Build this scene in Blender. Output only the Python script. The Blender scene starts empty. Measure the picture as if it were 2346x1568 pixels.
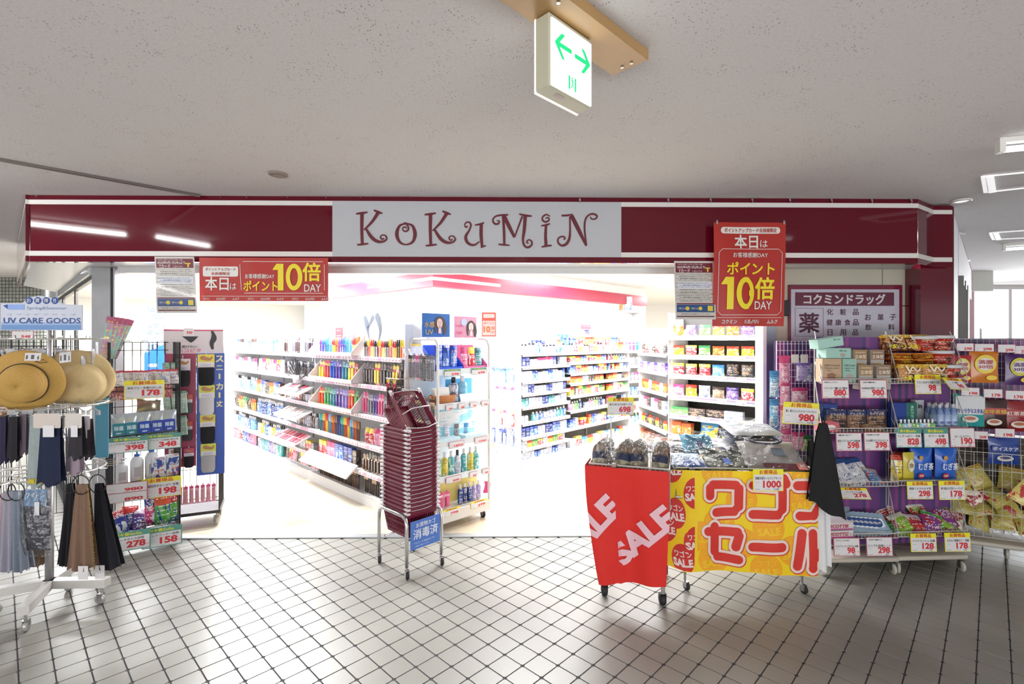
import bpy, bmesh, math, random
from mathutils import Matrix, Vector
R=math.radians; PI=math.pi; cos=math.cos; sin=math.sin
random.seed(7)
SC=bpy.context.scene; COL=SC.collection
# ---------------- camera, world, lights, exposure ----------------
F=1137.0; X0=1173.0; YH=777.0; TH=R(.9); CH=1.5
cd=bpy.data.cameras.new('camera'); cam=bpy.data.objects.new('camera',cd); COL.objects.link(cam)
cam.location=(0,0,CH); cam.rotation_euler=(R(90),0,-TH)
cd.sensor_width=36; cd.lens=F/2346*36; cd.shift_y=-7/2346; cd.clip_start=.05; cd.clip_end=100
SC.camera=cam
SC.view_settings.view_transform='Standard'; SC.view_settings.look='None'
SC.view_settings.exposure=0.0; SC.view_settings.gamma=1; SC.view_settings.use_curve_mapping=False
SC.cycles.max_bounces=8; SC.cycles.transparent_max_bounces=16; SC.cycles.use_denoising=True
SC.cycles.caustics_reflective=False; SC.cycles.caustics_refractive=False
SC.cycles.sample_clamp_indirect=4.0
wd=bpy.data.worlds.new('world'); SC.world=wd; wd.use_nodes=True
bg=wd.node_tree.nodes['Background']; bg.inputs[0].default_value=(.93,.96,1,1); bg.inputs[1].default_value=.75
def W(lat,D,z=0): return Vector((lat*cos(TH)+D*sin(TH), -lat*sin(TH)+D*cos(TH), z))
def FL(px,py,z=0):                     # the point of the horizontal plane z seen at a pixel of the photograph
    D=F*(CH-z)/(py-YH); return W((px-X0)/F*D,D,z)
def PD(px,py,D): return W((px-X0)/F*D,D,CH+(YH-py)/F*D)
def PY(px,py,Y):
    a=(px-X0)/F; D=Y/(cos(TH)-a*sin(TH)); return W(a*D,D,CH+(YH-py)/F*D)
def area(name,loc,sx,sy,power,col=(1,1,1),rot=(0,0,0)):
    l=bpy.data.lights.new(name,'AREA'); l.shape='RECTANGLE'; l.size=sx; l.size_y=sy; l.energy=power; l.color=col
    o=bpy.data.objects.new(name,l); o.location=loc; o.rotation_euler=rot; COL.objects.link(o); return o
SHOPL=78; 
for lat,D,p in ((-3.1,5.7,3.4),(-2.3,4.95,1.5),(-3.9,6.9,1.6),(.2,4.9,1.2),(1.3,5.6,1.2),(2.4,7.0,1.2),(-.35,5.35,.8),(-4.9,5.9,1),(2.2,4.45,.8),(-2.6,7.4,1.),(0.9,7.6,.6),(-6.3,7.4,4),(-4.6,9.2,4.5),(-2.6,10.5,4),(3.6,7.5,1.2),(5,9,1.3),(4.2,10.8,1.3),(-7.6,9.4,4),(3.5,5.1,1)):
    area('shop_light',W(lat,D,2.46),1.2,.35,SHOPL*p,(.97,.985,1),(0,0,R(45)))
area('daylight_fill',W(9.3,7.5,1.3),2.2,5,260,(.93,.97,1),(R(90),0,R(120)))
area('daylight_fill',(-1,-4.2,.05),13,4,1300,(1,.985,.97),(R(150),0,0))  # added fill lamp lifting the ceiling, stands in for daylight bounced off the floor
# ---------------- materials ----------------
def lin(h):
    if isinstance(h,tuple): return h
    h=h.lstrip('#'); c=[int(h[i:i+2],16)/255 for i in (0,2,4)]
    return tuple(x/12.92 if x<=.04045 else ((x+.055)/1.055)**2.4 for x in c)
MC={}
def nn(nt,t,**k):
    n=nt.nodes.new(t)
    for a,b in k.items(): setattr(n,a,b)
    return n
def M(col,rough=.5,metal=0,var=.05,scale=30,bump=0,bscale=60,emit=0,spec=.5,alpha=1,coat=0,trans=0):
    key=(col,rough,metal,var,scale,bump,bscale,emit,spec,alpha,coat,trans)
    if key in MC: return MC[key]
    m=bpy.data.materials.new('m_'+str(col).strip('#')); m.use_nodes=True; nt=m.node_tree; b=nt.nodes['Principled BSDF']; L=nt.links.new
    c=lin(col)
    tc=nn(nt,'ShaderNodeTexCoord'); no=nn(nt,'ShaderNodeTexNoise'); no.inputs['Scale'].default_value=scale; no.inputs['Detail'].default_value=3
    L(tc.outputs['Object'],no.inputs['Vector'])
    mx=nn(nt,'ShaderNodeMix',data_type='RGBA'); mx.inputs[6].default_value=tuple(x*(1-var) for x in c)+(1,); mx.inputs[7].default_value=tuple(min(1,x*(1+var)) for x in c)+(1,)
    L(no.outputs['Fac'],mx.inputs[0]); L(mx.outputs[2],b.inputs['Base Color'])
    b.inputs['Roughness'].default_value=rough; b.inputs['Metallic'].default_value=metal; b.inputs['Specular IOR Level'].default_value=spec
    if coat: b.inputs['Coat Weight'].default_value=coat; b.inputs['Coat Roughness'].default_value=.08
    if trans: b.inputs['Transmission Weight'].default_value=trans; b.inputs['IOR'].default_value=1.05
    if alpha<1: b.inputs['Alpha'].default_value=alpha
    if emit: b.inputs['Emission Color'].default_value=c+(1,); b.inputs['Emission Strength'].default_value=emit
    if bump:
        n2=nn(nt,'ShaderNodeTexNoise'); n2.inputs['Scale'].default_value=bscale; L(tc.outputs['Object'],n2.inputs['Vector'])
        bp=nn(nt,'ShaderNodeBump'); bp.inputs['Strength'].default_value=bump; bp.inputs['Distance'].default_value=.01; L(n2.outputs['Fac'],bp.inputs['Height']); L(bp.outputs[0],b.inputs['Normal'])
    MC[key]=m; return m
def math_(nt,op,a,b=None,clamp=False):
    n=nn(nt,'ShaderNodeMath',operation=op); n.use_clamp=clamp
    for i,x in enumerate((a,b)):
        if x is None: continue
        if isinstance(x,(int,float)): n.inputs[i].default_value=x
        else: nt.links.new(x,n.inputs[i])
    return n.outputs[0]
def mixc(nt,f,a,b):
    n=nn(nt,'ShaderNodeMix',data_type='RGBA')
    for i,x in ((0,f),(6,a),(7,b)):
        if isinstance(x,tuple): n.inputs[i].default_value=x+(1,) if len(x)==3 else x
        elif isinstance(x,(int,float)): n.inputs[i].default_value=x
        else: nt.links.new(x,n.inputs[i])
    return n.outputs[2]
PMC={}
def PM(c1,c2,c3,c4='#222222',band=.7,rough=.35,blob=.56,axis='Z',bs=3.0):
    """printed packaging: ground colour, header band, picture patches and lines of small print"""
    key=(c1,c2,c3,c4,band,rough,blob,axis,bs)
    if key in PMC: return PMC[key]
    m=bpy.data.materials.new('print_'+c1.strip('#')); m.use_nodes=True; nt=m.node_tree; b=nt.nodes['Principled BSDF']; L=nt.links.new
    tc=nn(nt,'ShaderNodeTexCoord'); sp=nn(nt,'ShaderNodeSeparateXYZ'); L(tc.outputs['Generated'],sp.inputs[0])
    x=sp.outputs['X']; z=sp.outputs[axis]
    oi=nn(nt,'ShaderNodeObjectInfo'); rnd=math_(nt,'MULTIPLY',oi.outputs['Random'],37.0)
    no=nn(nt,'ShaderNodeTexNoise',noise_dimensions='4D'); no.inputs['Scale'].default_value=bs; no.inputs['Detail'].default_value=1.5
    L(tc.outputs['Generated'],no.inputs['Vector']); L(rnd,no.inputs['W'])
    bl=math_(nt,'GREATER_THAN',no.outputs['Fac'],blob)
    col=mixc(nt,bl,lin(c1),lin(c3))
    bd=math_(nt,'GREATER_THAN',z,band); col=mixc(nt,bd,col,lin(c2))
    row=math_(nt,'FLOOR',math_(nt,'MULTIPLY',z,19.0)); colx=math_(nt,'FLOOR',math_(nt,'MULTIPLY',x,24.0))
    cmb=nn(nt,'ShaderNodeCombineXYZ'); L(row,cmb.inputs[0]); L(colx,cmb.inputs[1]); L(rnd,cmb.inputs[2])
    wn=nn(nt,'ShaderNodeTexWhiteNoise'); L(cmb.outputs[0],wn.inputs[0])
    t1=math_(nt,'GREATER_THAN',wn.outputs['Value'],.5)
    t2=math_(nt,'GREATER_THAN',math_(nt,'FRACT',math_(nt,'MULTIPLY',z,19.0)),.4)
    cm2=nn(nt,'ShaderNodeCombineXYZ'); L(row,cm2.inputs[0]); L(rnd,cm2.inputs[1])
    w2=nn(nt,'ShaderNodeTexWhiteNoise'); L(cm2.outputs[0],w2.inputs[0]); t3=math_(nt,'GREATER_THAN',w2.outputs['Value'],.5)
    ex=math_(nt,'MULTIPLY',math_(nt,'GREATER_THAN',x,.12),math_(nt,'LESS_THAN',x,.88))
    t=math_(nt,'MULTIPLY',math_(nt,'MULTIPLY',t1,t2),math_(nt,'MULTIPLY',t3,ex))
    col=mixc(nt,t,col,lin(c4)); L(col,b.inputs['Base Color']); b.inputs['Roughness'].default_value=rough
    PMC[key]=m; return m
def noshadow(m): return m
clear_s=None
# ---------------- mesh builder ----------------
TXT={}
def textgeo(s,bold):
    k=(s,bold)
    if k in TXT: return TXT[k]
    c=bpy.data.curves.new('lettering','FONT'); c.body=s; c.resolution_u=4 if len(s)<4 else 2; c.offset=bold; c.space_character=1.0
    o=bpy.data.objects.new('lettering',c); m=bpy.data.meshes.new_from_object(o)
    v=[(a.co.x,a.co.y) for a in m.vertices]; f=[tuple(p.vertices) for p in m.polygons]
    bpy.data.objects.remove(o); bpy.data.meshes.remove(m); bpy.data.curves.remove(c)
    x0=min(a[0] for a in v); x1=max(a[0] for a in v); y0=min(a[1] for a in v); y1=max(a[1] for a in v)
    TXT[k]=([((a[0]-(x0+x1)/2)/(y1-y0),(a[1]-(y0+y1)/2)/(y1-y0)) for a in v],f,(x1-x0)/(y1-y0)); return TXT[k]
class MB:
    def __init__(s): s.v=[]; s.f=[]; s.m=[]; s.warp=None
    def add(s,vs,fs,m=0):
        n=len(s.v); s.v+= [tuple(v) for v in vs]; s.f+=[tuple(i+n for i in f) for f in fs]; s.m+=[m]*len(fs); return s
    def poly(s,*pts,m=0): return s.add(pts,[tuple(range(len(pts)))],m)
    def box(s,x0,x1,y0,y1,z0,z1,m=0):
        return s.add([(x0,y0,z0),(x1,y0,z0),(x1,y1,z0),(x0,y1,z0),(x0,y0,z1),(x1,y0,z1),(x1,y1,z1),(x0,y1,z1)],[(0,3,2,1),(4,5,6,7),(0,1,5,4),(1,2,6,5),(2,3,7,6),(3,0,4,7)],m)
    def bbox(s,x0,x1,y0,y1,z0,z1,b,m=0,seg=1):
        bm=bmesh.new(); bmesh.ops.create_cube(bm,size=1)
        for v in bm.verts: v.co=Vector(((x0+x1)/2+v.co.x*(x1-x0),(y0+y1)/2+v.co.y*(y1-y0),(z0+z1)/2+v.co.z*(z1-z0)))
        bmesh.ops.bevel(bm,geom=bm.edges[:],offset=b,segments=seg,affect='EDGES',profile=.5)
        bm.verts.index_update(); s.add([v.co for v in bm.verts],[[v.index for v in f.verts] for f in bm.faces],m); bm.free(); return s
    def bar(s,p,q,w,h=None,m=0):
        h=h or w; p=Vector(p); q=Vector(q); d=(q-p).normalized(); u=d.cross(Vector((0,0,1)))
        if u.length<1e-3: u=Vector((1,0,0))
        u.normalize(); t=u.cross(d); pts=[]
        for c in (p,q):
            for a,b in ((-1,-1),(1,-1),(1,1),(-1,1)): pts.append(c+u*a*w/2+t*b*h/2)
        return s.add(pts,[(0,1,2,3),(7,6,5,4),(0,4,5,1),(1,5,6,2),(2,6,7,3),(3,7,4,0)],m)
    def tube(s,pts,r,n=6,m=0,closed=False):
        pts=[Vector(p) for p in pts]; N=len(pts); ring=[]; u=None
        for i,p in enumerate(pts):
            a=pts[i-1] if (i>0 or closed) else p; b=pts[(i+1)%N] if (i<N-1 or closed) else p
            d=(b-a).normalized()
            if u is None:
                u=d.cross(Vector((0,0,1)))
                if u.length<1e-3: u=Vector((1,0,0))
            u=(u-d*u.dot(d)).normalized(); t=d.cross(u)
            ring.append([p+(u*cos(2*PI*k/n)+t*sin(2*PI*k/n))*r for k in range(n)])
        vs=[v for g in ring for v in g]; fs=[]
        for i in range(N if closed else N-1):
            j=(i+1)%N
            for k in range(n): fs.append((i*n+k,i*n+(k+1)%n,j*n+(k+1)%n,j*n+k))
        if not closed: fs+= [tuple(range(n))[::-1],tuple((N-1)*n+k for k in range(n))]
        return s.add(vs,fs,m)
    def lathe(s,prof,n=14,c=(0,0,0),m=0,mat=None,sx=1,sy=1):
        vs=[];fs=[]; P=len(prof)
        for i,(r,z) in enumerate(prof):
            for k in range(n): vs.append(Vector((r*cos(2*PI*k/n)*sx,r*sin(2*PI*k/n)*sy,z)))
        for i in range(P-1):
            for k in range(n): fs.append((i*n+k,i*n+(k+1)%n,(i+1)*n+(k+1)%n,(i+1)*n+k))
        if prof[0][0]>1e-5: fs.append(tuple(range(n))[::-1])
        if prof[-1][0]>1e-5: fs.append(tuple((P-1)*n+k for k in range(n)))
        if mat: vs=[mat@v for v in vs]
        return s.add([v+Vector(c) for v in vs],fs,m)
    def grid(s,fn,nu,nv,m=0):
        vs=[fn(i/nu,j/nv) for j in range(nv+1) for i in range(nu+1)]
        fs=[(j*(nu+1)+i,j*(nu+1)+i+1,(j+1)*(nu+1)+i+1,(j+1)*(nu+1)+i) for j in range(nv) for i in range(nu)]
        return s.add(vs,fs,m)
    def disc(s,x,z,rx,rz,y=0,n=20,m=0): return s.add([(x+rx*cos(2*PI*k/n),y,z+rz*sin(2*PI*k/n)) for k in range(n)],[tuple(range(n))],m)
    def rect(s,x0,x1,z0,z1,y=0,m=0): return s.add([(x0,y,z0),(x1,y,z0),(x1,y,z1),(x0,y,z1)],[(0,1,2,3)],m)
    def rrect(s,x0,x1,z0,z1,r,y=0,m=0):
        p=[]
        for cx,cz,a in ((x1-r,z1-r,0),(x0+r,z1-r,90),(x0+r,z0+r,180),(x1-r,z0+r,270)):
            for k in range(5): p.append((cx+r*cos(R(a+k*22.5)),y,cz+r*sin(R(a+k*22.5))))
        return s.add(p,[tuple(range(20))],m)
    def frame(s,x0,x1,z0,z1,t,y=0,m=0):
        s.rect(x0,x1,z1-t,z1,y,m); s.rect(x0,x1,z0,z0+t,y,m); s.rect(x0,x0+t,z0+t,z1-t,y,m); s.rect(x1-t,x1,z0+t,z1-t,y,m); return s
    def text(s,t,x,z,h,w=None,y=0,bold=0.0,m=0,rot=0,shear=0):
        if bold>0 and any(ord(c_)>0x2e80 for c_ in t):
            e=bold*.55*h
            for q_,(dx,dz) in enumerate(((-e,-e),(e,-e),(-e,e),(e,e))): s.text(t,x+dx,z+dz,h,w,y-.0002*q_,0,m,rot,shear)
            return s
        v,f,asp=textgeo(t,bold); sx=h if w is None else w/asp; c=cos(R(rot)); q=sin(R(rot)); out=[]
        for a,b in v:
            X=a*sx+b*h*shear; Z=b*h; out.append((x+X*c-Z*q,y,z+X*q+Z*c))
        return s.add(out,f,m)
    def stroke(s,pts,y=0,m=0,smooth=True,cap=True,sub=5):
        """flat pen stroke in the xz plane, pts = (x, z, width)"""
        P=[Vector(p) for p in pts]
        if smooth and len(P)>2:
            Q=[]
            for i in range(len(P)-1):
                a=P[max(0,i-1)];b=P[i];c=P[i+1];d=P[min(len(P)-1,i+2)]
                for k in range(sub):
                    t=k/sub; Q.append(.5*((2*b)+(c-a)*t+(2*a-5*b+4*c-d)*t*t+(3*b-a-3*c+d)*t**3))
            Q.append(P[-1]); P=Q
        vs=[];n=len(P)
        for i,p in enumerate(P):
            a=P[max(0,i-1)];b=P[min(n-1,i+1)]; dx=b[0]-a[0];dz=b[1]-a[1];l=math.hypot(dx,dz) or 1
            nx=-dz/l*p[2]/2; nz=dx/l*p[2]/2; vs+=[(p[0]+nx,y,p[1]+nz),(p[0]-nx,y,p[1]-nz)]
        s.add(vs,[(2*i,2*i+1,2*i+3,2*i+2) for i in range(n-1)],m)
        if cap:
            for k_,p in enumerate(P if not smooth else (P[0],P[-1])): s.disc(p[0],p[1],p[2]/2,p[2]/2,y-.00012*(1+k_),14,m)
        return s
    def mesh(s,name,mats,smooth=False,warp=None,xf=None):
        me=bpy.data.meshes.new(name); v=s.v
        if warp: v=[warp(*a) for a in v]
        if xf: v=[tuple(xf@Vector(a)) for a in v]
        me.from_pydata(v,[],s.f)
        mats=mats if isinstance(mats,(list,tuple)) else [mats]
        for a in mats: me.materials.append(a)
        if len(mats)>1: me.polygons.foreach_set('material_index',s.m)
        if smooth: me.polygons.foreach_set('use_smooth',[True]*len(s.f))
        me.update(); return me
    def build(s,name,mats,parent=None,smooth=False,**k): return ob(name,s.mesh(name,mats,smooth,**k),parent)
def ob(name,data,parent=None,mw=None):
    o=bpy.data.objects.new(name,data); COL.objects.link(o)
    if parent: o.parent=parent
    if mw is not None:
        if parent: o.matrix_local=mw
        else: o.matrix_world=mw
    return o
def tag(o,label=None,cat=None,group=None,kind=None):
    if label: o['label']=label
    if cat: o['category']=cat
    if group: o['group']=group
    if kind: o['kind']=kind
    return o
def T(loc,rz=0,rx=0,ry=0,s=1): return Matrix.Translation(Vector(loc))@Matrix.Rotation(rz,4,'Z')@Matrix.Rotation(ry,4,'Y')@Matrix.Rotation(rx,4,'X')@Matrix.Scale(s,4)
def thing(name,label,cat,loc=(0,0,0),rz=0,group=None,mw=None):
    return tag(ob(name,None,None,mw if mw is not None else T(loc,rz)),label,cat,group)
def struct(name,mb,mats,parent=None,smooth=False,mw=None):
    o=ob(name,mb.mesh(name,mats,smooth),parent,mw)
    if not parent: o['kind']='structure'
    return o
MS={}
def cache(key,fn):
    if key not in MS: MS[key]=fn()
    return MS[key]
def copy_tree(o,parent=None):
    c=o.copy(); COL.objects.link(c); c.parent=parent
    for ch in list(o.children): copy_tree(ch,c)
    return c
# common materials
BUR='#761a2e'
burg=M('#5c0c1e',.07,var=.04,scale=6,spec=.42); white_p=M('#dcdad6',.3,var=.02); namep=M('#b4b6bc',.4,var=.04,scale=3)
chrome=M('#d8d8da',.18,1,var=.03); steel=M('#b9bbbd',.25,1,var=.06,scale=8); wwire=M('#c9c7c2',.35,.2,var=.06); bwire=M('#17181c',.4,.2)
whitem=M('#e2e0dc',.4,var=.03); plas_w=M('#f2f2f2',.35,var=.02); ink=M('#26262b',.6); redink=M('#c9303a',.6); cardw=M('#dcdadc',.5,var=.02)
yel=M('#e8e02a',.5,var=.03); pinkedge=M('#b5586b',.5); grn=M('#4f8f80',.5); blackp=M('#15151a',.45); rubber=M('#1c1c20',.6); greyw=M('#9d9d9b',.5)
def film(n,lo,hi,sc_,st):
    m=bpy.data.materials.new(n); m.use_nodes=True; nt=m.node_tree; nt.nodes.remove(nt.nodes['Principled BSDF']); L=nt.links.new
    t=nn(nt,'ShaderNodeBsdfTransparent'); g_=nn(nt,'ShaderNodeBsdfGlossy'); g_.inputs['Roughness'].default_value=.12; lw_=nn(nt,'ShaderNodeLayerWeight'); lw_.inputs[0].default_value=.35
    tcn=nn(nt,'ShaderNodeTexCoord'); no=nn(nt,'ShaderNodeTexNoise'); no.inputs['Scale'].default_value=sc_; no.inputs['Detail'].default_value=4; L(tcn.outputs['Object'],no.inputs[0])
    bp=nn(nt,'ShaderNodeBump'); bp.inputs['Strength'].default_value=st; bp.inputs['Distance'].default_value=.02; L(no.outputs[0],bp.inputs['Height']); L(bp.outputs[0],g_.inputs['Normal'])
    f=math_(nt,'ADD',math_(nt,'MULTIPLY',lw_.outputs['Fresnel'],hi),lo,True); mx=nn(nt,'ShaderNodeMixShader'); L(f,mx.inputs[0]); L(t.outputs[0],mx.inputs[1]); L(g_.outputs[0],mx.inputs[2]); L(mx.outputs[0],nt.nodes['Material Output'].inputs[0]); return m
clear=film('clear_film',.1,.7,30,.9); clear_s=film('clear_film_soft',.04,.5,22,.6); clear2=M('#ffffff',.05,alpha=.13,spec=1.)
# ---------------- setting ----------------
def flat(pts,z): return [(p[0],p[1],z) for p in pts]
# corridor floor: grout bed with separate tiles
grout=M('#3f3f45',.8,var=.12,scale=40)
tc='#aaa79f'
def tilemat():
    m=bpy.data.materials.new('floor_tile'); m.use_nodes=True; nt=m.node_tree; b=nt.nodes['Principled BSDF']; L=nt.links.new
    oi=nn(nt,'ShaderNodeObjectInfo'); g=nn(nt,'ShaderNodeNewGeometry'); no=nn(nt,'ShaderNodeTexNoise'); no.inputs['Scale'].default_value=1.3; no.inputs['Detail'].default_value=4
    L(g.outputs['Position'],no.inputs['Vector'])
    n2=nn(nt,'ShaderNodeTexNoise'); n2.inputs['Scale'].default_value=38; L(g.outputs['Position'],n2.inputs['Vector'])
    sp=math_(nt,'GREATER_THAN',n2.outputs['Fac'],.74)
    c=mixc(nt,no.outputs['Fac'],lin('#87857e'),lin('#96948d')); c=mixc(nt,math_(nt,'MULTIPLY',sp,.25),c,lin('#8b857c')); L(c,b.inputs['Base Color'])
    b.inputs['Roughness'].default_value=.35; b.inputs['Specular IOR Level'].default_value=.4
    bp=nn(nt,'ShaderNodeBump'); bp.inputs['Strength'].default_value=.08; bp.inputs['Distance'].default_value=.01; L(no.outputs['Fac'],bp.inputs['Height']); L(bp.outputs[0],b.inputs['Normal'])
    return m
tilem=tilemat()
PT=.115; a45=R(45)
lw=W(-1.35,4.9)   # shop outline uses the two 45 degree directions
TY=3.79           # threshold line
floor=struct('floor',MB().poly((-12,-4,-.0035),(14,-4,-.0035),(14,16,-.0035),(-12,16,-.0035)),grout)
g=MB(); h=PT/2-.0031; r=.0075
def tile_geo(mb,cx=0,cy=0,ang=a45):
    p=[]
    for sx,sy in ((1,1),(-1,1),(-1,-1),(1,-1)):
        for k in ((1,0),(0,1)) if sx*sy<0 else ((0,1),(1,0)): p.append((sx*(h-r*k[0]),sy*(h-r*k[1])))
    top=[(x*cos(ang)-y*sin(ang)+cx,x*sin(ang)+y*cos(ang)+cy,0) for x,y in p]
    bot=[(x*1.02*cos(ang)-y*1.02*sin(ang)+cx,x*1.02*sin(ang)+y*1.02*cos(ang)+cy,-.004) for x,y in p]
    mb.add(top+bot,[tuple(range(8))[::-1] if False else tuple(range(8))]+[(i,i+8,(i+1)%8+8,(i+1)%8) for i in range(8)])
tile_geo(g,0,0,0); tm=g.mesh('tile',tilem)
o0=FL(475.5,1562.0)  # a corner of the lattice seen in the photograph
tl=[]
for i in range(-90,91):
    for j in range(-90,91):
        x=o0.x+((i+.5)-(j+.5))*PT*.70711; y=o0.y+((i+.5)+(j+.5))*PT*.70711
        if y>TY+.02 and -3.15<x<3.05: continue
        if x+y<.55-.1 and y>3.7: pass
        if y>3.75 and (x+y>.62 and x-y<-.55): continue
        if -2.5<y<12 and -9<x<9: tl.append((x,y))
def ontile(x,y):
    v=Vector((x,y,0)); D=v.x*sin(TH)+v.y*cos(TH); l=v.x*cos(TH)-v.y*sin(TH)
    if D<1.7: return None
    px=X0+F*l/D; py=YH+F*CH/D
    return D if -40<px<2386 and py<1600 else None
vis=sorted([(ontile(x,y),x,y) for x,y in tl if ontile(x,y)])
near=vis[:296]; ns={(x,y) for _,x,y in near}
for _,x,y in near: ob('tile',tm,floor,T((x,y,random.uniform(-.0006,.0004)),a45))
rest=MB()
for x,y in tl:
    if (x,y) in ns: continue
    tile_geo(rest,x,y)
tag(rest.build('tile_field',tilem,floor),kind='stuff')
# shop floor
SZ=.005
sf=bpy.data.materials.new('shop_floor'); sf.use_nodes=True; nt=sf.node_tree; b=nt.nodes['Principled BSDF']
gm=nn(nt,'ShaderNodeNewGeometry'); no=nn(nt,'ShaderNodeTexNoise'); no.inputs['Scale'].default_value=2.2; no.inputs['Detail'].default_value=6; nt.links.new(gm.outputs['Position'],no.inputs['Vector'])
no3=nn(nt,'ShaderNodeTexNoise'); no3.inputs['Scale'].default_value=.9; no3.inputs['Detail'].default_value=7; nt.links.new(gm.outputs['Position'],no3.inputs['Vector'])
st=math_(nt,'MULTIPLY',math_(nt,'SUBTRACT',no3.outputs['Fac'],.5,True),5.,True)
c=mixc(nt,no.outputs['Fac'],lin('#c9bda4'),lin('#dfd7c6')); c=mixc(nt,math_(nt,'MULTIPLY',st,.75),c,lin('#a67e4e')); nt.links.new(c,b.inputs['Base Color']); b.inputs['Roughness'].default_value=.28
A=(-3.05,TY+.03); Bq=(3.2,TY+.03)
struct('floor_shop',MB().poly((-3.1,TY,SZ),(3.1,TY,SZ),(11,11.7,SZ),(8,15,SZ),(-8,15,SZ),(-11,11.6,SZ)),sf)
struct('trim_threshold',MB().box(-3.05,2.85,TY-.04,TY+.02,.0015,.010),M('#c8ccd0',.3,.6))
# ceiling with fissured boards
cm=bpy.data.materials.new('ceiling_board'); cm.use_nodes=True; nt=cm.node_tree; b=nt.nodes['Principled BSDF']; L=nt.links.new
gm=nn(nt,'ShaderNodeNewGeometry'); mp=nn(nt,'ShaderNodeMapping'); mp.inputs['Scale'].default_value=(1.9,1,1); mp.inputs['Rotation'].default_value=(0,0,.35); L(gm.outputs['Position'],mp.inputs[0])
v1=nn(nt,'ShaderNodeTexVoronoi'); v1.inputs['Scale'].default_value=62; v1.inputs['Randomness'].default_value=1; L(mp.outputs[0],v1.inputs['Vector'])
n1=nn(nt,'ShaderNodeTexNoise'); n1.inputs['Scale'].default_value=11; n1.inputs['Detail'].default_value=4; L(gm.outputs['Position'],n1.inputs['Vector'])
sz=math_(nt,'MULTIPLY',math_(nt,'SUBTRACT',n1.outputs['Fac'],.27,True),.7)
spk=math_(nt,'LESS_THAN',v1.outputs['Distance'],sz)
wn=nn(nt,'ShaderNodeTexWhiteNoise'); L(v1.outputs['Color'],wn.inputs[0]); spk=math_(nt,'MULTIPLY',spk,math_(nt,'GREATER_THAN',wn.outputs['Value'],.3))
n2=nn(nt,'ShaderNodeTexNoise'); n2.inputs['Scale'].default_value=90; n2.inputs['Detail'].default_value=4; L(gm.outputs['Position'],n2.inputs['Vector'])
c=mixc(nt,n2.outputs['Fac'],lin('#c4c1c2'),lin('#dad7d7')); c=mixc(nt,math_(nt,'MULTIPLY',spk,.55),c,lin('#5c4d40')); L(c,b.inputs['Base Color']); b.inputs['Roughness'].default_value=.85
hh=math_(nt,'SUBTRACT',math_(nt,'MULTIPLY',n2.outputs['Fac'],.4),spk); bp=nn(nt,'ShaderNodeBump'); bp.inputs['Strength'].default_value=.35; bp.inputs['Distance'].default_value=.004; L(hh,bp.inputs['Height']); L(bp.outputs[0],b.inputs['Normal'])
struct('ceiling',MB().box(-12,16,-6,3.62,2.5,2.56).poly((3.3,3.62,2.5),(11.5,11.8,2.5),(16,11.8,2.5),(16,3.62,2.5)).poly((-2.92,3.62,2.5),(-11.3,12,2.5),(-12,12,2.5),(-12,3.62,2.5)),cm)
struct('ceiling_shop',MB().poly((-3.5,3.6,2.52),(-12,12,2.52),(-8,16,2.52),(8,16,2.52),(12,12,2.52),(3.3,3.6,2.52)),M('#eeeeee',.7))
# ceiling rail, downlights
tr=MB(); p=FL(-60,352,2.5); q=FL(458,446,2.5); tr.bar((p.x,p.y,2.495),(q.x,q.y,2.495),.03,.02)
tag(tr.build('ceiling_rail',M('#77706c',.4,.5)),'grey metal joint rail running along the ceiling to the sign','ceiling rail')
for px,py,rr,lb in ((637,398,.055,'small round brown vent disc on the ceiling above the sign'),(2203,459,.06,'white round downlight ring on the ceiling above the sign end')):
    p=FL(px,py,2.5); o=thing('ceiling_disc' if px<1000 else 'downlight',lb,'vent' if px<1000 else 'ceiling light',(p.x,p.y,2.5))
    MB().lathe([(rr,0),(rr,-.008),(rr*.8,-.014),(rr*.75,-.006),(0,-.006)],24).build('rim' if px>1000 else 'cover',M('#8b7f76',.6) if px<1000 else whitem,o,True)
    if px>1000: MB().lathe([(rr*.72,-.007),(0,-.009)],20).build('lens',M('#ffffff',.3,emit=1.),o)
# fluorescent fittings of the corridor
def tube_light(p,ang,L_,lb,fr=True,em=9):
    o=thing('fluorescent_light',lb,'ceiling light',(p.x,p.y,2.5),ang,'fluorescent fittings of the corridor')
    if fr:
        MB().box(-L_/2,L_/2,-.02,.02,-.025,0).build('housing',whitem,o)
        for s in (-1,1): MB().box(s*L_/2-.012,s*L_/2+.012,-.022,.022,-.07,0).build('lamp_holder',whitem,o)
    MB().tube([(-L_/2+.01,0,-.055),(L_/2-.01,0,-.055)],.015,10).build('tube',M('#ffffff',.3,emit=em),o,True)
    return o
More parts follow.
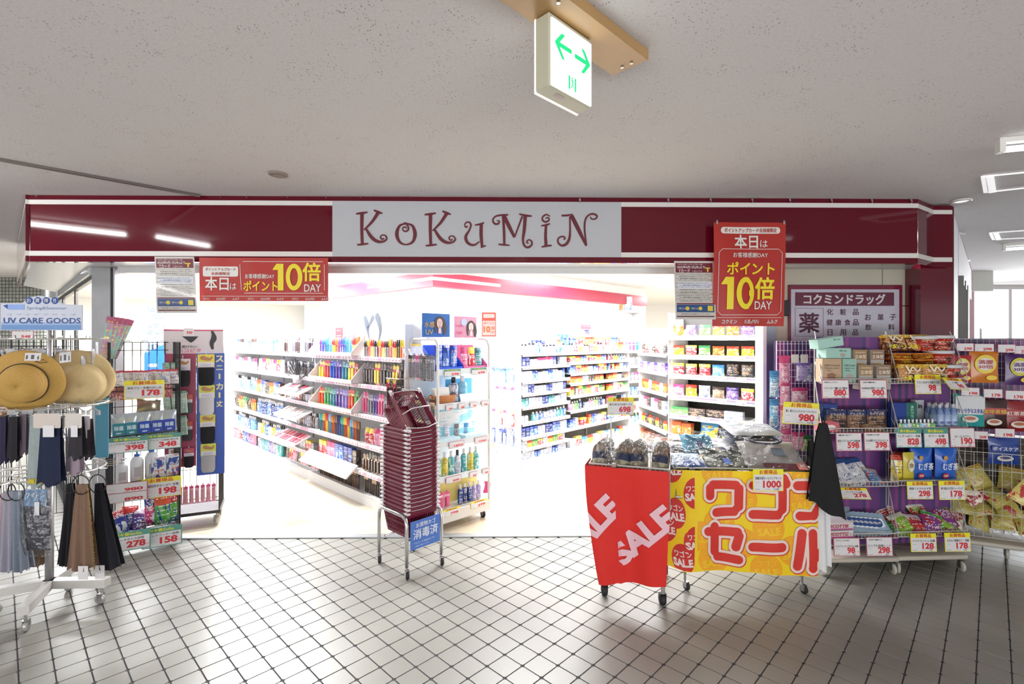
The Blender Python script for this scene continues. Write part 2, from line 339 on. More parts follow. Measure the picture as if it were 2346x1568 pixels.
# seen as streaks in the glossy fascia: mirror positions of fittings left of the frame
for (x1,y1,x2,y2),lb in (((15,507,290,538),'fluorescent tube mirrored in the sign left of the centre gap'),((350,541,480,564),'shorter fluorescent tube mirrored in the sign')):
    p=FL(x1,y1,2.445); q=FL(x2,y2,2.445); p.y=7-p.y; q.y=7-q.y; c=(p+q)/2; d=q-p
    tube_light(c,math.atan2(d.y,d.x),d.length,lb,em=60)
k=0
for (x1,y1,x2,y2),lb in (((2292,346,2440,332),'white box ceiling fitting at the right edge, nearest of the row'),((2300,573,2400,566),'lit strip light on the corridor ceiling, farthest at the right')):
    p=FL(x1,y1,2.44); q=FL(x2,y2,2.44); c=(p+q)/2; d=q-p; tube_light(c,math.atan2(d.y,d.x),d.length,lb,em=3)
for pts,lb in (([(2252,405),(2420,388),(2430,422),(2258,441)],'open white frame light fitting on the ceiling, larger one'),([(2269,534),(2400,525),(2405,543),(2276,549)],'open white frame light fitting on the ceiling, smaller one')):
    P=[FL(x,y,2.49) for x,y in pts]; o=MB()
    for i in range(4): o.bar((P[i].x,P[i].y,2.49),(P[(i+1)%4].x,P[(i+1)%4].y,2.49),.02 if i==3 else .006,.008)
    o.bar(((P[0].x*.9+P[1].x*.1),(P[0].y*.9+P[1].y*.1),2.485),((P[3].x*.9+P[2].x*.1),(P[3].y*.9+P[2].y*.1),2.485),.035,.006)
    tag(o.build('light_frame',M('#ffffff',.4,emit=.35)),lb,'ceiling light')
p=FL(2200,533,2.5); o=thing('sprinkler','small white bar fitting on the ceiling beside the burgundy column','ceiling fitting',(p.x,p.y,2.5)); MB().box(-.045,.045,-.006,.006,-.02,-.004).lathe([(.012,0),(.012,-.02)],8).build('head',whitem,o)
for i,(px,py) in enumerate(((2205,587),(2214,597),(2196,572))):
    p=FL(px,py,2.5); tag(MB().lathe([(.035,0),(.04,-.006),(.02,-.015),(0,-.016)],14,(p.x,p.y,2.5)).build('ceiling_spot',M('#ffffff',.4,emit=.6)),('small round ceiling spot, middle of three','small round ceiling spot, farthest of three','small round ceiling spot, nearest of three')[i],'ceiling light')
# walls of the shop (outside faces run back at 45 degrees)
wl=M('#e9e7e3',.6,var=.02); cream=M('#b7b5a4',.35,var=.03,scale=4)
Lc=PY(262,700,3.85); Lx,Ly=Lc.x,Lc.y          # left jamb
s7=.70711
L0=(-3.14,3.86); L1=(L0[0]-7*s7,L0[1]+7*s7)
def wallquad(p,q,z0,z1,th=.04,side=1):
    dx,dy=q[0]-p[0],q[1]-p[1]; l=math.hypot(dx,dy); nx,ny=-dy/l*th*side,dx/l*th*side
    mb=MB(); a=[(p[0],p[1]),(q[0],q[1]),(q[0]+nx,q[1]+ny),(p[0]+nx,p[1]+ny)]
    mb.add([(x,y,z0) for x,y in a]+[(x,y,z1) for x,y in a],[(0,1,5,4),(1,2,6,5),(2,3,7,6),(3,0,4,7),(4,5,6,7),(3,2,1,0)]); return mb
struct('wall_left',wallquad((L0[0],L0[1]),L1,0,.45),wl)
mbx=wallquad(L0,L1,1.99,2.52); struct('trim_1',mbx,M('#c9cbcd',.3,.5))
wn_=thing('window_1',None,None); wn_['kind']='structure'; del_=0
fr=MB()
for i in range(6):
    t=i/5*6.8; x=L0[0]-t*s7; y=L0[1]+t*s7; fr.bar((x,y,.45),(x,y,1.99),.012,.03)
fr.bar((L0[0],L0[1],1.975),(L1[0],L1[1],1.975),.035,.03); fr.bar((L0[0],L0[1],.46),(L1[0],L1[1],.46),.035,.03)
fr.build('window_frame',M('#33322f',.4,.3),wn_)
wallquad(L0,L1,.47,1.97,.006).build('window_pane',clear2,wn_)
# mosaic wall seen beyond, small tiles
mw_=bpy.data.materials.new('mosaic'); mw_.use_nodes=True; nt=mw_.node_tree; b=nt.nodes['Principled BSDF']
tcn=nn(nt,'ShaderNodeTexCoord'); mp=nn(nt,'ShaderNodeMapping'); mp.inputs['Rotation'].default_value=(R(90),0,0); nt.links.new(tcn.outputs['Object'],mp.inputs[0])
bk=nn(nt,'ShaderNodeTexBrick'); bk.offset=0; bk.inputs['Scale'].default_value=9.; bk.inputs['Brick Width'].default_value=.5; bk.inputs['Row Height'].default_value=.5; bk.inputs['Mortar Size'].default_value=.06
for i,cc in ((1,'#a9aaa0'),(2,'#8f9086'),(3,'#4a4b48')): bk.inputs[i].default_value=lin(cc)+(1,)
nt.links.new(mp.outputs[0],bk.inputs[0]); nt.links.new(bk.outputs[0],b.inputs['Base Color']); b.inputs['Roughness'].default_value=.3
struct('wall_mosaic',MB().box(-12,-7.4,8.2,8.3,0,2.5),mw_)
# right front wall with cream panels (each panel its own piece)
RX0=PY(1772,700,3.85).x; RX1=PY(2108,700,3.85).x
wr=struct('wall_right',MB().box(RX0,RX1+.12,3.87,3.95,0,2.1),M('#5f5d55',.7))
xs=[RX0,PY(2021,700,3.85).x,RX1]; zs=[0,.62,PY(1900,701,3.85).z,2.06]
for i in range(2):
    for j in range(3):
        MB().bbox(xs[i]+.003,xs[i+1]-.003,3.845,3.88,zs[j]+.003,zs[j+1]-.003,.002).build('panel',cream,wr)
struct('trim_2',MB().box(RX1-.002,RX1+.02,3.83,3.88,0,2.06),M('#c9cbd0',.3,.4))
# burgundy corner column
cx0=PY(2109,700,3.70).x-.02; cx1=PY(2180,700,3.72).x; cyf=3.70
struct('trim_column',MB().box(cx0+.02,cx1,cyf,cyf+.25,0,2.5),M('#5e0f22',.12,var=.04,scale=5,coat=.5))
# outside wall running back on the right
q0=(cx1,cyf+.02); q1=(q0[0]+1.8*s7*1.0,q0[1]+1.8*s7)
def alongR(t): return (q0[0]+t*s7,q0[1]+t*s7)
w2=struct('wall_corridor',wallquad(alongR(0),alongR(1.0),0,2.5,.05),M('#e6e4e6',.5))
struct('wall_corridor_header',wallquad(alongR(1.0),alongR(5.),2.08,2.5,.05),M('#e6e0e2',.5))
struct('wall_corridor_far',wallquad(alongR(2.3),alongR(4.),0,2.08,.05),cream)
struct('trim_3',wallquad(alongR(1.0),alongR(1.06),0,2.5,.07),M('#6e2450',.3))
d=thing('door_1',None,None); d['kind']='structure'
fm=MB(); 
for t in (1.1,1.65,2.25): a=alongR(t); fm.bar((a[0],a[1],0),(a[0],a[1],2.08),.05,.05)
a=alongR(1.1);c_=alongR(2.25); fm.bar((a[0],a[1],2.05),(c_[0],c_[1],2.05),.05,.05); fm.build('door_frame',M('#8b8a86',.35,.6),d)
wallquad(alongR(1.12),alongR(2.23),.05,2.02,.006).build('door_pane',clear2,d)
gg=MB()
for i in range(9): a=alongR(1.2+i*.1); gg.tube([(a[0]+.1,a[1]-.1,.9),(a[0]+.1,a[1]-.1,1.6)],.004,4)
for i in range(8): a=alongR(1.2);c_=alongR(2.0); z=.9+i*.1; gg.tube([(a[0]+.1,a[1]-.1,z),(c_[0]+.1,c_[1]-.1,z)],.004,4)
tag(gg.build('wire_grille',plas_w),'white wire grille standing by the side door of the corridor','grille')
a=alongR(5.0); sb=thing('box_sign','pale box sign projecting from the corridor wall under the ceiling','sign',(a[0]-.05,a[1]-.05,0),0)
MB().bbox(-.35,-.03,-.05,.06,2.2,2.5,.004).build('side_panel',M('#d9b9c2',.4),sb); MB().bbox(-.03,.28,-.05,.06,2.2,2.5,.006).build('face',M('#c5c5bd',.5),sb)
struct('trim_4',MB().box(a[0]-.1,a[0]+.02,a[1]-.02,a[1]+.1,0,2.2),M('#c9a2a8',.5))
# daylight window wall at the end of the corridor
we=W(9,11)
w=thing('window_2',None,None); w['kind']='structure'
MB().box(7.3,16,9.15,9.2,0,2.44).build('window_pane',M('#ffffff',.4,emit=2.6),w)
fm=MB(); fm.box(7.3,16,9.05,9.2,2.42,2.5)
for x in (9.4,11.,13): fm.box(x,x+.06,9.1,9.14,0,2.42)
fm.build('window_frame',M('#d8d4d2',.5),w)
# shop jambs
def jamb(name,x0,x1,y0,y1,m,z=2.04): struct(name,MB().box(x0,x1,y0,y1,0,z),m)
p=PY(215,700,3.84); q=PY(262,700,3.84)
brushed=M('#a9aaac',.35,.75,var=.12,scale=14)
jamb('trim_5',p.x,q.x,3.82,3.90,brushed)
for i,(a_,b_) in enumerate(((262,265),(268,272))):
    jamb('trim_%d'%(6+i),PY(a_,700,3.84).x,PY(b_,700,3.84).x,3.8,3.9,M('#5a595c',.3,.8) if i==0 else M('#a9aaae',.3,.8))
jamb('trim_8',PY(1742,700,3.84).x,PY(1750,700,3.84).x,3.80,3.92,plas_w); jamb('trim_9',PY(1751,700,3.84).x,PY(1774,700,3.84).x,3.82,3.92,M('#9ba0a8',.3,.9,var=.1,scale=10))
# soffit under the fascia
fx0=PY(68,520,3.5).x; fx1=PY(2103,520,3.5).x
struct('trim_soffit',MB().poly((fx0-1.6,3.5+1.6+.03,2.045),(fx0,3.52,2.045),(fx1,3.52,2.045),(fx1+.3,3.95,2.045),(-3.3,3.95,2.045),(-3.3-2,3.95+2.1,2.045)),M('#bfc1c4',.3,.35,var=.05,scale=3))
struct('trim_track',MB().box(PY(272,700,3.8).x,PY(1750,700,3.8).x,3.79,3.86,2.0,2.045).box(PY(272,700,3.8).x,PY(1750,700,3.8).x,3.86,3.93,2.02,2.52),M('#c9c9c9',.4,.3))
# interior walls
cb=W(-1.0,6.36); 
def core(z0,z1,off,name,m,parent=None,l1=3.2,l2=5.4):
    mb=MB(); c0=(cb.x,cb.y-off*1.414)
    a=(c0[0]-l1*s7,c0[1]+l1*s7); b2=(c0[0]+l2*s7,c0[1]+l2*s7)
    mb.poly((a[0],a[1],z0),(c0[0],c0[1],z0),(c0[0],c0[1],z1),(a[0],a[1],z1)).poly((c0[0],c0[1],z0),(b2[0],b2[1],z0),(b2[0],b2[1],z1),(c0[0],c0[1],z1))
    mb.poly((a[0],a[1],z0),(b2[0],b2[1],z0),(c0[0],c0[1],z0)); return mb
struct('wall_inner',core(0,2.52,0,'',0),M('#f0f0f0',.6))
hd=thing("trim_10",None,None); hd["kind"]="structure"
core(2.17,2.36,.07,'',0).build('band',M('#a01a3c',.3),hd); core(2.245,2.285,.076,'',0,l1=1.6,l2=1.2).build('stripe',plas_w,hd)
struct('wall_back',MB().poly((-11,11.6,0),(-6,16,0),(-6,16,2.52),(-11,11.6,2.52)).poly((-6,15,0),(7,15,0),(7,15,2.52),(-6,15,2.52)).poly((7,15,0),(11,11,0),(11,11,2.52),(7,15,2.52)),M('#f2f2f2',.6))
struct('wall_shop_right',MB().poly((3.25,4.0,0),(11,11.6,0),(11,11.6,2.52),(3.25,4.0,2.52)),M('#f0f0f0',.6))
# ---------------- fascia sign ----------------
sg=thing('shop_sign','long burgundy shop sign with a pale name panel over the entrance','sign',(0,3.5,0))
def S(px,py): v=PY(px,py,3.5); return v.x,v.z
zc=[2.5,2.468,2.436,2.112,2.078,2.038]     # levels: top, stripe, panel, stripe, bottom
nx0=S(762,500)[0]; nx1=S(1423,500)[0]
MB().box(fx0,fx1,0,.05,zc[1],zc[0]).box(fx0,fx1,0,.05,zc[5],zc[4]).build('edge_band',burg,sg)
for a_,b_ in ((fx0,nx0),(nx1,fx1)):
    MB().box(a_,b_,0.004,.05,zc[3],zc[2]).build('panel',burg,sg)
    MB().box(a_,b_,-.004,.05,zc[2],zc[1]).build('stripe',white_p,sg); MB().box(a_,b_,-.004,.05,zc[4],zc[3]).build('stripe',white_p,sg)
MB().box(nx0,nx1,-.005,.05,zc[4],zc[1]).build('name_panel',namep,sg)
# returns at both ends
def ret(name,x0,y0,dx,dy,l,parent):
    for (z0,z1,m,of) in ((zc[1],zc[0],burg,0),(zc[2],zc[1],white_p,.004),(zc[3],zc[2],burg,0),(zc[4],zc[3],white_p,.004),(zc[5],zc[4],burg,0)):
        wallquad((x0,y0),(x0+dx*l,y0+dy*l),z0,z1,.02,1).build(name,m,parent)
ret('return_panel',fx0-.001,.0,-s7,s7,2.5,sg)
xr=PY(2126,500,3.72).x; xe=PY(2179,500,3.68).x
for (z0,z1,m) in ((zc[1],zc[0],burg),(zc[2],zc[1],white_p),(zc[3],zc[2],burg),(zc[4],zc[3],white_p),(zc[5],zc[4],burg)):
    MB().add([(fx1,0,z0),(xr,.17,z0),(xe,.17,z0),(fx1,0,z1),(xr,.17,z1),(xe,.17,z1)],[(0,1,4,3),(1,2,5,4)]).build('return_panel',m,sg)
LT=dict(
K=[[(302,163,28),(300,290,24),(304,405,22)],[(256,170,12),(300,165,18),(344,158,11)],[(264,408,12),(305,404,17),(350,398,12)],[(426,160,26),(380,230,20),(318,294,12)],[(392,142,11),(425,157,20),(458,168,10)],[(332,284,16),(375,350,26),(420,382,24),(465,383,16),(491,362,13),(480,337,11),(456,334,10),(443,350,11),(458,366,13),(472,357,9)]],
o=[[(638,245,12),(590,262,18),(568,325,28),(590,385,20),(638,406,12),(690,385,20),(708,325,28),(690,265,20),(655,247,13),(622,236,6)],[(622,238,8),(652,262,13),(657,290,14),(637,305,13),(615,295,10),(617,275,10),(636,272,12),(642,284,9)]],
u=[[(1110,262,12),(1100,274,12),(1089,260,10),(1096,240,11),(1120,233,12),(1136,255,14),(1124,295,14),(1098,340,22),(1102,378,24),(1128,404,20),(1165,408,16),(1202,382,10)],[(1216,248,24),(1214,330,26),(1222,420,20)],[(1166,257,10),(1205,250,15),(1237,238,12)],[(1212,428,14),(1230,421,13),(1250,413,10)]],
M=[[(1422,178,13),(1370,180,15),(1325,190,13),(1304,218,13),(1318,246,15),(1345,246,15),(1354,226,11),(1334,222,8)],[(1382,185,18),(1390,300,20),(1392,408,18)],[(1347,404,12),(1390,408,15),(1433,412,10)],[(1388,186,30),(1430,270,28),(1470,350,20)],[(1470,350,12),(1500,270,12),(1530,190,14)],[(1505,172,11),(1555,184,18),(1603,188,11)],[(1552,190,26),(1545,290,24),(1535,370,18),(1546,414,16),(1572,428,17),(1600,410,15),(1601,382,13),(1580,370,11),(1563,384,11),(1576,398,13)]],
i=[[(1712,255,20),(1708,340,22),(1712,415,25)],[(1675,262,10),(1712,256,16),(1742,246,11)],[(1677,424,12),(1715,417,16),(1755,412,12)],[(1742,190,8),(1716,176,12),(1688,192,13),(1684,217,13),(1708,233,15),(1735,218,12),(1728,200,11),(1708,206,10)]],
N=[[(1830,184,14),(1875,182,16),(1915,173,8)],[(1894,190,12),(1896,290,14),(1890,360,19),(1866,402,22),(1830,413,17),(1803,387,14),(1808,357,13),(1835,344,13),(1857,353,13),(1848,370,12)],[(1906,182,30),(1960,290,30),(2020,416,16)],[(2020,410,13),(2007,290,14),(2012,220,14),(2035,183,13),(2070,171,15),(2102,186,14),(2090,209,13),(2062,210,11),(2051,194,10)]])
sc_=3.3514
for kx,(ch,dx,dy) in enumerate((('K',0,0),('o',0,0),('K',525,7),('u',0,0),('M',0,0),('i',0,0),('N',0,0))):
    mb=MB()
    for st_ in LT[ch]:
        pts=[]
        for x,y,w_ in st_:
            X_,Z_=S(740+(x+dx)/sc_,440+(y+dy)/sc_); pts.append((X_,Z_,w_/sc_*.00309))
        mb.stroke(pts,y=-.008-.0004*LT[ch].index(st_),cap=False)
    mb.build('letter',M('#5e0d1e',.4,var=.02),sg)
# small hooks along the top of the sign
hk=MB().tube([(0,0,.012),(0,-.012,.008),(0,-.012,-.01),(0,-.004,-.014)],.0025,5).box(-.006,.006,-.004,0,.0,.02).mesh('sign_hook',chrome)
HKN=('first','second','third','fourth','fifth','sixth','seventh','eighth','ninth','tenth','eleventh','twelfth','thirteenth','fourteenth','fifteenth','last')
for i_,px in enumerate((88,508,567,660,748,827,941,1128,1328,1530,1627,1722,1808,1903,1995,2085)):
    x,z=S(px,462 if px>1200 else 449); tag(ob('sign_hook',hk,None,T((x,3.494,z))),'small metal hook on the top edge of the sign, %s from its left end'%HKN[i_],'hook','hooks along the sign')
# ---------------- exit sign ----------------
ec=FL(1258,36,2.455); ea=R(44.0)
D_=1.45; e0=W((1258-X0)/F*D_,D_)
pl=thing('mounting_board','varnished wooden board screwed to the ceiling above the exit sign','board',(e0.x,e0.y,0),ea)
wood=M('#ab8758',.35,var=.2,scale=4)
c1=FL(1487,140,2.46); c2=FL(1403,176,2.46); inv=T((e0.x,e0.y,0),ea).inverted(); a1=inv@c1; a2=inv@c2
x1_=(a1.x+a2.x)/2; y0_=min(a1.y,a2.y); y1_=max(a1.y,a2.y)
MB().bbox(x1_-.95,x1_,y0_,y1_,2.463,2.499,.003).build('plank',wood,pl)
for xx,yy in ((x1_-.03,y0_+.05),(x1_-.03,y1_-.06),(x1_-.45,y0_+.03)): MB().lathe([(.006,0),(.006,-.003),(0,-.004)],10,(xx,yy,2.461)).build('screw',chrome,pl)
ex=thing('exit_sign','lit green and white emergency exit box sign hanging from the ceiling','exit sign',(e0.x,e0.y,0),ea)
zt=2.460; zb=CH+(YH-197)/F*D_; wS=.2
MB().bbox(0,wS+.008,.0,.056,zb,zt,.004).build('housing',M('#b9b7a2',.4),ex); MB().bbox(-.001,wS+.008,.052,.060,zb-.004,zt,.002).build('rear_panel',M('#f6f4ec',.4,emit=.5),ex)
MB().bbox(.008,wS+.004,-.004,.002,zb+.006,zt-.014,.002).build('lit_panel',M('#ffffff',.4,emit=2.2),ex)
gm_=M('#14c878',.5,emit=.75); mb=MB(); zm=(zt+zb)/2
def arrow(cx,s,z):
    q=1.22; mb.poly(*[(cx+s*a*q,-.006,z+b_*q) for a,b_ in ((0,0),(.026,.03),(.04,.03),(.02,.006),(.066,.006),(.066,-.006),(.02,-.006),(.04,-.032),(.028,-.032))])
arrow(.018,1,zm+.026); arrow(wS-.006,-1,zm+.022)
mb.rect(.083,.091,zb+.02,zb+.062,-.006).rect(.113,.121,zb+.02,zb+.062,-.006)
mb.disc(.101,zb+.058,.0035,.0035,-.006,10).stroke([(.101,zb+.052,.006),(.103,zb+.04,.005),(.099,zb+.031,.004),(.094,zb+.025,.003)],-.006).stroke([(.103,zb+.04,.004),(.108,zb+.033,.003),(.109,zb+.024,.003)],-.006).stroke([(.096,zb+.048,.002),(.102,zb+.051,.003),(.109,zb+.044,.002)],-.006)
mb.build('pictogram',gm_,ex)
mb=MB().add([( .05,.01,zb-.001),(.09,.012,zb-.001),(.088,.03,zb-.001),(.052,.03,zb-.001)],[(0,3,2,1)]); mb.build('sticker',M('#b9a9a4',.5),ex)
# ---------------- product shapes (origin at the bottom centre, front towards -y) ----------------
def carton(w,h,d,m):
    return cache(('ct',w,h,d,m.name),lambda: MB().bbox(-w/2,w/2,0,d,0,h,.0015).mesh('carton',m))
def pouch(w,h,t,m,nu=6,nv=8,seal=.07):
    def fn():
        mb=MB()
        for s in (-1,1):
            def f(u,v):
                x=(u-.5)*w; z=v*h; e=max(0,1-abs(2*u-1)**2.4)*max(0,1-abs(2*v-1)**3.2)
                if v>1-seal*1.2 or v<seal*.6: e=0
                return (x*(1-.06*sin(PI*v)),t/2+s*e*t/2+.0012*s+(.0018*sin(u*9+v*7)*s*e if e>0 else 0),z+(.002 if (v>=.999 and int(u*nu)%2) else 0))
            mb.grid(f,nu,nv) if s<0 else mb.grid(lambda u,v:f(1-u,v),nu,nv)
        return mb.mesh('pouch',m,True)
    return cache(('po',w,h,t,m.name),fn)
def bottle(w,h,m,capm,cap=.22,neck=.4):
    def fn():
        r=w/2; hb=h*(1-cap); mb=MB()
        mb.lathe([(0,0),(r*.92,0),(r,h*.03),(r,hb*.86),(r*.8,hb*.95),(r*neck,hb)],12,(0,r,0),0)
        mb.lathe([(r*neck*1.1,hb),(r*neck*1.15,hb+h*cap*.9),(r*neck*.9,h),(0,h)],12,(0,r,0),1)
        return mb.mesh('bottle',[m,capm],True)
    return cache(('bo',w,h,m.name,capm.name,cap,neck),fn)
def blister(w,h,m,m2):          # printed hanging card with a moulded clear front and a hang hole tab
    def fn():
        mb=MB().box(-w/2,w/2,.004,.006,0,h,0); mb.box(-w*.12,w*.12,.003,.006,h,h+.012,0)
        mb.bbox(-w*.3,w*.3,-.012,.004,h*.1,h*.72,.004,1); return mb.mesh('card',[m,m2])
    return cache(('bl',w,h,m.name,m2.name),fn)
def stick(w,h,m,m2):            # thin handled article standing up
    def fn():
        r=w/2; mb=MB().lathe([(r*.5,0),(r*.55,h*.55),(r*.4,h*.6)],7,(0,r,0),0).lathe([(r*.5,h*.6),(r,h*.66),(r*.9,h),(0,h)],8,(0,r,0),1); return mb.mesh('stick',[m,m2],True)
    return cache(('st',w,h,m.name,m2.name),fn)
def tubepack(w,h,m,capm):       # squeeze tube standing on its cap
    def fn():
        mb=MB()
        def f(u,v):
            a=2*PI*u; k=1-v; return (w/2*cos(a),w/2+(w*.38*k+.002)*sin(a),h*.16+v*h*.84)
        mb.grid(f,12,4,0); mb.lathe([(0,0),(w*.42,0),(w*.38,h*.16),(0,h*.17)],12,(0,w/2,0),1); return mb.mesh('tube',[m,capm],True)
    return cache(('tu',w,h,m.name,capm.name),fn)
def hexmix(names): return names
C=dict(white=('#e6e6ea','#c9cfe0','#8d9ac4','#5a5a70'),pink=('#e8a3bd','#d0487f','#f4dbe6','#9c2a58'),blue=('#3f6fc4','#1f3f9c','#c9dcf4','#ffffff'),navy=('#1b2560','#2a3d9c','#5f78c8','#ffffff'),
 red=('#c2303a','#e9d24a','#e9dfdc','#ffffff'),yellow=('#e0c63e','#c9402c','#f4efc8','#5a3a1a'),green=('#7fb86a','#3f8a50','#e6ecc4','#22502c'),teal=('#4aa6a6','#2a7484','#cdeaea','#ffffff'),
 purple=('#7a58a8','#4c3080','#cbb8e4','#ffffff'),black=('#25222a','#4a3a3a','#8a6c58','#d8c8b0'),orange=('#d88038','#c45020','#f4dc9c','#5a2a10'),brown=('#8a6448','#5a3a28','#d8c0a0','#f0e4d0'),
 silver=('#9c9ca4','#77777f','#d0d0d6','#303038'),tan=('#c8a88c','#3a2c28','#e4d0bc','#4a3830'),lilac=('#b8a8d8','#8a78c0','#e8e0f4','#54448c'),sky=('#8ac4e4','#4a90c8','#e4f2fa','#2a5a94'))
def P(c,band=.7,blob=.56,rough=.35): a=C[c]; return PM(a[0],a[1],a[2],a[3],band,rough,blob)
ORD=('top','second','third','fourth','fifth','sixth','seventh','eighth','bottom')
capw=M('#eceef2',.3); capb=M('#23242c',.3); caps={'w':capw,'b':capb}
KN={'carton':'carton','pouch':'pouch','bottle':'bottle','blister':'hanging pack','stick':'brush','tube':'tube'}
def prod(kind,w,h,d,c):
    if kind=='carton': return carton(w,h,d,P(c))
    if kind=='pouch': return pouch(w,h,d,P(c))
    if kind=='bottle': return bottle(w,h,P(c,.8),capw if c not in('white','silver') else capb)
    if kind=='blister': return blister(w,h,P(c,.78),M(C[c][1],.15,coat=.3))
    if kind=='stick': return stick(w,h,M('#e8e6e4',.4) if c=='white' else M(C[c][1],.4),M(C[c][0],.35))
    if kind=='tube': return tubepack(w,h,P(c),capw)
def run(Mx,x0,x1,y,z,kind,cols,w,h,where,what,name,cat,d=.05,gap=.004,group=None,hv=.12,block=3,rx=0,skip=0,dz=0):
    """a row of single articles along a shelf, coloured in short blocks like facings"""
    x=x0; i=0; c=cols[0]
    while x+w<=x1+1e-6:
        if i%block==0: c=cols[(i//block)%len(cols)]; hh=round(h*(1-hv*random.random()),3)
        i+=1
        if random.random()<skip: x+=w+gap; continue
        me=prod(kind,w,hh,d,c)
        o=ob(name,me,None,Mx@T((x+w/2,y+random.uniform(-.003,.003),z+dz),random.uniform(-.04,.04),rx))
        tag(o,'%s %s | %s'%(c,what,where),cat,group or ('%s %s'%(what+('es' if what[-2:] in('ch','sh') or what[-1]=='x' else 's'),where)))
        x+=w+gap
def shelf_unit(name,label,cat,Mx,bays,levels,depth,z1,backm,shelfm,rail=None,base=.1,sidepan=True,railcol=None,lip=.035):
    """gondola: base, back panels, uprights and one shelf object per bay and level"""
    o=thing(name,label,cat,mw=Mx); L_=sum(bays); x=0
    MB().box(0,L_,.0,.02,0,base-.015).box(0,L_,-.0,depth,base-.02,base).build('base',shelfm,o)
    MB().box(0,L_,depth-.01,depth+.01,base,z1).build('back_panel',backm,o)
    for k,b in enumerate(bays):
        MB().box(x-.012,x+.012,depth-.03,depth+.0,base,z1+.01).build('upright',shelfm,o)
        for j,z in enumerate(levels[k] if isinstance(levels[0],(list,tuple)) else levels):
            s=MB().box(x+.006,x+b-.006,0,depth-.012,z-.012,z).box(x+.006,x+b-.006,-.006,0,z-lip,z+.004).build('shelf',shelfm,o)
            if rail: MB().box(x+.012,x+b-.012,-.008,-.0065,z-lip+.004,z-.001).build('price_strip',rail,s)
        x+=b
    MB().box(L_-.012,L_+.012,depth-.03,depth,base,z1+.01).build('upright',shelfm,o)
    if sidepan: MB().box(L_,L_+.012,.02,depth,0,z1).build('end_panel',shelfm,o); MB().box(-.012,0,.02,depth,0,z1).build('end_panel',shelfm,o)
    return o
def strip_mat(n,a,b_,c_):
    m=bpy.data.materials.new('price_strip'); m.use_nodes=True; nt=m.node_tree; b=nt.nodes['Principled BSDF']; L=nt.links.new
    tcn=nn(nt,'ShaderNodeTexCoord'); sp=nn(nt,'ShaderNodeSeparateXYZ'); L(tcn.outputs['Generated'],sp.inputs[0]); x=math_(nt,'MULTIPLY',sp.outputs['X'],float(n))
    fr_=math_(nt,'FRACT',x); oi=nn(nt,'ShaderNodeObjectInfo'); cb_=nn(nt,'ShaderNodeCombineXYZ'); L(math_(nt,'FLOOR',x),cb_.inputs[0]); L(oi.outputs['Random'],cb_.inputs[1]); w_=nn(nt,'ShaderNodeTexWhiteNoise'); L(cb_.outputs[0],w_.inputs[0])
    t=math_(nt,'MULTIPLY',math_(nt,'LESS_THAN',fr_,.8),math_(nt,'GREATER_THAN',w_.outputs['Value'],.25))
    col=mixc(nt,t,lin(a),lin(b_)); pr=math_(nt,'MULTIPLY',t,math_(nt,'MULTIPLY',math_(nt,'GREATER_THAN',fr_,.4),math_(nt,'MULTIPLY',math_(nt,'LESS_THAN',fr_,.7),math_(nt,'LESS_THAN',math_(nt,'ABSOLUTE',math_(nt,'SUBTRACT',sp.outputs['Z'],.4)),.2))))
    col=mixc(nt,pr,col,lin(c_)); L(col,b.inputs['Base Color']); b.inputs['Roughness'].default_value=.4; return m
stp=strip_mat(14,'#dfe3ee','#f0f0f0','#b04050'); stpink=strip_mat(14,'#c99ab4','#f0f0f0','#a04060'); stblue=strip_mat(14,'#a4d4ee','#f2f2f2','#b04050')
sw=M('#e6e6e6',.4); swb=M('#d8d8da',.6)
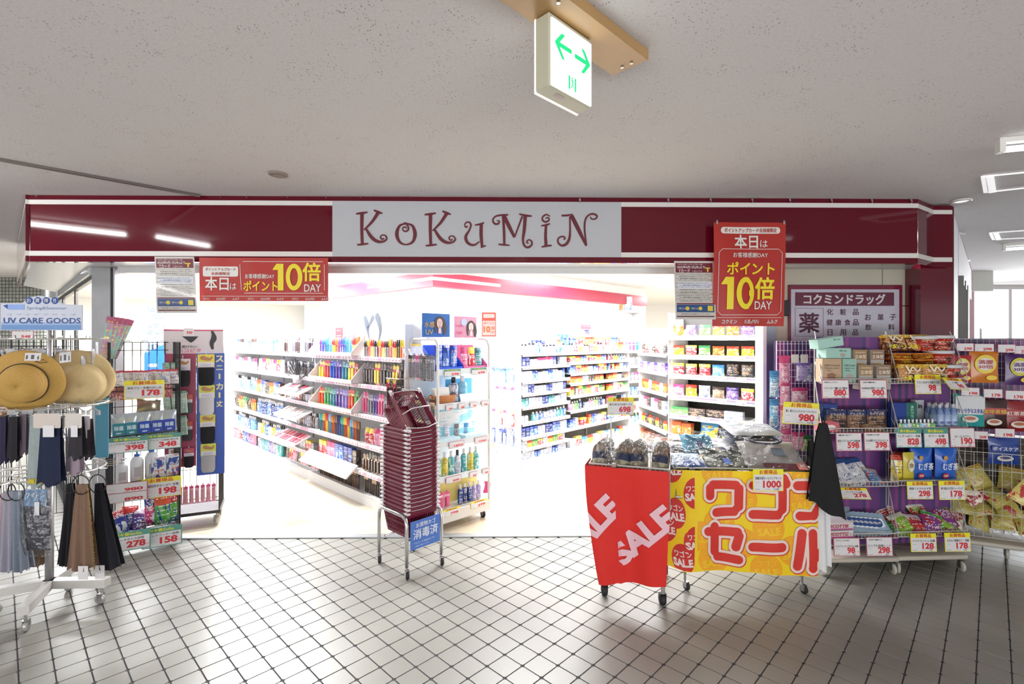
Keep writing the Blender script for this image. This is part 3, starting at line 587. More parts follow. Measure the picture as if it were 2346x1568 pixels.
# ---------------- long cosmetics gondola on the left ----------------
# x axis runs towards the near end; origin at the far end
gA=FL(875,1177); gd=Vector((s7,-s7,0))
def alongG(s): return gA-gd*s+Vector((-.0,.0,0))      # s metres back from the near reference
far=alongG(4.0); GL=4.44; MG=T((far.x,far.y,0),R(-45))
bays=[.9]*4+[.71]; lv=[.30,.55,.82,1.09,1.34]
gon=shelf_unit('cosmetics_gondola','long white cosmetics gondola running back from the shopping baskets','shelf unit',MG,bays,lv,.4,1.62,M('#f0eeec',.6),sw,stpink)
wh='on the %s shelf of the cosmetics gondola, %s bay'
bn=('farthest','second farthest','middle','second nearest','nearest')
plan={ # bay -> rows from the bottom (base, then the five shelves)
4:[('stick',('tan','black'),.028,.15,'makeup brush','makeup_brush','brush'),('blister',('brown','black','tan'),.04,.13,'mascara pack','mascara_pack','cosmetics'),('pouch',('red','pink','orange'),.07,.12,'cotton pouch','cosmetic_pouch','pouch'),('blister',('pink','silver','purple'),.035,.15,'nail tool pack','nail_tool_pack','cosmetics'),('blister',('black','black','red'),.04,.16,'eyeliner pack','eyeliner_pack','cosmetics'),('stick',('black','yellow','red'),.022,.12,'eye pencil','eye_pencil','cosmetics')],
3:[('stick',('tan','brown','black'),.026,.15,'cosmetic brush','cosmetic_brush','brush'),('carton',('red','pink','blue','navy','black'),.075,.13,'compact case','compact_case','compact'),('stick',('teal','yellow','red','sky','orange','brown','navy'),.024,.15,'eyebrow pencil','eyebrow_pencil','pencil'),('blister',('yellow','green','teal','purple','lilac'),.052,.15,'toothbrush pack','toothbrush_pack','toothbrush'),('blister',('red','yellow','blue','purple','teal'),.052,.15,'hair brush pack','hair_brush_pack','brush'),('stick',('purple','blue','teal','sky','red','orange'),.026,.14,'razor','razor','razor')],
2:[('tube',('black','red','pink'),.04,.12,'lipstick','lipstick','cosmetics'),('carton',('white','red','silver'),.06,.08,'palette box','palette_box','cosmetics'),('bottle',('white','black','silver'),.04,.13,'nail polish','nail_polish','cosmetics'),('carton',('black','white','red'),.06,.07,'powder box','powder_box','cosmetics'),('stick',('black','silver','black'),.022,.13,'mascara','mascara','cosmetics'),('blister',('black','white','silver'),.045,.14,'comb pack','comb_pack','comb')],
1:[('bottle',('white','teal','sky','lilac'),.055,.14,'lotion bottle','lotion_bottle','bottle'),('bottle',('white','yellow','blue'),.05,.13,'cream bottle','cream_bottle','bottle'),('bottle',('blue','navy','navy'),.045,.15,'deodorant bottle','deodorant_bottle','bottle'),('carton',('orange','blue','black'),.06,.12,'soap box','soap_box','box'),('tube',('white','pink','red'),.05,.13,'face wash tube','face_wash_tube','tube'),('carton',('teal','green','white'),.06,.12,'skin care box','skin_care_box','box')],
0:[('pouch',('pink','red','blue','purple'),.07,.15,'cotton bag','cotton_bag','pouch'),('bottle',('white','blue','sky'),.055,.14,'shampoo bottle','shampoo_bottle','bottle'),('pouch',('black','orange','green'),.07,.13,'refill bag','refill_bag','pouch'),('bottle',('sky','white','blue'),.05,.14,'milk lotion','milk_lotion','bottle'),('tube',('pink','white','silver'),.05,.13,'hand cream','hand_cream','tube'),('carton',('white','blue','tan'),.06,.13,'beauty box','beauty_box','box')]}
for b_,rows in plan.items():
    for j,(kd,cols,w,h,what,nm,ct) in enumerate(rows):
        z=.1 if j==0 else lv[j-1]
        h=min(.205,h*1.3); w=w*1.08
        run(MG,b_*.9+.03,b_*.9+(.87 if b_<4 else .69),.03,z+.001,kd,cols,w,h,wh%(ORD[5-j] if j else 'bottom',bn[b_]),what,nm,ct,gap=.006,block=2)
# tilted clear-fronted display trays in the second nearest bay, and a white ledge
for z,lb,c in ((1.34,'clear fronted display tray of razors on top of the cosmetics gondola','#f0ecee'),(1.09,'white slanting display tray of hair brushes on the cosmetics gondola','#f0eee6'),(.82,'white slanting display tray of toothbrushes below the hair brushes','#eef0dc')):
    o=thing('display_tray',lb,'tray',mw=MG@T((2.7,-.07,z)))
    MB().box(0,.9,0,.008,0,.035).box(0,.9,0,.1,0,.006).build('front',M(c,.3),o)
    for x in (.0,.892): MB().add([(x,0,0),(x,.14,0),(x,.14,.2),(x,0,.04),(x+.008,0,0),(x+.008,.14,0),(x+.008,.14,.2),(x+.008,0,.04)],[(0,3,2,1),(4,5,6,7),(0,4,7,3),(3,7,6,2),(1,2,6,5),(0,1,5,4)]).build('side_panel',M('#e6dede',.3),o)
o=tag(MB().add([(0,0,0),(1.0,0,0),(1.0,.12,.1),(0,.12,.1),(0,.01,-.01),(1.0,.01,-.01),(1.0,.13,.09),(0,.13,.09)],[(0,1,2,3),(7,6,5,4),(0,4,5,1),(2,6,7,3),(1,5,6,2),(0,3,7,4)]).build('header_ledge',plas_w),'blank white slanting ledge over the makeup brushes of the cosmetics gondola','display panel'); o.matrix_world=MG@T((2.6,-.13,.245))
for k_,(z,y,n,cc) in enumerate(((.40,-.16,7,('#c8485a','#d88a94','#8a3040')),(.66,-.14,6,('#d8d4d0','#b0a49c','#e0c0b8')),(.92,-.12,6,('#c04858','#e4dcd8','#3a3238')))):
    o=thing('tester_tray','slanting clear tester tray with small colour pans on the middle gondola bay, %s'%('lowest','middle one','upper one')[k_],'tray',mw=MG@T((1.95,y,z),0,R(22)))
    MB().bbox(0,.62,0,.19,-.012,.004,.002).box(0,.62,-.004,0,-.03,.02).build('tray',M('#e4e2e4',.2),o)
    for i in range(n):
        for j in range(2): MB().bbox(.03+i*.085,.095+i*.085,.02+j*.085,.09+j*.085,.004,.014,.002).build('colour_pan',M(cc[(i+j)%3],.4),o)
o=thing('brush_holder','round clear holder of fanned black makeup brushes on the middle gondola bay','brush holder',mw=MG@T((2.35,-.03,1.02)))
MB().lathe([(.05,0),(.06,.09),(.055,.09),(.045,.005)],16).build('cup',M('#d0d0d4',.15,alpha=.7),o,True)
for i in range(22):
    a=R(-80+160*(i%11)/10); b_=.12+.05*(i//11); MB().tube([(0,0,.03),(sin(a)*b_,-.03*(i//11),.05+cos(a)*b_*1.05)],.004,5).tube([(sin(a)*b_,-.03*(i//11),.05+cos(a)*b_*1.05),(sin(a)*(b_+.04),-.03*(i//11),.05+cos(a)*(b_+.04)*1.05)],.008,5).build('brush',M('#1a181c',.4),o)
# header pictures along the top of the gondola
def boardpic(name,label,Mx,w,h,m,cat='poster',t=.006):
    o=tag(ob(name,MB().bbox(-w/2,w/2,0,t,0,h,.001).mesh(name,m),None,Mx),label,cat); return o
zz=1.62
for x,w,h,c,lb in ((2.78,.17,.19,('#e8d8a8','#c89858','#a86848'),'cream header card with brown stripes on top of the cosmetics gondola'),(2.98,.15,.2,('#d8303c','#d8303c','#c02030'),'red header card standing on the cosmetics gondola'),(3.2,.22,.2,('#eedce4','#9078a8','#d06868'),'striped header card beside the red card on the gondola'),(2.6,.13,.12,('#a8d8e4','#d8e4ee','#8ab4d4'),'pale blue header card on the cosmetics gondola')):
    boardpic('header_card',lb,MG@T((x,.12,zz-.2)),w,h,PM(c[0],c[1],c[2],'#ffffff',.6,.4,.5),'sign')
# large face picture and white panels above the nearest bay
o=boardpic('header_picture','wide pale header picture with the dark hair of a face, above the nearest bay',MG@T((3.98,.1,1.45)),.9,.26,M('#eef2f4',.3,var=.02))
MB().stroke([(-.44,.24,.06),(-.4,.17,.07),(-.38,.1,.03),(-.36,.05,.01)],-.002).stroke([(-.3,.25,.05),(-.34,.2,.04),(-.4,.14,.02)],-.002).stroke([(-.22,.25,.08),(-.19,.2,.06),(-.17,.12,.04),(-.2,.03,.01)],-.002).build('hair',M('#4a5568',.5),o)
MB().rrect(-.39,-.21,.01,.2,.05,-.001).build('face',M('#eadfe4',.5),o)
tag(MB().box(0,.95,-.02,.0,0,.02).build('yellow_ledge',M('#f0d868',.4)),'yellow strip along the top shelf of the nearest gondola bay','display strip').matrix_world=MG@T((3.5,.08,1.44))
boardpic('yellow_card','plain yellow card behind the hooks of the nearest gondola bay',MG@T((4.1,.1,1.34)),.12,.1,M('#f4dc78',.5),'sign')
# ---------------- end display facing the entrance ----------------
e0_=FL(1003,1226); ME=T((e0_.x,e0_.y,0),R(43)); EW=.52; ED=.38
en=thing('end_display','white wheeled end display with arched tube frame behind the shopping baskets','display stand',mw=ME)
for x in (0,EW):
    for y in (0.0,): MB().tube([(x,y,.1),(x,y,1.44),(x+(.0),y+.02,1.485),(x,y+.06,1.5),(x,ED-.06,1.5),(x,ED-.02,1.485),(x,ED,1.44),(x,ED,.1)],.011,8).build('tube_frame',M('#e2e0dc',.35,.1),en,True)
MB().bbox(-.01,EW+.01,-.01,ED,.07,.16,.004).build('base',M('#d6d2cc',.4),en)
ez=[.17,.42,.69,.985,1.25]
for z in ez[1:]: MB().box(.0,EW,0,ED,z-.01,z).box(0,EW,-.008,0,z-.03,z+.015).build('shelf',M('#dfe6ea',.25),en)
MB().box(.0,EW,ED-.01,ED,.16,1.45).build('back_panel',M('#dfe8f0',.4),en)
def caster(parent,x,y,zt,r=.03,wm=rubber,name='caster',th=.018,fork=steel,ang=0):
    o=ob(name,None,parent,T((x,y,0),ang))
    MB().lathe([(0,-th/2),(r*.86,-th/2),(r,-th*.25),(r,th*.25),(r*.86,th/2),(0,th/2)],16,mat=Matrix.Translation((0,.012,r))@Matrix.Rotation(R(90),4,'Y')).build('wheel',wm,o,True)
    mb=MB()
    for s in (-1,1): mb.box(s*(th/2+.002)-.0015,s*(th/2+.002)+.0015,-.004,.022,r*.7,r*2.05)
    mb.box(-th/2-.004,th/2+.004,-.006,.022,r*2.0,r*2.12).lathe([(.007,r*2.1),(.007,zt)],8); mb.build('fork',fork,o)
    return o
MB().tube([(0,ED-.05,1.18),(-.13,ED-.04,1.18),(-.15,ED+.13,1.18)],.004,6).build('strip_rail',wwire,en)
for x,y in ((EW-.03,.03),(EW-.03,ED-.03),(.03,ED-.03),(.03,.03)): caster(en,x,y,.075)
def we_(k): return 'on the %s shelf of the end display'%k
# contents
run(ME,.015,.24,.04,ez[4],'pouch',('blue','sky'),.07,.2,we_('top'),'spray pouch','spray_pouch','pouch',hv=.05)
run(ME,.28,.5,.04,ez[4],'tube',('pink','red','teal'),.07,.185,we_('top'),'jelly tube','jelly_tube','tube',block=1,hv=.05)
for x,w,c,lb in ((.0,.25,'#2a5ad0','blue carton tray for spray pouches on the top of the end display'),(.26,.25,'#e070a8','pink carton tray for jelly tubes on the top of the end display')):
    o=tag(MB().box(x,x+w,.01,.014,ez[4],ez[4]+.03).box(x,x+w,.01,.2,ez[4],ez[4]+.004).box(x,x+w,.2,.204,ez[4],ez[4]+.2).add([(x,.01,ez[4]),(x,.2,ez[4]),(x,.2,ez[4]+.19),(x,.01,ez[4]+.04)],[(0,3,2,1)]).add([(x+w,.01,ez[4]),(x+w,.2,ez[4]),(x+w,.2,ez[4]+.19),(x+w,.01,ez[4]+.04)],[(0,1,2,3)]).build('carton_tray',M(c,.4)),lb,'tray'); o.matrix_world=ME
run(ME,.2,.46,.08,ez[3],'bottle',('white','sky','white'),.08,.21,we_('second'),'sunscreen bottle','sunscreen_bottle','bottle',block=1,hv=.05,gap=.012)
boardpic('blue_board','light blue display board on the second shelf of the end display',ME@T((.36,.2,ez[3])),.28,.18,M('#5ab4ee',.4),'display panel')
o=tag(MB().add([(.22,-.0,0),(.5,-.0,0),(.47,.05,.07),(.24,.05,.07),(.22,.004,0),(.5,.004,0),(.47,.054,.07),(.24,.054,.07)],[(0,1,2,3),(7,6,5,4)]).build('white_ledge',plas_w),'white slanted card at the front of the second shelf of the end display','card'); o.matrix_world=ME@T((0,-.01,ez[3]))
# wicker basket
def basket_w(u,v):
    a=2*PI*u; r=1+.02*sin(a*18)*cos(v*22); return ((.075+.03*v)*r*cos(a)*1.2,(.05+.02*v)*r*sin(a),v*.075)
o=tag(MB().grid(basket_w,48,10).build('wicker_basket',M('#b87848',.6,var=.35,scale=120),smooth=False),'small brown wicker basket with white leaflets on the end display','basket'); o.matrix_world=ME@T((.1,.07,ez[3]))
for k in range(4):
    tag(ob('leaflet',cache('leaf',lambda: MB().box(-.07,.07,0,.0015,0,.12).mesh('leaflet',M('#eeeeea',.5))),None,ME@T((.09+k*.004,.05+.015*k,ez[3]+.015),0,R(-12-4*k))),'white leaflet standing in the small wicker basket','leaflet','leaflets in the wicker basket')
boardpic('water_picture','pale turquoise display board on the middle shelf of the end display',ME@T((.26,.18,ez[2])),.5,.24,PM('#9fe0ee','#8ad0ea','#ffffff','#c0ecf4',.9,.3,.48),'display panel')
run(ME,.05,.45,.1,ez[2],'tube',('sky','white','silver'),.05,.12,we_('middle'),'serum tube','serum_tube','tube',block=1,gap=.05)
for x,w in ((.02,.2),(.27,.22)):
    tag(ob('sample_tray',MB().bbox(0,w,0,.09,0,.03,.003).mesh('sample_tray',M('#cfeef6',.2)),None,ME@T((x,0,ez[2]+.001))),'clear blue sample tray on the middle shelf, %s side'%('basket' if x<.1 else 'shop'),'tray')
run(ME,.015,.5,.03,ez[1],'bottle',('teal','yellow','teal','white'),.052,.19,we_('fourth'),'lotion bottle','lotion_bottle','bottle',block=1,gap=.012,hv=.03)
run(ME,.24,.5,.04,ez[0],'bottle',('navy','lilac','pink'),.042,.15,we_('bottom'),'body mist bottle','mist_bottle','bottle',gap=.006,hv=.03)
run(ME,.03,.2,.04,ez[0],'blister',('pink','black','lilac'),.055,.13,we_('bottom'),'make-up pack','makeup_pack','cosmetics',gap=.006)
boardpic('yellow_backing','yellow backing card on the bottom shelf of the end display',ME@T((.3,.13,ez[0])),.4,.2,M('#f4e48c',.5),'card')
# portrait posters above
def face(o,x,z,s,hair,skin,rot=0):
    MB().disc(x+.01*s,z+.0*s,.36*s,.42*s,-.0035,20).stroke([(x-.3*s,z+.1*s,.22*s),(x-.34*s,z-.4*s,.2*s),(x-.3*s,z-.7*s,.1*s)],-.0035).stroke([(x+.3*s,z+.1*s,.28*s),(x+.42*s,z-.4*s,.34*s),(x+.4*s,z-.75*s,.2*s)],-.0035).build('hair',M(hair,.5),o)
    MB().disc(x,z-.08*s,.24*s,.33*s,-.0042,20).poly((x-.09*s,-.0042,z-.3*s),(x-.12*s,-.0042,z-.75*s),(x+.14*s,-.0042,z-.75*s),(x+.1*s,-.0042,z-.3*s)).build('face',M(skin,.5),o)
    mb=MB()
    for q in (-1,1): mb.disc(x+q*.1*s,z-.03*s,.04*s,.018*s,-.005,8); mb.stroke([(x+q*.05*s,z+.05*s,.014*s),(x+q*.15*s,z+.05*s,.012*s)],-.005)
    mb.stroke([(x,z-.06*s,.012*s),(x+.015*s,z-.16*s,.014*s)],-.005); mb.build('eyes',M('#3a2a2c',.5),o)
    MB().disc(x,z-.24*s,.07*s,.025*s,-.005,10).build('mouth',M('#c05060',.5),o)
o=boardpic('portrait_poster','blue poster with a long haired smiling woman above the end display',ME@T((.1,.16,1.515),0,0,0),.27,.19,M('#2e68b4',.3,var=.15,scale=14))
face(o,.03,.12,.12,'#4a3a38','#e2c4bc'); MB().text('水感',-.07,.1,.045,y=-.004,bold=.02).text('UV',-.07,.04,.04,y=-.004,bold=.01).build('lettering',M('#c8a860',.4),o)
o=boardpic('portrait_poster','pink poster with a woman with tied up hair above the end display',ME@T((.4,.16,1.51)),.24,.18,M('#d898b4',.3,var=.1,scale=14))
face(o,.055,.1,.11,'#3a2c30','#eed8d4'); MB().disc(-.02,.13,.032,.032,-.003).build('emblem',M('#b8c8e8',.4),o); MB().text('PURE',-.07,.04,.022,y=-.004,bold=.02).text('うるおい',-.065,.1,.02,y=-.004,bold=.02).build('lettering',M('#e05888',.4),o)
o=boardpic('point_card','faded red and white ten times point card above the end display',ME@T((.66,.16,1.52),R(-43)),.125,.215,M('#e8604c',.4))
MB().rect(-.055,.055,.012,.14,-.001).rrect(-.05,.05,.165,.2,.01,-.001).build('white_field',M('#f8e4dc',.5),o)
MB().text('ポイント',0,.12,.025,w=.09,y=-.003,bold=.03).text('10',-.018,.065,.055,y=-.003,bold=.04).text('倍',.035,.075,.03,y=-.003,bold=.03).text('DAY',.035,.04,.016,y=-.003,bold=.02).build('lettering',M('#e87838',.5),o)
# hooks with packs on the left side of the end display
for j,z in enumerate((1.17,.84)):
    for i in range(7):
        c=('tan','silver','pink','silver','black','silver','silver')[i] if j==0 else ('pink','black','tan','green','brown','silver','brown')[i]
        o=ob('hair_goods_pack',blister(.052,.2,P(c,.8,.5),M('#8a8a90',.1,alpha=.5)),None,ME@T((-.02-.0*i,ED-.03-i*.05,z),R(-90+18)))
        tag(o,'%s hair goods pack, %s row, side of the end display'%(c,('upper','lower')[j]),'hanging pack','hanging packs at the side of the end display')
    for i in range(4):
        tag(ob('hook_label',cache('hl',lambda: MB().box(-.014,.014,0,.003,0,.055).mesh('hook_label',plas_w)),None,ME@T((-.08,ED-.05-i*.085,z+.2),R(-90),R(25))),'blank white label over the %s hair goods row'%('upper','lower')[j],'label','hook labels at the side of the end display')
# dark red hanging cards between gondola and end display
for i in range(4):
    tag(ob('red_strip_pack',blister(.05,.24,P(('red','black')[i%2],.85,.62),M('#3a1420',.2)),None,ME@T((-.13-.0*i,ED+.12-i*.05,.93),R(-60))),'%s long pack hanging behind the top shopping basket'%('dark red','black')[i%2],'hanging pack','long packs behind the top basket')
# ---------------- white medicine gondola ----------------
c0=FL(1196,1078); MMd=T((c0.x,c0.y,0),R(45)); mb1=[.1,.242,.361,.534,.718,.866,1.015,1.19,1.33]
lvA=[.235,.36,.53,.715,.866,1.01,1.18,1.33]; lvB=[.36,.58,.77,.93,1.06,1.2,1.33]
mg=shelf_unit('medicine_gondola','white medicine gondola with many narrow shelves in the middle of the shop','shelf unit',MMd,[.9,.9,.55],[lvA,lvB,lvB],.42,1.42,M('#97938c',.6),sw,stblue)
wm_='on the %s shelf of the medicine gondola, %s bay'
mcol=[('white','white','blue'),('white','yellow','green','red'),('navy','blue','white'),('white','teal','blue','white'),('teal','white','white','navy'),('white','navy','white'),('white','white','blue'),('navy','white','pink','pink')]
fcol=[('white','red','sky','yellow'),('blue','white','red','orange'),('pink','green','navy','white'),('yellow','white','red','green'),('orange','yellow','white','black'),('blue','red','yellow','white'),('red','yellow','blue','red'),('silver','red','yellow')]
def hgt(l,j): l=[.1]+l+[1.5]; return l[j+1]-l[j]-.045
for bi,(x0,x1,l,pc) in enumerate(((.03,.87,lvA,mcol),(.93,1.77,lvB,fcol),(1.83,2.32,lvB,fcol))):
    for j in range(len(l)+1):
        z=.1 if j==0 else l[j-1]; h=max(.055,min(.13,hgt(l,j))); n=len(l)-j
        kd='bottle' if (j+bi)%5==3 else 'carton'; w=(.05,.06,.042,.055,.065)[(j*2+bi)%5]
        run(MMd,x0,x1,.03,z+.001,kd,pc[j%8],w,h,wm_%(('top','second','third','fourth','fifth','sixth','seventh','eighth','bottom')[n] if j else 'bottom',('nearest','middle','far')[bi]),'medicine '+('box' if kd=='carton' else 'bottle'),'medicine_'+('box' if kd=='carton' else 'bottle'),'medicine',gap=.005,block=2,hv=.25,skip=.04,dz=0)
# hanging packs on the end of the medicine gondola
eg=thing('end_rack','narrow white end rack of hanging packs at the near end of the medicine gondola','rack',mw=MMd@T((-.012,.0,0),0))
mb=MB()
for i in range(7): y=.03+i*.06; mb.tube([(-.03,y,.02),(-.03,y,1.42)],.003,4)
for z in (.02,.2,.4,.6,.8,1.0,1.2,1.42): mb.tube([(-.03,.03,z),(-.03,.39,z)],.003,4)
mb.build('wire_panel',wwire,eg); MB().box(-.05,-.0,.0,.02,0,1.45).build('post',sw,eg); MB().box(-.34,0,.0,.42,.0,.05).build('base',sw,eg)
for j,(z,cs) in enumerate(((1.22,('silver','white')),(.99,('blue','sky','blue')),(.77,('pink','white')),(.5,('red','white','pink')),(.28,('navy','white','navy')))):
    for i in range(6):
        c=cs[i%len(cs)]; y=.04+i*.062
        tag(ob('hanging_pack',blister(.055,.17,P(c,.8,.5),M('#e8ecf4',.1,alpha=.5)),None,MMd@T((-.09,y+.03,z),R(-90))),'%s pack in row %s of the medicine gondola end rack'%(c,('one (top)','two','three','four','five (lowest)')[j]),'hanging pack','hanging packs on the medicine gondola end')
# goods along the wall on the far right of the medicine gondola
# ---------------- snack shelves ----------------
sr=W(2.47,5.02); MSn=T((sr.x-.95*s7,sr.y+.95*s7,0),R(-45))
sl=[.20,.42,.645,.86,1.10,1.32,1.535]
stripm=strip_mat(6,'#b9dcc0','#efefef','#c06070'); 
sn=shelf_unit('snack_shelf','white snack shelf with mint green price rails beside the steel post','shelf unit',MSn,[.95],sl,.38,1.8,M('#4c4a48',.6),sw,None,lip=.05)
for z in sl:
    MB().box(.01,.94,-.009,-.0065,z-.048,z-.026).build('green_rail',M('#a9d8b4',.4),sn); MB().box(.01,.94,-.009,-.0065,z-.022,z-.002).build('grey_rail',M('#8a7d94',.4),sn)
    n=0
    for k in range(5):
        if random.random()<.25: continue
        x=.04+k*.18+random.uniform(-.02,.02)
        t=thing('price_tag','%s small price tag on the mint rail of the snack shelf, %s rail'%(('first','second','third','fourth','fifth')[k],ORD[7-sl.index(z)-1]),'price tag',group='price tags on the snack shelf rails',mw=MSn@T((x,-.012,z-.05)))
        MB().box(0,.1,0,.002,0,.055).build('card',cardw,t); MB().rect(.0,.1,.043,.055,-.0005).build('header',M('#efd98a',.5),t); MB().text(random.choice(('98','118','168','100','138')),.065,.02,.018,y=-.0008,bold=.02).build('lettering',redink,t)
ws_='on the %s shelf of the snack shelf'
srow=[(.1,'pouch',('brown','black'),.12,.12),(.2,'carton',('brown','navy','orange','orange','red'),.13,.14),(.42,'carton',('orange','orange'),.11,.14),(.645,'carton',('green','black','black','white'),.19,.09),(.86,'pouch',('pink','yellow','white','tan','purple','red'),.13,.13),(1.10,'pouch',('red','red','red','sky','black','black'),.13,.13),(1.32,'pouch',('yellow','red','green','orange','yellow'),.13,.11),(1.535,'pouch',('orange','purple','green','yellow'),.13,.12)]
for j,(z,kd,cols,w,h) in enumerate(srow):
    if z==.42:
        run(MSn,.03,.28,.03,z+.001,kd,cols,w,h,ws_%'sixth','biscuit box','biscuit_box','snack',d=.08,block=1)
        for x,wd,hh,c,lb in ((.42,.2,.16,'yellow','bag of yellow corn snacks lying on the snack shelf'),(.66,.2,.1,'yellow','low bag of yellow corn snacks beside the blue biscuit packet')):
            tag(ob('snack_bag',pouch(wd,hh,.06,PM('#5a9ad0','#4a8ac4','#f0d850','#f4f0d0',.8,.25,.46)),None,MSn@T((x,.08,z),0,R(-15))),lb,'snack')
        o=tag(ob('biscuit_packet',cache('bsk',lambda: MB().bbox(-.15,.15,0,.06,0,.06,.012,seg=2).mesh('biscuit_packet',PM('#4a4a98','#3a3a80','#e8b050','#ffffff',.8,.3,.5))),None,MSn@T((.78,.0,z))),'long blue biscuit packet lying at the front of the snack shelf','snack'); continue
    run(MSn,.03,.93,.03,z+.001,kd,cols,w,h,ws_%('bottom','seventh','sixth','fifth','fourth','third','second','top')[j],'snack '+('box' if kd=='carton' else 'bag'),'snack_'+('box' if kd=='carton' else 'bag'),'snack',d=.07,gap=.02 if kd=='pouch' else .006,block=1,hv=.1)
# side wing of the snack shelf
pw=MSn@Vector((0,0,0)); MSw=T((pw.x-.10,pw.y+.93,0),R(-84))
sw2=shelf_unit('snack_wing','narrow white side wing of the snack shelf facing the medicine gondola','shelf unit',MSw,[.9],sl[:6],.25,1.6,M('#d8d8d8',.6),sw,stp)
for j,z in enumerate([.1]+sl[:6]):
    run(MSw,.03,.87,.03,z+.001,'carton' if j%2 else 'pouch',(('brown','black','pink'),('orange','brown'),('yellow','black'),('white','pink','black'),('orange','yellow','white'),('purple','white'),('black','red','white'))[j],.1,.12,'on the %s shelf of the snack side wing'%ORD[6-j],'sweet pack','sweet_pack','snack',gap=.01,block=1)
# wall shelves behind (right of the medicine gondola)
wk=MMd@T((2.5,.7,0),R(-18)); wu=shelf_unit('hygiene_shelf','white wall shelf of hygiene goods between medicine gondola and snacks','shelf unit',wk,[1.0,1.0],[.3,.55,.8,1.05,1.3],.35,1.7,M('#c8c4c0',.6),sw,stblue)
for j,z in enumerate([.1,.3,.55,.8,1.05,1.3,]):
    run(wk,.03,1.95,.03,z+.001,('bottle','carton','pouch','tube','blister','blister')[j],(('blue','white','teal'),('orange','red','white'),('yellow','sky','blue'),('silver','pink'),('navy','white','silver'),('pink','teal','white','blue'))[j],.07,.15,'on the %s shelf of the hygiene wall shelf'%ORD[5-j],'toiletry','toiletry','toiletry',gap=.012,block=2)
# things on top of the medicine gondola
run(MMd,.05,.9,.1,1.42,'carton',('white','navy','white','yellow'),.07,.07,'on top of the medicine gondola, nearest bay','stacked box','stacked_box','medicine',gap=.01)
run(MMd,.95,2.3,.1,1.42,'carton',('blue','red','yellow','red','red'),.06,.11,'on top of the medicine gondola, far bays','stacked box','stacked_box','medicine',gap=.01)
boardpic('medicine_poster','blue and white medicine poster with a figure on top of the medicine gondola',MMd@T((1.0,.2,1.43)),.24,.24,PM('#3f9ae4','#e8ecec','#ffffff','#1a3a8a',.55,.4,.5))
boardpic('medicine_poster','red headed medicine card on the far bay of the medicine gondola',MMd@T((1.45,.15,1.46)),.22,.24,PM('#e8e8ea','#d04858','#3a3468','#ffffff',.7,.4,.55))
# tall red packaging stack and round hanging card deeper in the shop
bm_=W(2.05,9.4); run(T((bm_.x-.3,bm_.y,0),R(20)),0,.7,0,2.05,'carton',('red','orange','white'),.1,.3,'stacked high on the back shelf of the shop','red gift carton','gift_carton','box',gap=.004,block=2)
tag(ob('back_shelf',MB().box(-.05,.8,-.02,.25,2.01,2.05).box(-.05,-.03,0,.25,0,2.01).box(.78,.8,0,.25,0,2.01).mesh('back_shelf',sw),None,T((bm_.x-.3,bm_.y,0),R(20))),'tall white shelf carrying the red gift cartons','shelf unit')

# ---------------- printed cards and banners ----------------
def clipx(mb,x0,x1,z0=None,z1=None):
    bm=bmesh.new(); vs=[bm.verts.new(v) for v in mb.v]; out=MB()
    lay=bm.faces.layers.int.new('m')
    for f,m in zip(mb.f,mb.m):
        try: q=bm.faces.new([vs[i] for i in f]); q[lay]=m
        except Exception: pass
    for co,no in (((x0,0,0),(-1,0,0)),((x1,0,0),(1,0,0)))+((((0,0,z0),(0,0,-1)),((0,0,z1),(0,0,1))) if z0 is not None else ()):
        bmesh.ops.bisect_plane(bm,geom=bm.verts[:]+bm.edges[:]+bm.faces[:],plane_co=co,plane_no=no,clear_outer=True)
    bm.verts.index_update()
    out.add([v.co for v in bm.verts],[[v.index for v in f.verts] for f in bm.faces]); out.m=[f[lay] for f in bm.faces]; bm.free(); return out
def subdiv(mb,d=.03):
    bm=bmesh.new(); vs=[bm.verts.new(v) for v in mb.v]; lay=bm.faces.layers.int.new('m')
    for f,m in zip(mb.f,mb.m):
        try: q=bm.faces.new([vs[i] for i in f]); q[lay]=m
        except Exception: pass
    bmesh.ops.triangulate(bm,faces=bm.faces[:])
    for _ in range(4):
        e=[x for x in bm.edges if x.calc_length()>d]
        if not e: break
        bmesh.ops.subdivide_edges(bm,edges=e,cuts=1); bmesh.ops.triangulate(bm,faces=bm.faces[:])
    bm.verts.index_update(); out=MB(); out.add([v.co for v in bm.verts],[[v.index for v in f.verts] for f in bm.faces]); out.m=[f[lay] for f in bm.faces]; bm.free(); return out
glossred=M('#ab2a23',.34,var=.03)
def ten(mb,x,z,w,h,y):
    a=x-w/2; t=.15*w
    mb.poly((a+.17*w,y,z-h/2),(a+.36*w,y,z-h/2),(a+.36*w,y,z+h/2),(a+.12*w,y,z+h/2),(a,y,z+.3*h),(a,y,z+.27*h),(a+.17*w,y,z+.27*h))
    cx=x+.22*w; rx=.28*w; rz=h/2; n=36; ix=rx-t; iz=rz-t
    vs=[(cx+p*cos(2*PI*k/n),y,z+q*sin(2*PI*k/n)) for p,q in ((rx,rz),(ix,iz)) for k in range(n)]
    return mb.add(vs,[(k,(k+1)%n,(k+1)%n+n,k+n) for k in range(n)])
HDR='お買得品'
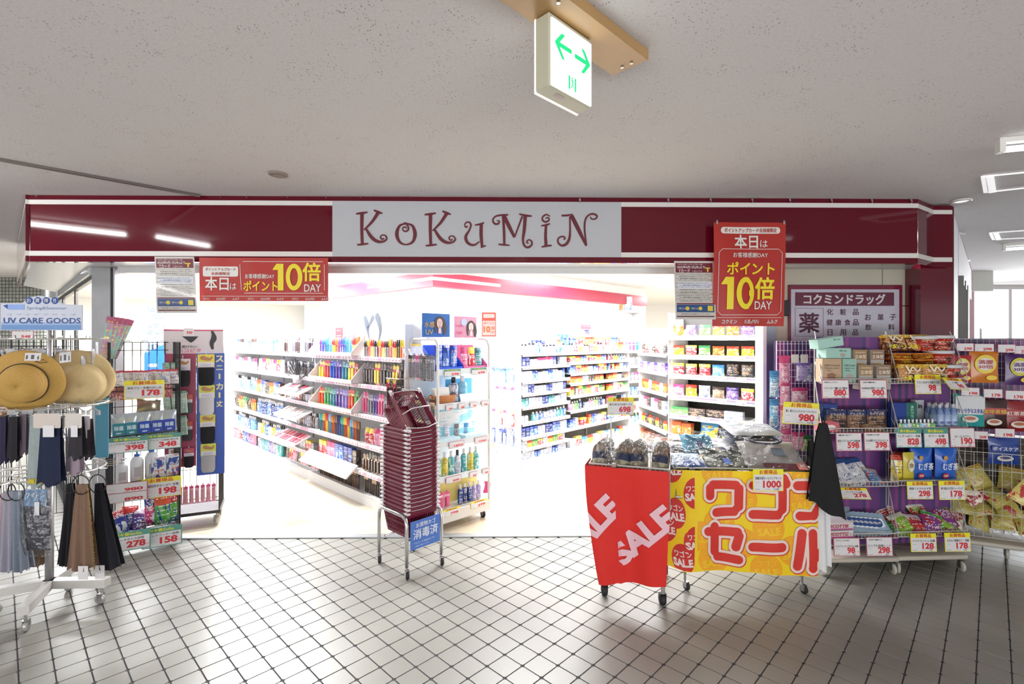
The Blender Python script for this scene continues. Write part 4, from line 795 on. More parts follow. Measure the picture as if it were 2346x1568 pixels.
def card(label,mw,w,h,style,title,price,small='',top='',name='price_card'):
    """shelf price card, origin at its centre, faces -y"""
    o=thing(name,label,'price card',mw=mw); X=w/2; Z=h/2
    if style=='y':
        MB().box(-X,X,0,.002,-Z,Z).build('card',yel,o); MB().rect(-X*.95,X*.95,-Z*.94,Z*.52,-.0008).build('white_field',cardw,o)
        MB().text(HDR,0,Z*.75,h*.19,w=w*.58,y=-.001,bold=.03).build('header_lettering',redink,o)
    elif style=='g':
        MB().box(-X,X,0,.002,-Z,Z).build('card',grn,o); MB().rect(-X*.95,X*.95,-Z*.92,Z*.45,-.0008).build('white_field',cardw,o)
        MB().text('得々値GoGo',-.02*w,Z*.72,h*.16,w=w*.62,y=-.001,bold=.04).build('header_lettering',yel,o)
    else:
        MB().box(-X,X,0,.002,-Z,Z).build('card',pinkedge,o); MB().rect(-X*.95,X*.95,-Z*.93,Z*.93,-.0008).build('white_field',cardw,o)
    if price: MB().text(price,X*.32 if len(price)<4 else X*.25,-Z*.36,h*.34,w=w*(.15*len(price)),y=-.001,bold=.045).text('円',X*.87,-Z*.55,h*.09,y=-.001).build('price_lettering',redink,o)
    mb=MB()
    if title: mb.text(title,0,Z*.2 if style!='p' else Z*.1,h*.13,w=min(w*.86,h*.14*len(title)),y=-.001,bold=.015)
    if top: mb.text(top,-X*.3,Z*(.72 if style=='p' else .4),h*.085,w=w*.5,y=-.001,bold=.01)
    if small: mb.text(small,X*.55,-Z*.82,h*.1,y=-.001,bold=.01)
    mb.stroke([(-X*.9,-Z*.82,.0016),(-X*.55,-Z*.82,.0016)],-.001,smooth=False,cap=False).stroke([(-X*.2,-Z*.82,.0012),(X*.15,-Z*.82,.0012)],-.001,smooth=False,cap=False).stroke([(-X*.85,-Z*.2,.001),(-X*.6,-Z*.2,.001)],-.001,smooth=False,cap=False)
    mb.build('small_lettering',ink,o); return o
def cpx(px,py,wp,hp,D,style,title,price,label,rz=0,rx=0,small='',top='',ry=0):
    p=PD(px,py,D); k=D/F; return card(label,T(p,R(rz),R(rx),R(ry)),wp*k,hp*k,style,title,price,small,top)
# hanging banners on the fascia
def sheet(w,h,fold,n=14,mm=10):
    def f(u,v): return ((u-.5)*w,0,(v-.5)*h)
    return MB().grid(f,n,mm)
def banner(name,label,pts,mats_build,Y=3.46,cat='banner'):
    pass
def wrinkle(a,b,amp,sk=0):
    def w(x,y,z): return (x+sk*z,y+amp*(sin(x*a+z*3.1)+.6*sin(x*a*2.3+z*b+1.)+.4*sin(z*9+x*4)),z)
    return w
# horizontal red banner
def W3(px,py): v=PY(px,py,3.455); return v
a=W3(455,590); b=W3(751,690); hw=(b.x-a.x); hh=a.z-b.z; cxm=(a.x+b.x)/2; czm=(a.z+b.z)/2
o=thing('point_banner','wide red banner with yellow number ten hanging under the left half of the sign','banner',(cxm,3.465,czm)); wp=wrinkle(22,7,.0028)
subdiv(MB().rect(-hw/2,hw/2,-hh/2,hh/2,0),.03).build('sheet',glossred,o,True,warp=wp)
def U(px,py): v=W3(px,py); return v.x-cxm,v.z-czm
def bm_(mb,nm,mat,w_=wp,par=None,d=.03): return subdiv(mb,d).build(nm,mat,par or o,warp=w_)
k=3.455/F*1.01
x,z=U(504,622); bm_(MB().rrect(x-.12,x+.12,z-.035,z+.035,.012,-.002),'white_field',white_p)
bm_(MB().text('ポイントアップカード',x,z+.015,.02,w=.205,y=-.004,bold=.02).text('会員様限定',x,z-.015,.02,w=.125,y=-.004,bold=.02),'small_lettering',glossred,d=.05)
mb=MB(); x,z=U(496,650); mb.text('本日',x,z,.09,w=.155,y=-.004,bold=.035); x,z=U(533,656); mb.text('は',x,z,.045,y=-.004,bold=.01)
x,z=U(594,633); mb.text('お客様感謝DAY',x,z,.033,w=.2,y=-.004,bold=.02); x,z=U(715,660); mb.text('DAY',x,z,.052,w=.115,y=-.004,bold=.01)
x0_,z1_=U(548,599); x1_,z0_=U(742,672)
for aa in ([(x0_+.02,z1_),(x1_-.01,z1_)],[(x0_+.03,z0_),(x1_-.01,z0_)],[(x0_,z1_-.02),(x0_+.012,z0_+.02)],[(x1_,z1_-.02),(x1_,z0_+.02)]): mb.stroke([(p_[0],p_[1],.0035) for p_ in aa],-.003,smooth=False,cap=False)
mb.stroke([(-hw/2+.02,-hh/2+.033,.0025),(hw/2-.01,-hh/2+.033,.0025)],-.003,smooth=False,cap=False)
for i in range(3): 
    for j,(s_,q) in enumerate((('コクミン',.0),('KoKuMiN',.1),('ムルク',.2))): mb.text(s_,-hw/2+.05+i*.305+q,-hh/2+.015,.016,w=.045 if j!=1 else .06,y=-.004,bold=.03 if j!=1 else 0,shear=.15)
bm_(mb,'lettering',white_p,d=.05)
mb=MB(); x,z=U(638,636); x,z=U(658,635); ten(mb,x,z,.205,.185,-.005); x,z=U(713,623); mb.text('倍',x,z,.125,w=.12,y=-.005,bold=.04); x,z=U(596,655); mb.text('ポイント',x,z,.07,w=.23,y=-.005,bold=.035)
bm_(mb,'yellow_lettering',M('#e8d428',.4),d=.05)
# vertical red banner
def W4(px,py): return PY(px,py,3.42)
a=W4(1637,508); b=W4(1804,748); hw=(b.x-a.x); hh=a.z-b.z; cxm=(a.x+b.x)/2; czm=(a.z+b.z)/2
o=thing('point_banner','tall red banner with yellow number ten hanging over the right half of the sign','banner',(cxm,3.44,czm)); wv=wrinkle(9,5,.004,0)
def taper(x,y,z): q=wv(x,y,z); t=.5-z/hh; return (q[0]*(1-.0*t)-.028*max(0,t-.3)-(.012*t if x>0 else 0),q[1]-.03*t,q[2])
subdiv(MB().rect(-hw/2,hw/2,-hh/2,hh/2,0),.03).build('sheet',glossred,o,True,warp=taper)
def U(px,py): v=W4(px,py); return v.x-cxm+.028*max(0,.5-(v.z-czm)/hh-.3),v.z-czm
mb=MB()
for i in range(36): z=-hh/2+(i+.5)*hh/36; mb.stroke([(-hw/2+.004,z,.0035),(hw/2-.012,z,.0035)],-.0012,smooth=False,cap=False)
bm_(mb,'stripes',M('#b02b22',.35),taper,d=.06)
x,z=U(1722,527); bm_(MB().rrect(x-.21,x+.21,z-.023,z+.023,.02,-.003),'white_field',white_p,taper)
bm_(MB().text('ポイントアップカード会員様限定',x,z,.03,w=.37,y=-.005,bold=.025),'small_lettering',glossred,taper,d=.06)
mb=MB(); x,z=U(1712,553); mb.text('本日',x,z,.092,w=.165,y=-.005,bold=.04); x,z=U(1753,558); mb.text('は',x,z,.05,y=-.005,bold=.01)
x,z=U(1721,584); mb.text('お客様感謝DAY',x,z,.036,w=.25,y=-.005,bold=.015); x,z=U(1750,700); mb.text('DAY',x,z,.056,w=.12,y=-.005,bold=.01)
x0_,z1_=U(1648,570); x1_,z0_=U(1790,722)
P_=[(x0_+.025,z1_),(x1_-.025,z1_),(x1_,z1_-.025),(x1_,z0_+.025),(x1_-.025,z0_),(x0_+.025,z0_),(x0_,z0_+.025),(x0_,z1_-.025),(x0_+.025,z1_)]
mb.stroke([(p_[0],p_[1],.0035) for p_ in P_],-.004,smooth=False,cap=False); mb.stroke([(-hw/2+.01,-hh/2+.06,.0025),(hw/2-.02,-hh/2+.06,.0025)],-.004,smooth=False,cap=False)
for s_,x_,w_ in (('コクミン',-.14,.1),('KoKuMiN',.02,.11),('ムルク',.17,.07)): mb.text(s_,x_,-hh/2+.032,.028,w=w_,y=-.005,bold=.04 if s_[0]!='K' else .0,shear=.1)
bm_(mb,'lettering',white_p,taper,d=.06)
mb=MB(); x,z=U(1721,615); mb.text('ポイント',x,z,.085,w=.34,y=-.006,bold=.035); x,z=U(1690,672); ten(mb,x,z,.24,.225,-.006); x,z=U(1754,661); mb.text('倍',x,z,.15,w=.13,y=-.006,bold=.04)
bm_(mb,'yellow_lettering',M('#e8d428',.4),taper,d=.06)
hk2=cache('bclip',lambda: MB().box(-.006,.006,-.012,.004,-.014,.012).mesh('clip',chrome))
for x_ in (-hw/2+.02,hw/2-.02): ob('clip',hk2,o,T((x_,-.004,hh/2-.002)))
# point card notices in plastic sleeves
def notice(px0,py0,px1,py1,lb,sk):
    a=PY(px0,py0,3.46); b=PY(px1,py1,3.46); w=b.x-a.x; h=a.z-b.z
    o=thing('notice','%s'%lb,'notice',((a.x+b.x)/2,3.465,(a.z+b.z)/2)); wq=lambda x,y,z:(x+sk*(h/2-z),y-.06*max(0,.5-z/h)**1.0+.004*sin(z*12),z)
    subdiv(MB().rect(-w/2,w/2,-h/2,h/2,0),.05).build('sheet',M('#c9c6c0',.3,coat=.3),o,True,warp=wq)
    X=w/2*.93
    def q(mb,n,m): return subdiv(mb,.06).build(n,m,o,warp=wq)
    q(MB().rect(-X,X,h*.3,h*.465,-.0015).rect(-X,X,-h*.245,-h*.225,-.0015),'header',M('#6f1f33',.4)); q(MB().rect(-X,X,-h*.38,-h*.25,-.0015),'blue_panel',M('#2a4a7e',.4))
    q(MB().rect(-X,X,-h*.46,-h*.44,-.0015),'footer_line',M('#5c2030',.4)); q(MB().rrect(-X*.92,X*.97,h*.02,h*.14,.006,-.0012),'box_panel',M('#d4d8e4',.4))
    q(MB().text('コクミンポイントアップカードは',-.1*w,h*.44,.012,w=w*.62,y=-.003,bold=.02).text('2022年9月1日(木)より',-.08*w,h*.39,.022,w=w*.7,y=-.003,bold=.03).text('Tカード',-.25*w,h*.33,.024,w=w*.28,y=-.003,bold=.03).text('に変わります',.08*w,h*.325,.012,w=w*.25,y=-.003),'lettering',white_p)
    mb=MB().text('T',.34*w,h*.35,.03,w=.035,y=-.003,bold=.06).disc(-.2*w,-h*.315,.014,.014,-.003).disc(.12*w,-h*.315,.013,.013,-.003).rect(.3*w,.43*w,-h*.36,-h*.27,-.003); q(mb,'yellow_marks',M('#d8c43a',.4))
    mb=MB()
    for i,zz in enumerate((.27,.235,.2,.17,.115,.08,.05,-.0,-.04,-.07,-.1,-.13,-.16,-.19,-.41)): mb.text(('コクミンポイントアップカードのポイント付与は','2022年8月31日(水)をもって終了いたします','※一部対象外の商品がございます')[i%3],(.02 if i%2 else -.05)*w,h*zz,.0095,w=w*(.8 if i%3 else .86),y=-.003)
    q(mb,'small_lettering',ink); mb=MB()
    for x_ in (-.33,-.02): mb.text('Tポイント',x_*w,-h*.315,.014,w=w*.18,y=-.003,bold=.03)
    q(mb,'blue_panel_lettering',white_p); return o
notice(352,588,443,719,'white point card notice in a sleeve hanging at the left end of the sign',.16)
notice(1545,598,1636,733,'white point card notice in a sleeve hanging beside the tall red banner',-.03)
# sign board on the cream wall
a=PY(1807,653,3.83); b=PY(2067,790,3.83); cxm=(a.x+b.x)/2; w=b.x-a.x; zt_=a.z; zb_=b.z-.12
o=thing('wall_sign','burgundy framed drugstore sign board with Japanese lettering on the cream wall','sign',(cxm,3.835,0))
MB().bbox(-w/2,w/2,-.01,.01,zb_,zt_,.003).build('board',M('#6e1330',.15,coat=.4),o)
def V(px,py): v=PY(px,py,3.82); return v.x-cxm,v.z
x0_,z1_=V(1813,663); x1_,_=V(2061,663); MB().rect(x0_,x1_,zb_+.02,z1_,-.0115).build('white_field',M('#b9b8c6',.2,coat=.4,bump=.25,bscale=14),o)
x0_,z1_=V(1822,670); x1_,z0_=V(2049,701); MB().rect(x0_,x1_,z0_,z1_,-.0125).build('header',M('#5c1230',.25,coat=.3),o)
x,z=V(1935,686); MB().text('コクミンドラッグ',x,z,.078,w=.64,y=-.0135,bold=.05).build('header_lettering',M('#cfccd2',.35),o)
mb=MB(); x,z=V(1854,740); mb.text('薬',x,z,.15,w=.155,y=-.013,bold=.035)
for s_,px_,py_ in (('化',1902,715),('粧',1932,715),('品',1961,715),('健',1901,739),('康',1921,739),('食',1942,739),('品',1961,739),('日',1902,762),('用',1932,762),('品',1960,762),('お',1989,727),('菓',2018,727),('子',2046,727),('飲',1990,750),('料',2043,750)): x,z=V(px_,py_); mb.text(s_,x,z,.047,y=-.013,bold=.02)
xa,za=V(1822,706); xb,zb2=V(1887,771); mb.frame(xa,xb,zb2,za,.0022,-.013); mb.build('lettering',M('#4a1230',.4),o)
tag(ob('wall_speaker',MB().bbox(-.04,.04,-.05,.05,-.06,.06,.004).mesh('wall_speaker',blackp),None,T(PY(1790,707,3.8),0)),'small black wall box beside the tall red banner','speaker')
# ---------------- shopping basket trolley ----------------
bc=W(-.66,3.13); MBk=T((bc.x,bc.y,0),R(45)); bw,bd=.235,.285
# local x towards the right-back, y towards the left-back, front corner at the origin
bmaro=M('#6b1c33',.3,var=.06); bclip=M('#d2cdd0',.3)
def basket_body():
    mb=MB(); H=.17; tp=.82; t=.003
    def lvl(z): s=tp+(1-tp)*z/H; return bw*s/2,bd*s/2
    a0,b0=lvl(0); mb.box(-a0,a0,-b0,b0,0,.004)
    for z0,z1 in ((0,.022),(.082,.09),(.135,H)):
        (a,b),(c,d_)=lvl(z0),lvl(z1)
        for p,q,n in (((-a,-b),(a,-b),(0,-1)),((a,-b),(a,b),(1,0)),((a,b),(-a,b),(0,1)),((-a,b),(-a,-b),(-1,0))):
            e=lambda s_:(c/a if s_[0] else 1)
            P0=[(p[0],p[1],z0),(q[0],q[1],z0),(q[0]*c/a,q[1]*d_/b,z1),(p[0]*c/a,p[1]*d_/b,z1)]
            P1=[(x_-n[0]*t,y_-n[1]*t,z_) for x_,y_,z_ in P0]; mb.add(P0+P1,[(0,1,2,3),(7,6,5,4),(3,2,6,7),(0,4,5,1)])
    (a,b),(c,d_)=lvl(.02),lvl(.137)
    def slats(n,f):
        for i in range(n+1): p,q=f(i/n); mb.bar(p,q,.0045,.0025)
    for s_ in (-1,1):
        slats(13,lambda u:((-a+2*a*u,s_*(b-.0015),.02),(-c+2*c*u,s_*(d_-.0015),.137))); slats(15,lambda u:((s_*(a-.0015),-b+2*b*u,.02),(s_*(c-.0015),-d_+2*d_*u,.137)))
    mb.tube([(-c-.004,-d_-.004,H),(c+.004,-d_-.004,H),(c+.004,d_+.004,H),(-c-.004,d_+.004,H)],.0065,6,closed=True)
    return mb.mesh('body',bmaro)
bbod=basket_body()
def hnd():
    mb=MB(); z=.174
    for s_ in (-1,1):
        mb.tube([(-bw/2-.006,s_*bd*.36,z-.008),(-bw/2-.004,s_*bd*.47,z+.003),(bw/2*.0-.02,s_*(bd/2+.006),z+.003),(.03,s_*(bd/2+.007),z+.004),(bw/2+.002,s_*bd*.45,z+.003),(bw/2+.007,s_*.02,z-.012)],.0024,5)
    return mb.mesh('handle',M('#c9c4c8',.3,.2),True)
hm=hnd()
def endc():
    mb=MB()
    for sx in (-1,1):
        for sy in (-1,1): mb.bbox(sx*bw/2-.012,sx*bw/2+.012,sy*bd/2-.02-.0,sy*bd/2+.02,.163,.175,.002)
    return mb.mesh('corner_clips',bclip)
em=endc(); NB=21
NUM='zero second third fourth fifth sixth seventh eighth ninth tenth eleventh twelfth thirteenth fourteenth fifteenth sixteenth seventeenth eighteenth nineteenth twentieth twenty-first'.split()
def basket(mw,label,grp=None):
    o=thing('shopping_basket',label,'shopping basket',mw=mw,group=grp); ob('body',bbod,o); ob('handle',hm,o); ob('corner_clips',em,o); return o
for i in range(NB):
    basket(MBk@T((bw/2+random.uniform(-.002,.002),bd/2+random.uniform(-.002,.002),.225+i*.0262),random.uniform(-.012,.012)),'lowest burgundy shopping basket of the stack, its slotted sides showing' if i==0 else 'nested burgundy shopping basket, %s from the bottom of the stack'%NUM[i],'shopping baskets in the stack')
tp_=basket(MBk@T((bw/2-.015,.215,.928),R(4),R(50)),'topmost burgundy shopping basket lying tilted with its inside showing','shopping baskets in the stack')
MB().tube([(-bw/2,-.03,.17),(-bw*.35,-.035,.245),(bw*.2,-.04,.262),(bw/2,-.03,.17)],.004,6).build('raised_handle',M('#d8d4d8',.3,.2),tp_,True)
MB().text('KoKuMiN',0,0,.018,w=.1,bold=.04).text('いらっしゃいませ',0,-.03,.012,w=.1).build('lettering',M('#d8c4cc',.4),tp_,xf=Matrix.Translation((-.02,bd*.43,.09))@Matrix.Rotation(R(90),4,'Y'))
bs=thing('basket_trolley','chrome tube trolley on four casters under the shopping baskets','trolley',mw=MBk)
for x_ in (-.018,bw+.018):
    MB().tube([(x_,-.02,.07),(x_,-.02,.33),(x_,-.008,.365),(x_,.025,.38),(x_,bd-.025,.38),(x_,bd+.008,.365),(x_,bd+.02,.33),(x_,bd+.02,.07)],.0115,10).build('hoop',chrome,bs,True)
MB().tube([(-.018,.05,.2),(bw+.018,.05,.2)],.007,8).tube([(-.018,bd-.05,.2),(bw+.018,bd-.05,.2)],.007,8).build('crossbar',chrome,bs,True)
for x_ in (-.018,bw+.018):
    for y_ in (-.02,bd+.02): caster(bs,x_,y_,.1,.026,rubber,ang=R(160))
a=W(-.64,3.10); o=thing('disinfected_sign','blue sign with white Japanese lettering on the front of the basket trolley','sign',mw=MBk@T((.115,-.036,.26)))
MB().bbox(-.115,.115,0,.004,-.09,.09,.001).build('board',M('#4a74c0',.35),o)
MB().text('お買物カゴ',.0,.06,.03,w=.15,y=-.002,bold=.02).text('消毒済',0,.005,.062,w=.19,y=-.002,bold=.025).text('アルコール消毒済みです',-.01,-.05,.011,w=.16,y=-.002).text('ご自由にお使いください',-.03,-.07,.009,w=.11,y=-.002).build('lettering',M('#dfe6f2',.5),o)
# ---------------- sandal wagon ----------------
sl0=W(.45,2.89); MS_=T((sl0.x,sl0.y,0),R(-19.5+0)); sw_w,sw_d=.445,.42
o=thing('sandal_wagon','white wire wagon on black casters draped with a red sale cloth','wagon',mw=MS_)
mb=MB()
for z_ in (.775,.66,.5): mb.tube([(0,0,z_),(sw_w,0,z_),(sw_w,sw_d,z_+.0),(0,sw_d,z_)],.004 if z_<.77 else .006,6,closed=True)
for i in range(19):
    x_=i*sw_w/18; mb.tube([(x_,0,.5),(x_,0,.775)],.0022,4); mb.tube([(x_,sw_d,.5),(x_,sw_d,.775)],.0022,4)
for i in range(18):
    y_=i*sw_d/17; mb.tube([(0,y_,.5),(0,y_,.775)],.0022,4); mb.tube([(sw_w,y_,.5),(sw_w,y_,.775)],.0022,4)
mb.build('wire_basket',wwire,o); MB().box(0,sw_w,0,sw_d,.52,.53).build('basket_floor',whitem,o)
for x_ in (.085,sw_w-.035):
    for y_ in (.03,sw_d-.02): MB().tube([(x_,y_,.07),(x_,y_,.6)],.011,8).build('leg',wwire,o,True); caster(o,x_,y_-.0,.09,.032,rubber,ang=R(20),th=.03,fork=rubber)
redc=M('#d4231a',.7,var=.05,scale=8,bump=.15,bscale=180); 
def redw(x,y,z):
    t=(.77-z)/.68; f=.02*(1+t)*sin(x*17+1.2)+.006*sin(x*41+z*3)+.004*sin(z*14+x*6); cr=.012*math.exp(-((x-.155)/.006)**2)
    q=1-.3*max(0,t)**1.6 if x<.22 else 1-.12*max(0,t)**1.6
    X_=.2225+(x-.2225)*q; return (X_+.01*t,y-.030-f*min(1,t*4)*.6-cr+ .03*max(0,t-.75),z+.04*x/.445*max(0,t)+.012*max(0,t))
cl=tag(ob('sale_cloth',subdiv(MB().rect(-.02,sw_w,.09,.772,-.006).poly((-.02,-.006,.09),(-.02,.2,.09),(-.02,.2,.772),(-.02,-.006,.772)),.02).mesh('sale_cloth',redc,True,warp=redw),None,MS_),'red cloth with pale diagonal SALE lettering draped over the sandal wagon','cloth')
def MSu(px,py):
    p=PD(px,py,2.84); v=MS_.inverted()@p; return v.x,v.z
lt=M('#e3b9c4',.6)
mb=MB().text('SALE',0.3,.385,.145,w=.44,y=-.0135,bold=.05,rot=43); mb=clipx(mb,.152,.45); subdiv(mb,.015).build('lettering',lt,cl,warp=redw)
mb=MB().text('SALE',-.015,.42,.145,w=.44,y=-.0135,bold=.05,rot=43); mb=clipx(mb,-.018,.148); subdiv(mb,.015).build('lettering',lt,cl,warp=redw)
tag(ob('bulldog_clip',MB().box(-.012,.012,-.022,.012,-.03,.02).tube([(-.008,-.02,.018),(0,-.03,.04),(.008,-.02,.018)],.0015,4).mesh('bulldog_clip',M('#8a7d74',.4,.4)),None,MS_@T((.145,-.01,.77))),'brown grey clip holding the red sale cloth to the basket rim','clip')
# sandals in clear bags
sole=M('#8f7764',.7,var=.12,scale=60); gsole=M('#3e4c40',.6); navy=M('#27304c',.7); beige=M('#9a947c',.7)
def sandal_meshes():
    def outl(y): # half width along length 0..1
        return .047*(max(0,1-abs(2*y-1)**4.5)**.5)*(1-.1*math.exp(-((y-.45)/.15)**2))
    def slab(z0,z1):
        mb=MB(); n=14; top=[];
        for i in range(n+1):
            y=i/n; w_=max(.004,outl(y)); top.append((w_,y*.26))
        ring=[(w_,y_) for w_,y_ in top]+[(-w_,y_) for w_,y_ in top[::-1]]; N=len(ring)
        mb.add([(x_,y_,z0) for x_,y_ in ring]+[(x_,y_,z1) for x_,y_ in ring],[tuple(range(N))[::-1],tuple(range(N,2*N))]+[(i,(i+1)%N,(i+1)%N+N,i+N) for i in range(N)]); return mb
    def strap(y0,y1):
        mb=MB()
        def f(u,v):
            a=PI*u; return (-.046*cos(a),y0+(y1-y0)*v,.012+.045*sin(a))
        mb.grid(f,14,2); return mb
    return slab(0,.018).mesh('sole',gsole),slab(.018,.026).mesh('footbed',sole),strap(.12,.16).mesh('beige_strap',beige,True),strap(.16,.2).mesh('navy_strap',navy,True)
sm=sandal_meshes()
bagm=cache('bag',lambda: MB().grid(lambda u,v:((u-.5)*.22+.006*sin(v*17),-.01+.02*sin(u*7+v*9)*sin(PI*v),v*.31),14,16).mesh('bag',clear,True))
def crinkle(f,nu,nv,amp,seed):
    rr=random.Random(seed); g_=[[rr.uniform(-1,1) for _ in range(nu+1)] for _ in range(nv+1)]
    def w(u,v):
        p=f(u,v); i=min(nu,int(round(u*nu))); j=min(nv,int(round(v*nv))); a=g_[j][i]*amp; return (p[0]+a*.5,p[1]+a*.4,p[2]+a)
    return w
def sbag():
    mb=MB()
    for s_ in (-1,1): mb.grid(crinkle(lambda u,v,s_=s_:((u-.5)*.208,v*.31-.01,.012+s_*(.06*(sin(PI*u)**.5)*(sin(PI*min(1,v*.9+.05))**.5)+.009*sin(u*21+v*13)*sin(v*15+s_))),17,19,.011,3+s_),17,19)
    return mb.mesh('bag',clear,False)
sbg=sbag()
idx=0
for r_ in range(3):
    for c_ in range(2):
        for_l=('front','middle','back')[r_]
        mw=MS_@T((.115+c_*.215,.015+r_*.135,.635-r_*.005),random.uniform(-.06,.06),R(66-r_*4))
        o=thing('sandal_pair','bagged brown sandals with navy and beige straps, %s row, %s side'%(for_l,('aisle','shirt wagon')[c_]),'sandals',mw=mw,group='bagged sandals in the wagon')
        for s_ in (-1,1):
            g_=ob('sandal',sm[0],o,T((s_*.053,-.0,0),R(-s_*4)))
            for m_,n_ in ((sm[1],'footbed'),(sm[2],'beige_strap'),(sm[3],'navy_strap')): ob(n_,m_,g_)
        ob('bag',sbg,o)
# price card 698
o=cpx(1422,931,60,40,3.15,'y','履き心地さわやか綿サンダル','698','yellow and white 698 price card on a wire stand behind the sandals',small='767')
MB().tube([(-.06,.008,-.56),(-.06,.008,.05)],.004,6).build('pole',wwire,o)
tag(ob('bulldog_clip',MB().box(-.014,.014,-.006,.006,-.012,.014).mesh('bulldog_clip',blackp),None,T(PD(1417,909,3.14))),'small black clip on top of the 698 price card','clip')
# ---------------- t-shirt wagon ----------------
wl0=W(.935,2.95); wr0=W(1.762,2.90); ang=math.atan2(wr0.y-wl0.y,wr0.x-wl0.x); WW=(wr0-wl0).length; MW=T((wl0.x,wl0.y,0),ang); WD=.6
o=thing('sale_wagon','chrome folding wagon piled with bagged shirts behind the yellow banner','wagon',mw=MW)
mb=MB()
for z_ in (.735,.56): mb.tube([(0.04,0,z_),(WW,0,z_),(WW,WD,z_),(0.04,WD,z_)],.007,8,closed=True)
for i in range(26):
    x_=.04+i*(WW-.04)/25; mb.tube([(x_,0,.56),(x_,0,.735)],.002,4); mb.tube([(x_,WD,.56),(x_,WD,.735)],.002,4)
mb.build('wire_basket',steel,o); MB().box(.04,WW,0,WD,.56,.57).build('basket_floor',greyw,o)
for x_,xb in ((.1,.15),(WW-.05,WW-.14)):
    MB().bar((xb,.38,.6),(x_,.03,.09),.018,.01).build('leg',steel,o); MB().bar((xb,.1,.56),(x_,WD-.03,.09),.018,.01).build('leg',steel,o)
    caster(o,x_,.03,.1,.024,rubber,ang=R(-150)); caster(o,x_,WD-.03,.1,.024,rubber,ang=R(-150))
yc=M('#f0cf12',.6,var=.03,bump=.1,bscale=150)
def yw(x,y,z):
    t=(.73-z)/.58; f=.008*sin(x*13)+.005*sin(x*31+2)+.003*sin(z*20+x*3)
    if x<.15: f+=-.05*((.15-x)/.15)*1.0
    return (x-.012*t*(x<.1)+.0,y-.016-f*min(1,t*3+.2),z-.03*t*(x/WW)+(-.05*t*max(0,(.17-x)/.1)*max(0,(x-.03)/.1)))
yb=tag(ob('wagon_banner',subdiv(MB().rect(.0,WW+.015,.15,.728,-.012),.02).mesh('wagon_banner',yc,True,warp=yw),None,MW),'yellow banner with big red Japanese wagon sale lettering on the wagon front','banner')
kx=WW/ (1868-1527); kz=2.92/F
def Yp(cx,cy): return ((1320+cx/3.563-1527)*kx, CH-((940+cy/3.563)-YH)*kz)
def yput(mb,n,m,x0=0.002,x1=None): subdiv(clipx(mb,x0,(x1 or WW+.013),.155,.725),.02).build(n,m,yb,warp=yw)
og=MB(); ogl=MB()
for (cx,cy) in ((1130,500),(1340,720),(1150,900),(1560,930),(1840,720),(1350,1060),(1100,1200),(1540,1250),(1760,1100),(1880,500),(980,1010),(1900,1290),(1600,560)):
    x_,z_=Yp(cx,cy); og.disc(x_,z_,.088,.084,-.014,24); ogl.text('SALE',x_,z_-.02,.045,w=.13,y=-.0155,bold=.04,rot=8).text('ワゴン',x_,z_+.035,.035,w=.1,y=-.0155,bold=.03,rot=8)
yput(og,'orange_discs',M('#efa81c',.6),.155); yput(ogl,'orange_disc_lettering',M('#f0c420',.6),.155)
rd=MB(); rl=MB()
for (cx,cy) in ((940,670),(800,850),(950,1050),(860,1200),(760,480),(730,980)):
    x_,z_=Yp(cx,cy); rd.disc(x_,z_,.055,.088,-.014,24); rl.text('ワゴン',x_-.002,z_+.03,.035,w=.08,y=-.0155,bold=.04,rot=8).text('SALE',x_,z_-.02,.045,w=.095,y=-.0155,bold=.05,rot=8)
xc=Yp(940,0)[0]
yput(rd,'red_discs',M('#c9302a',.6),.002,xc); yput(rl,'red_disc_lettering',M('#e8ddd8',.6),.002,xc)
KJ=[[(1068,690),(1068,625),(1092,600),(1285,600),(1310,625),(1310,770),(1270,812),(1125,825)],
 [(1430,600),(1640,600),(1665,625),(1665,775),(1625,820),(1430,830)],[(1680,540),(1700,580)],
 [(1795,595),(1875,592)],[(1818,828),(1930,822),(2010,700)],
 [(1050,972),(1300,972),(1312,1000),(1285,1090)],[(1107,935),(1107,1130),(1135,1175),(1310,1192)],
 [(1425,1085),(1540,1078),(1660,1068)],[(1835,962),(1795,1215)],[(1925,960),(1925,1225),(1990,1100)]]
for wd_,mt_,yy,nm in ((122,M('#c9302a',.6),-.0165,'outline_shadow'),(112,M('#e9d4cc',.6),-.0175,'outline'),(70,M('#cf3126',.6),-.0195,'lettering')):
    mb=MB()
    for st_ in KJ:
        dxy=4 if nm=='outline_shadow' else 0
        mb.stroke([(Yp(x_+dxy,y_+dxy)[0],Yp(x_+dxy,y_+dxy)[1],wd_/3.563*kz) for x_,y_ in st_],yy,smooth=False)
    yput(mb,nm,mt_,.002)
for x_ in (.125,WW-.03):
    tag(ob('binder_clip',cache('bnd',lambda: MB().box(-.016,.016,-.018,.012,-.012,.012).tube([(-.008,-.01,-.01),(-.006,-.016,-.05),(.006,-.016,-.05),(.008,-.01,-.01)],.0012,4).tube([(-.008,0,.01),(-.005,.0,.035),(.005,0,.035),(.008,0,.01)],.0012,4).mesh('binder_clip',blackp)),None,MW@T((x_,-.008,.725))),'black binder clip at the %s top corner of the yellow banner'%('sandal side' if x_<.3 else 'black shirt side'),'clip')
cpx(1760,1101,70,50,2.83,'y','接触冷感ルームウェアセット','1000','yellow and white 1000 price card hanging on the yellow banner',small='1100')
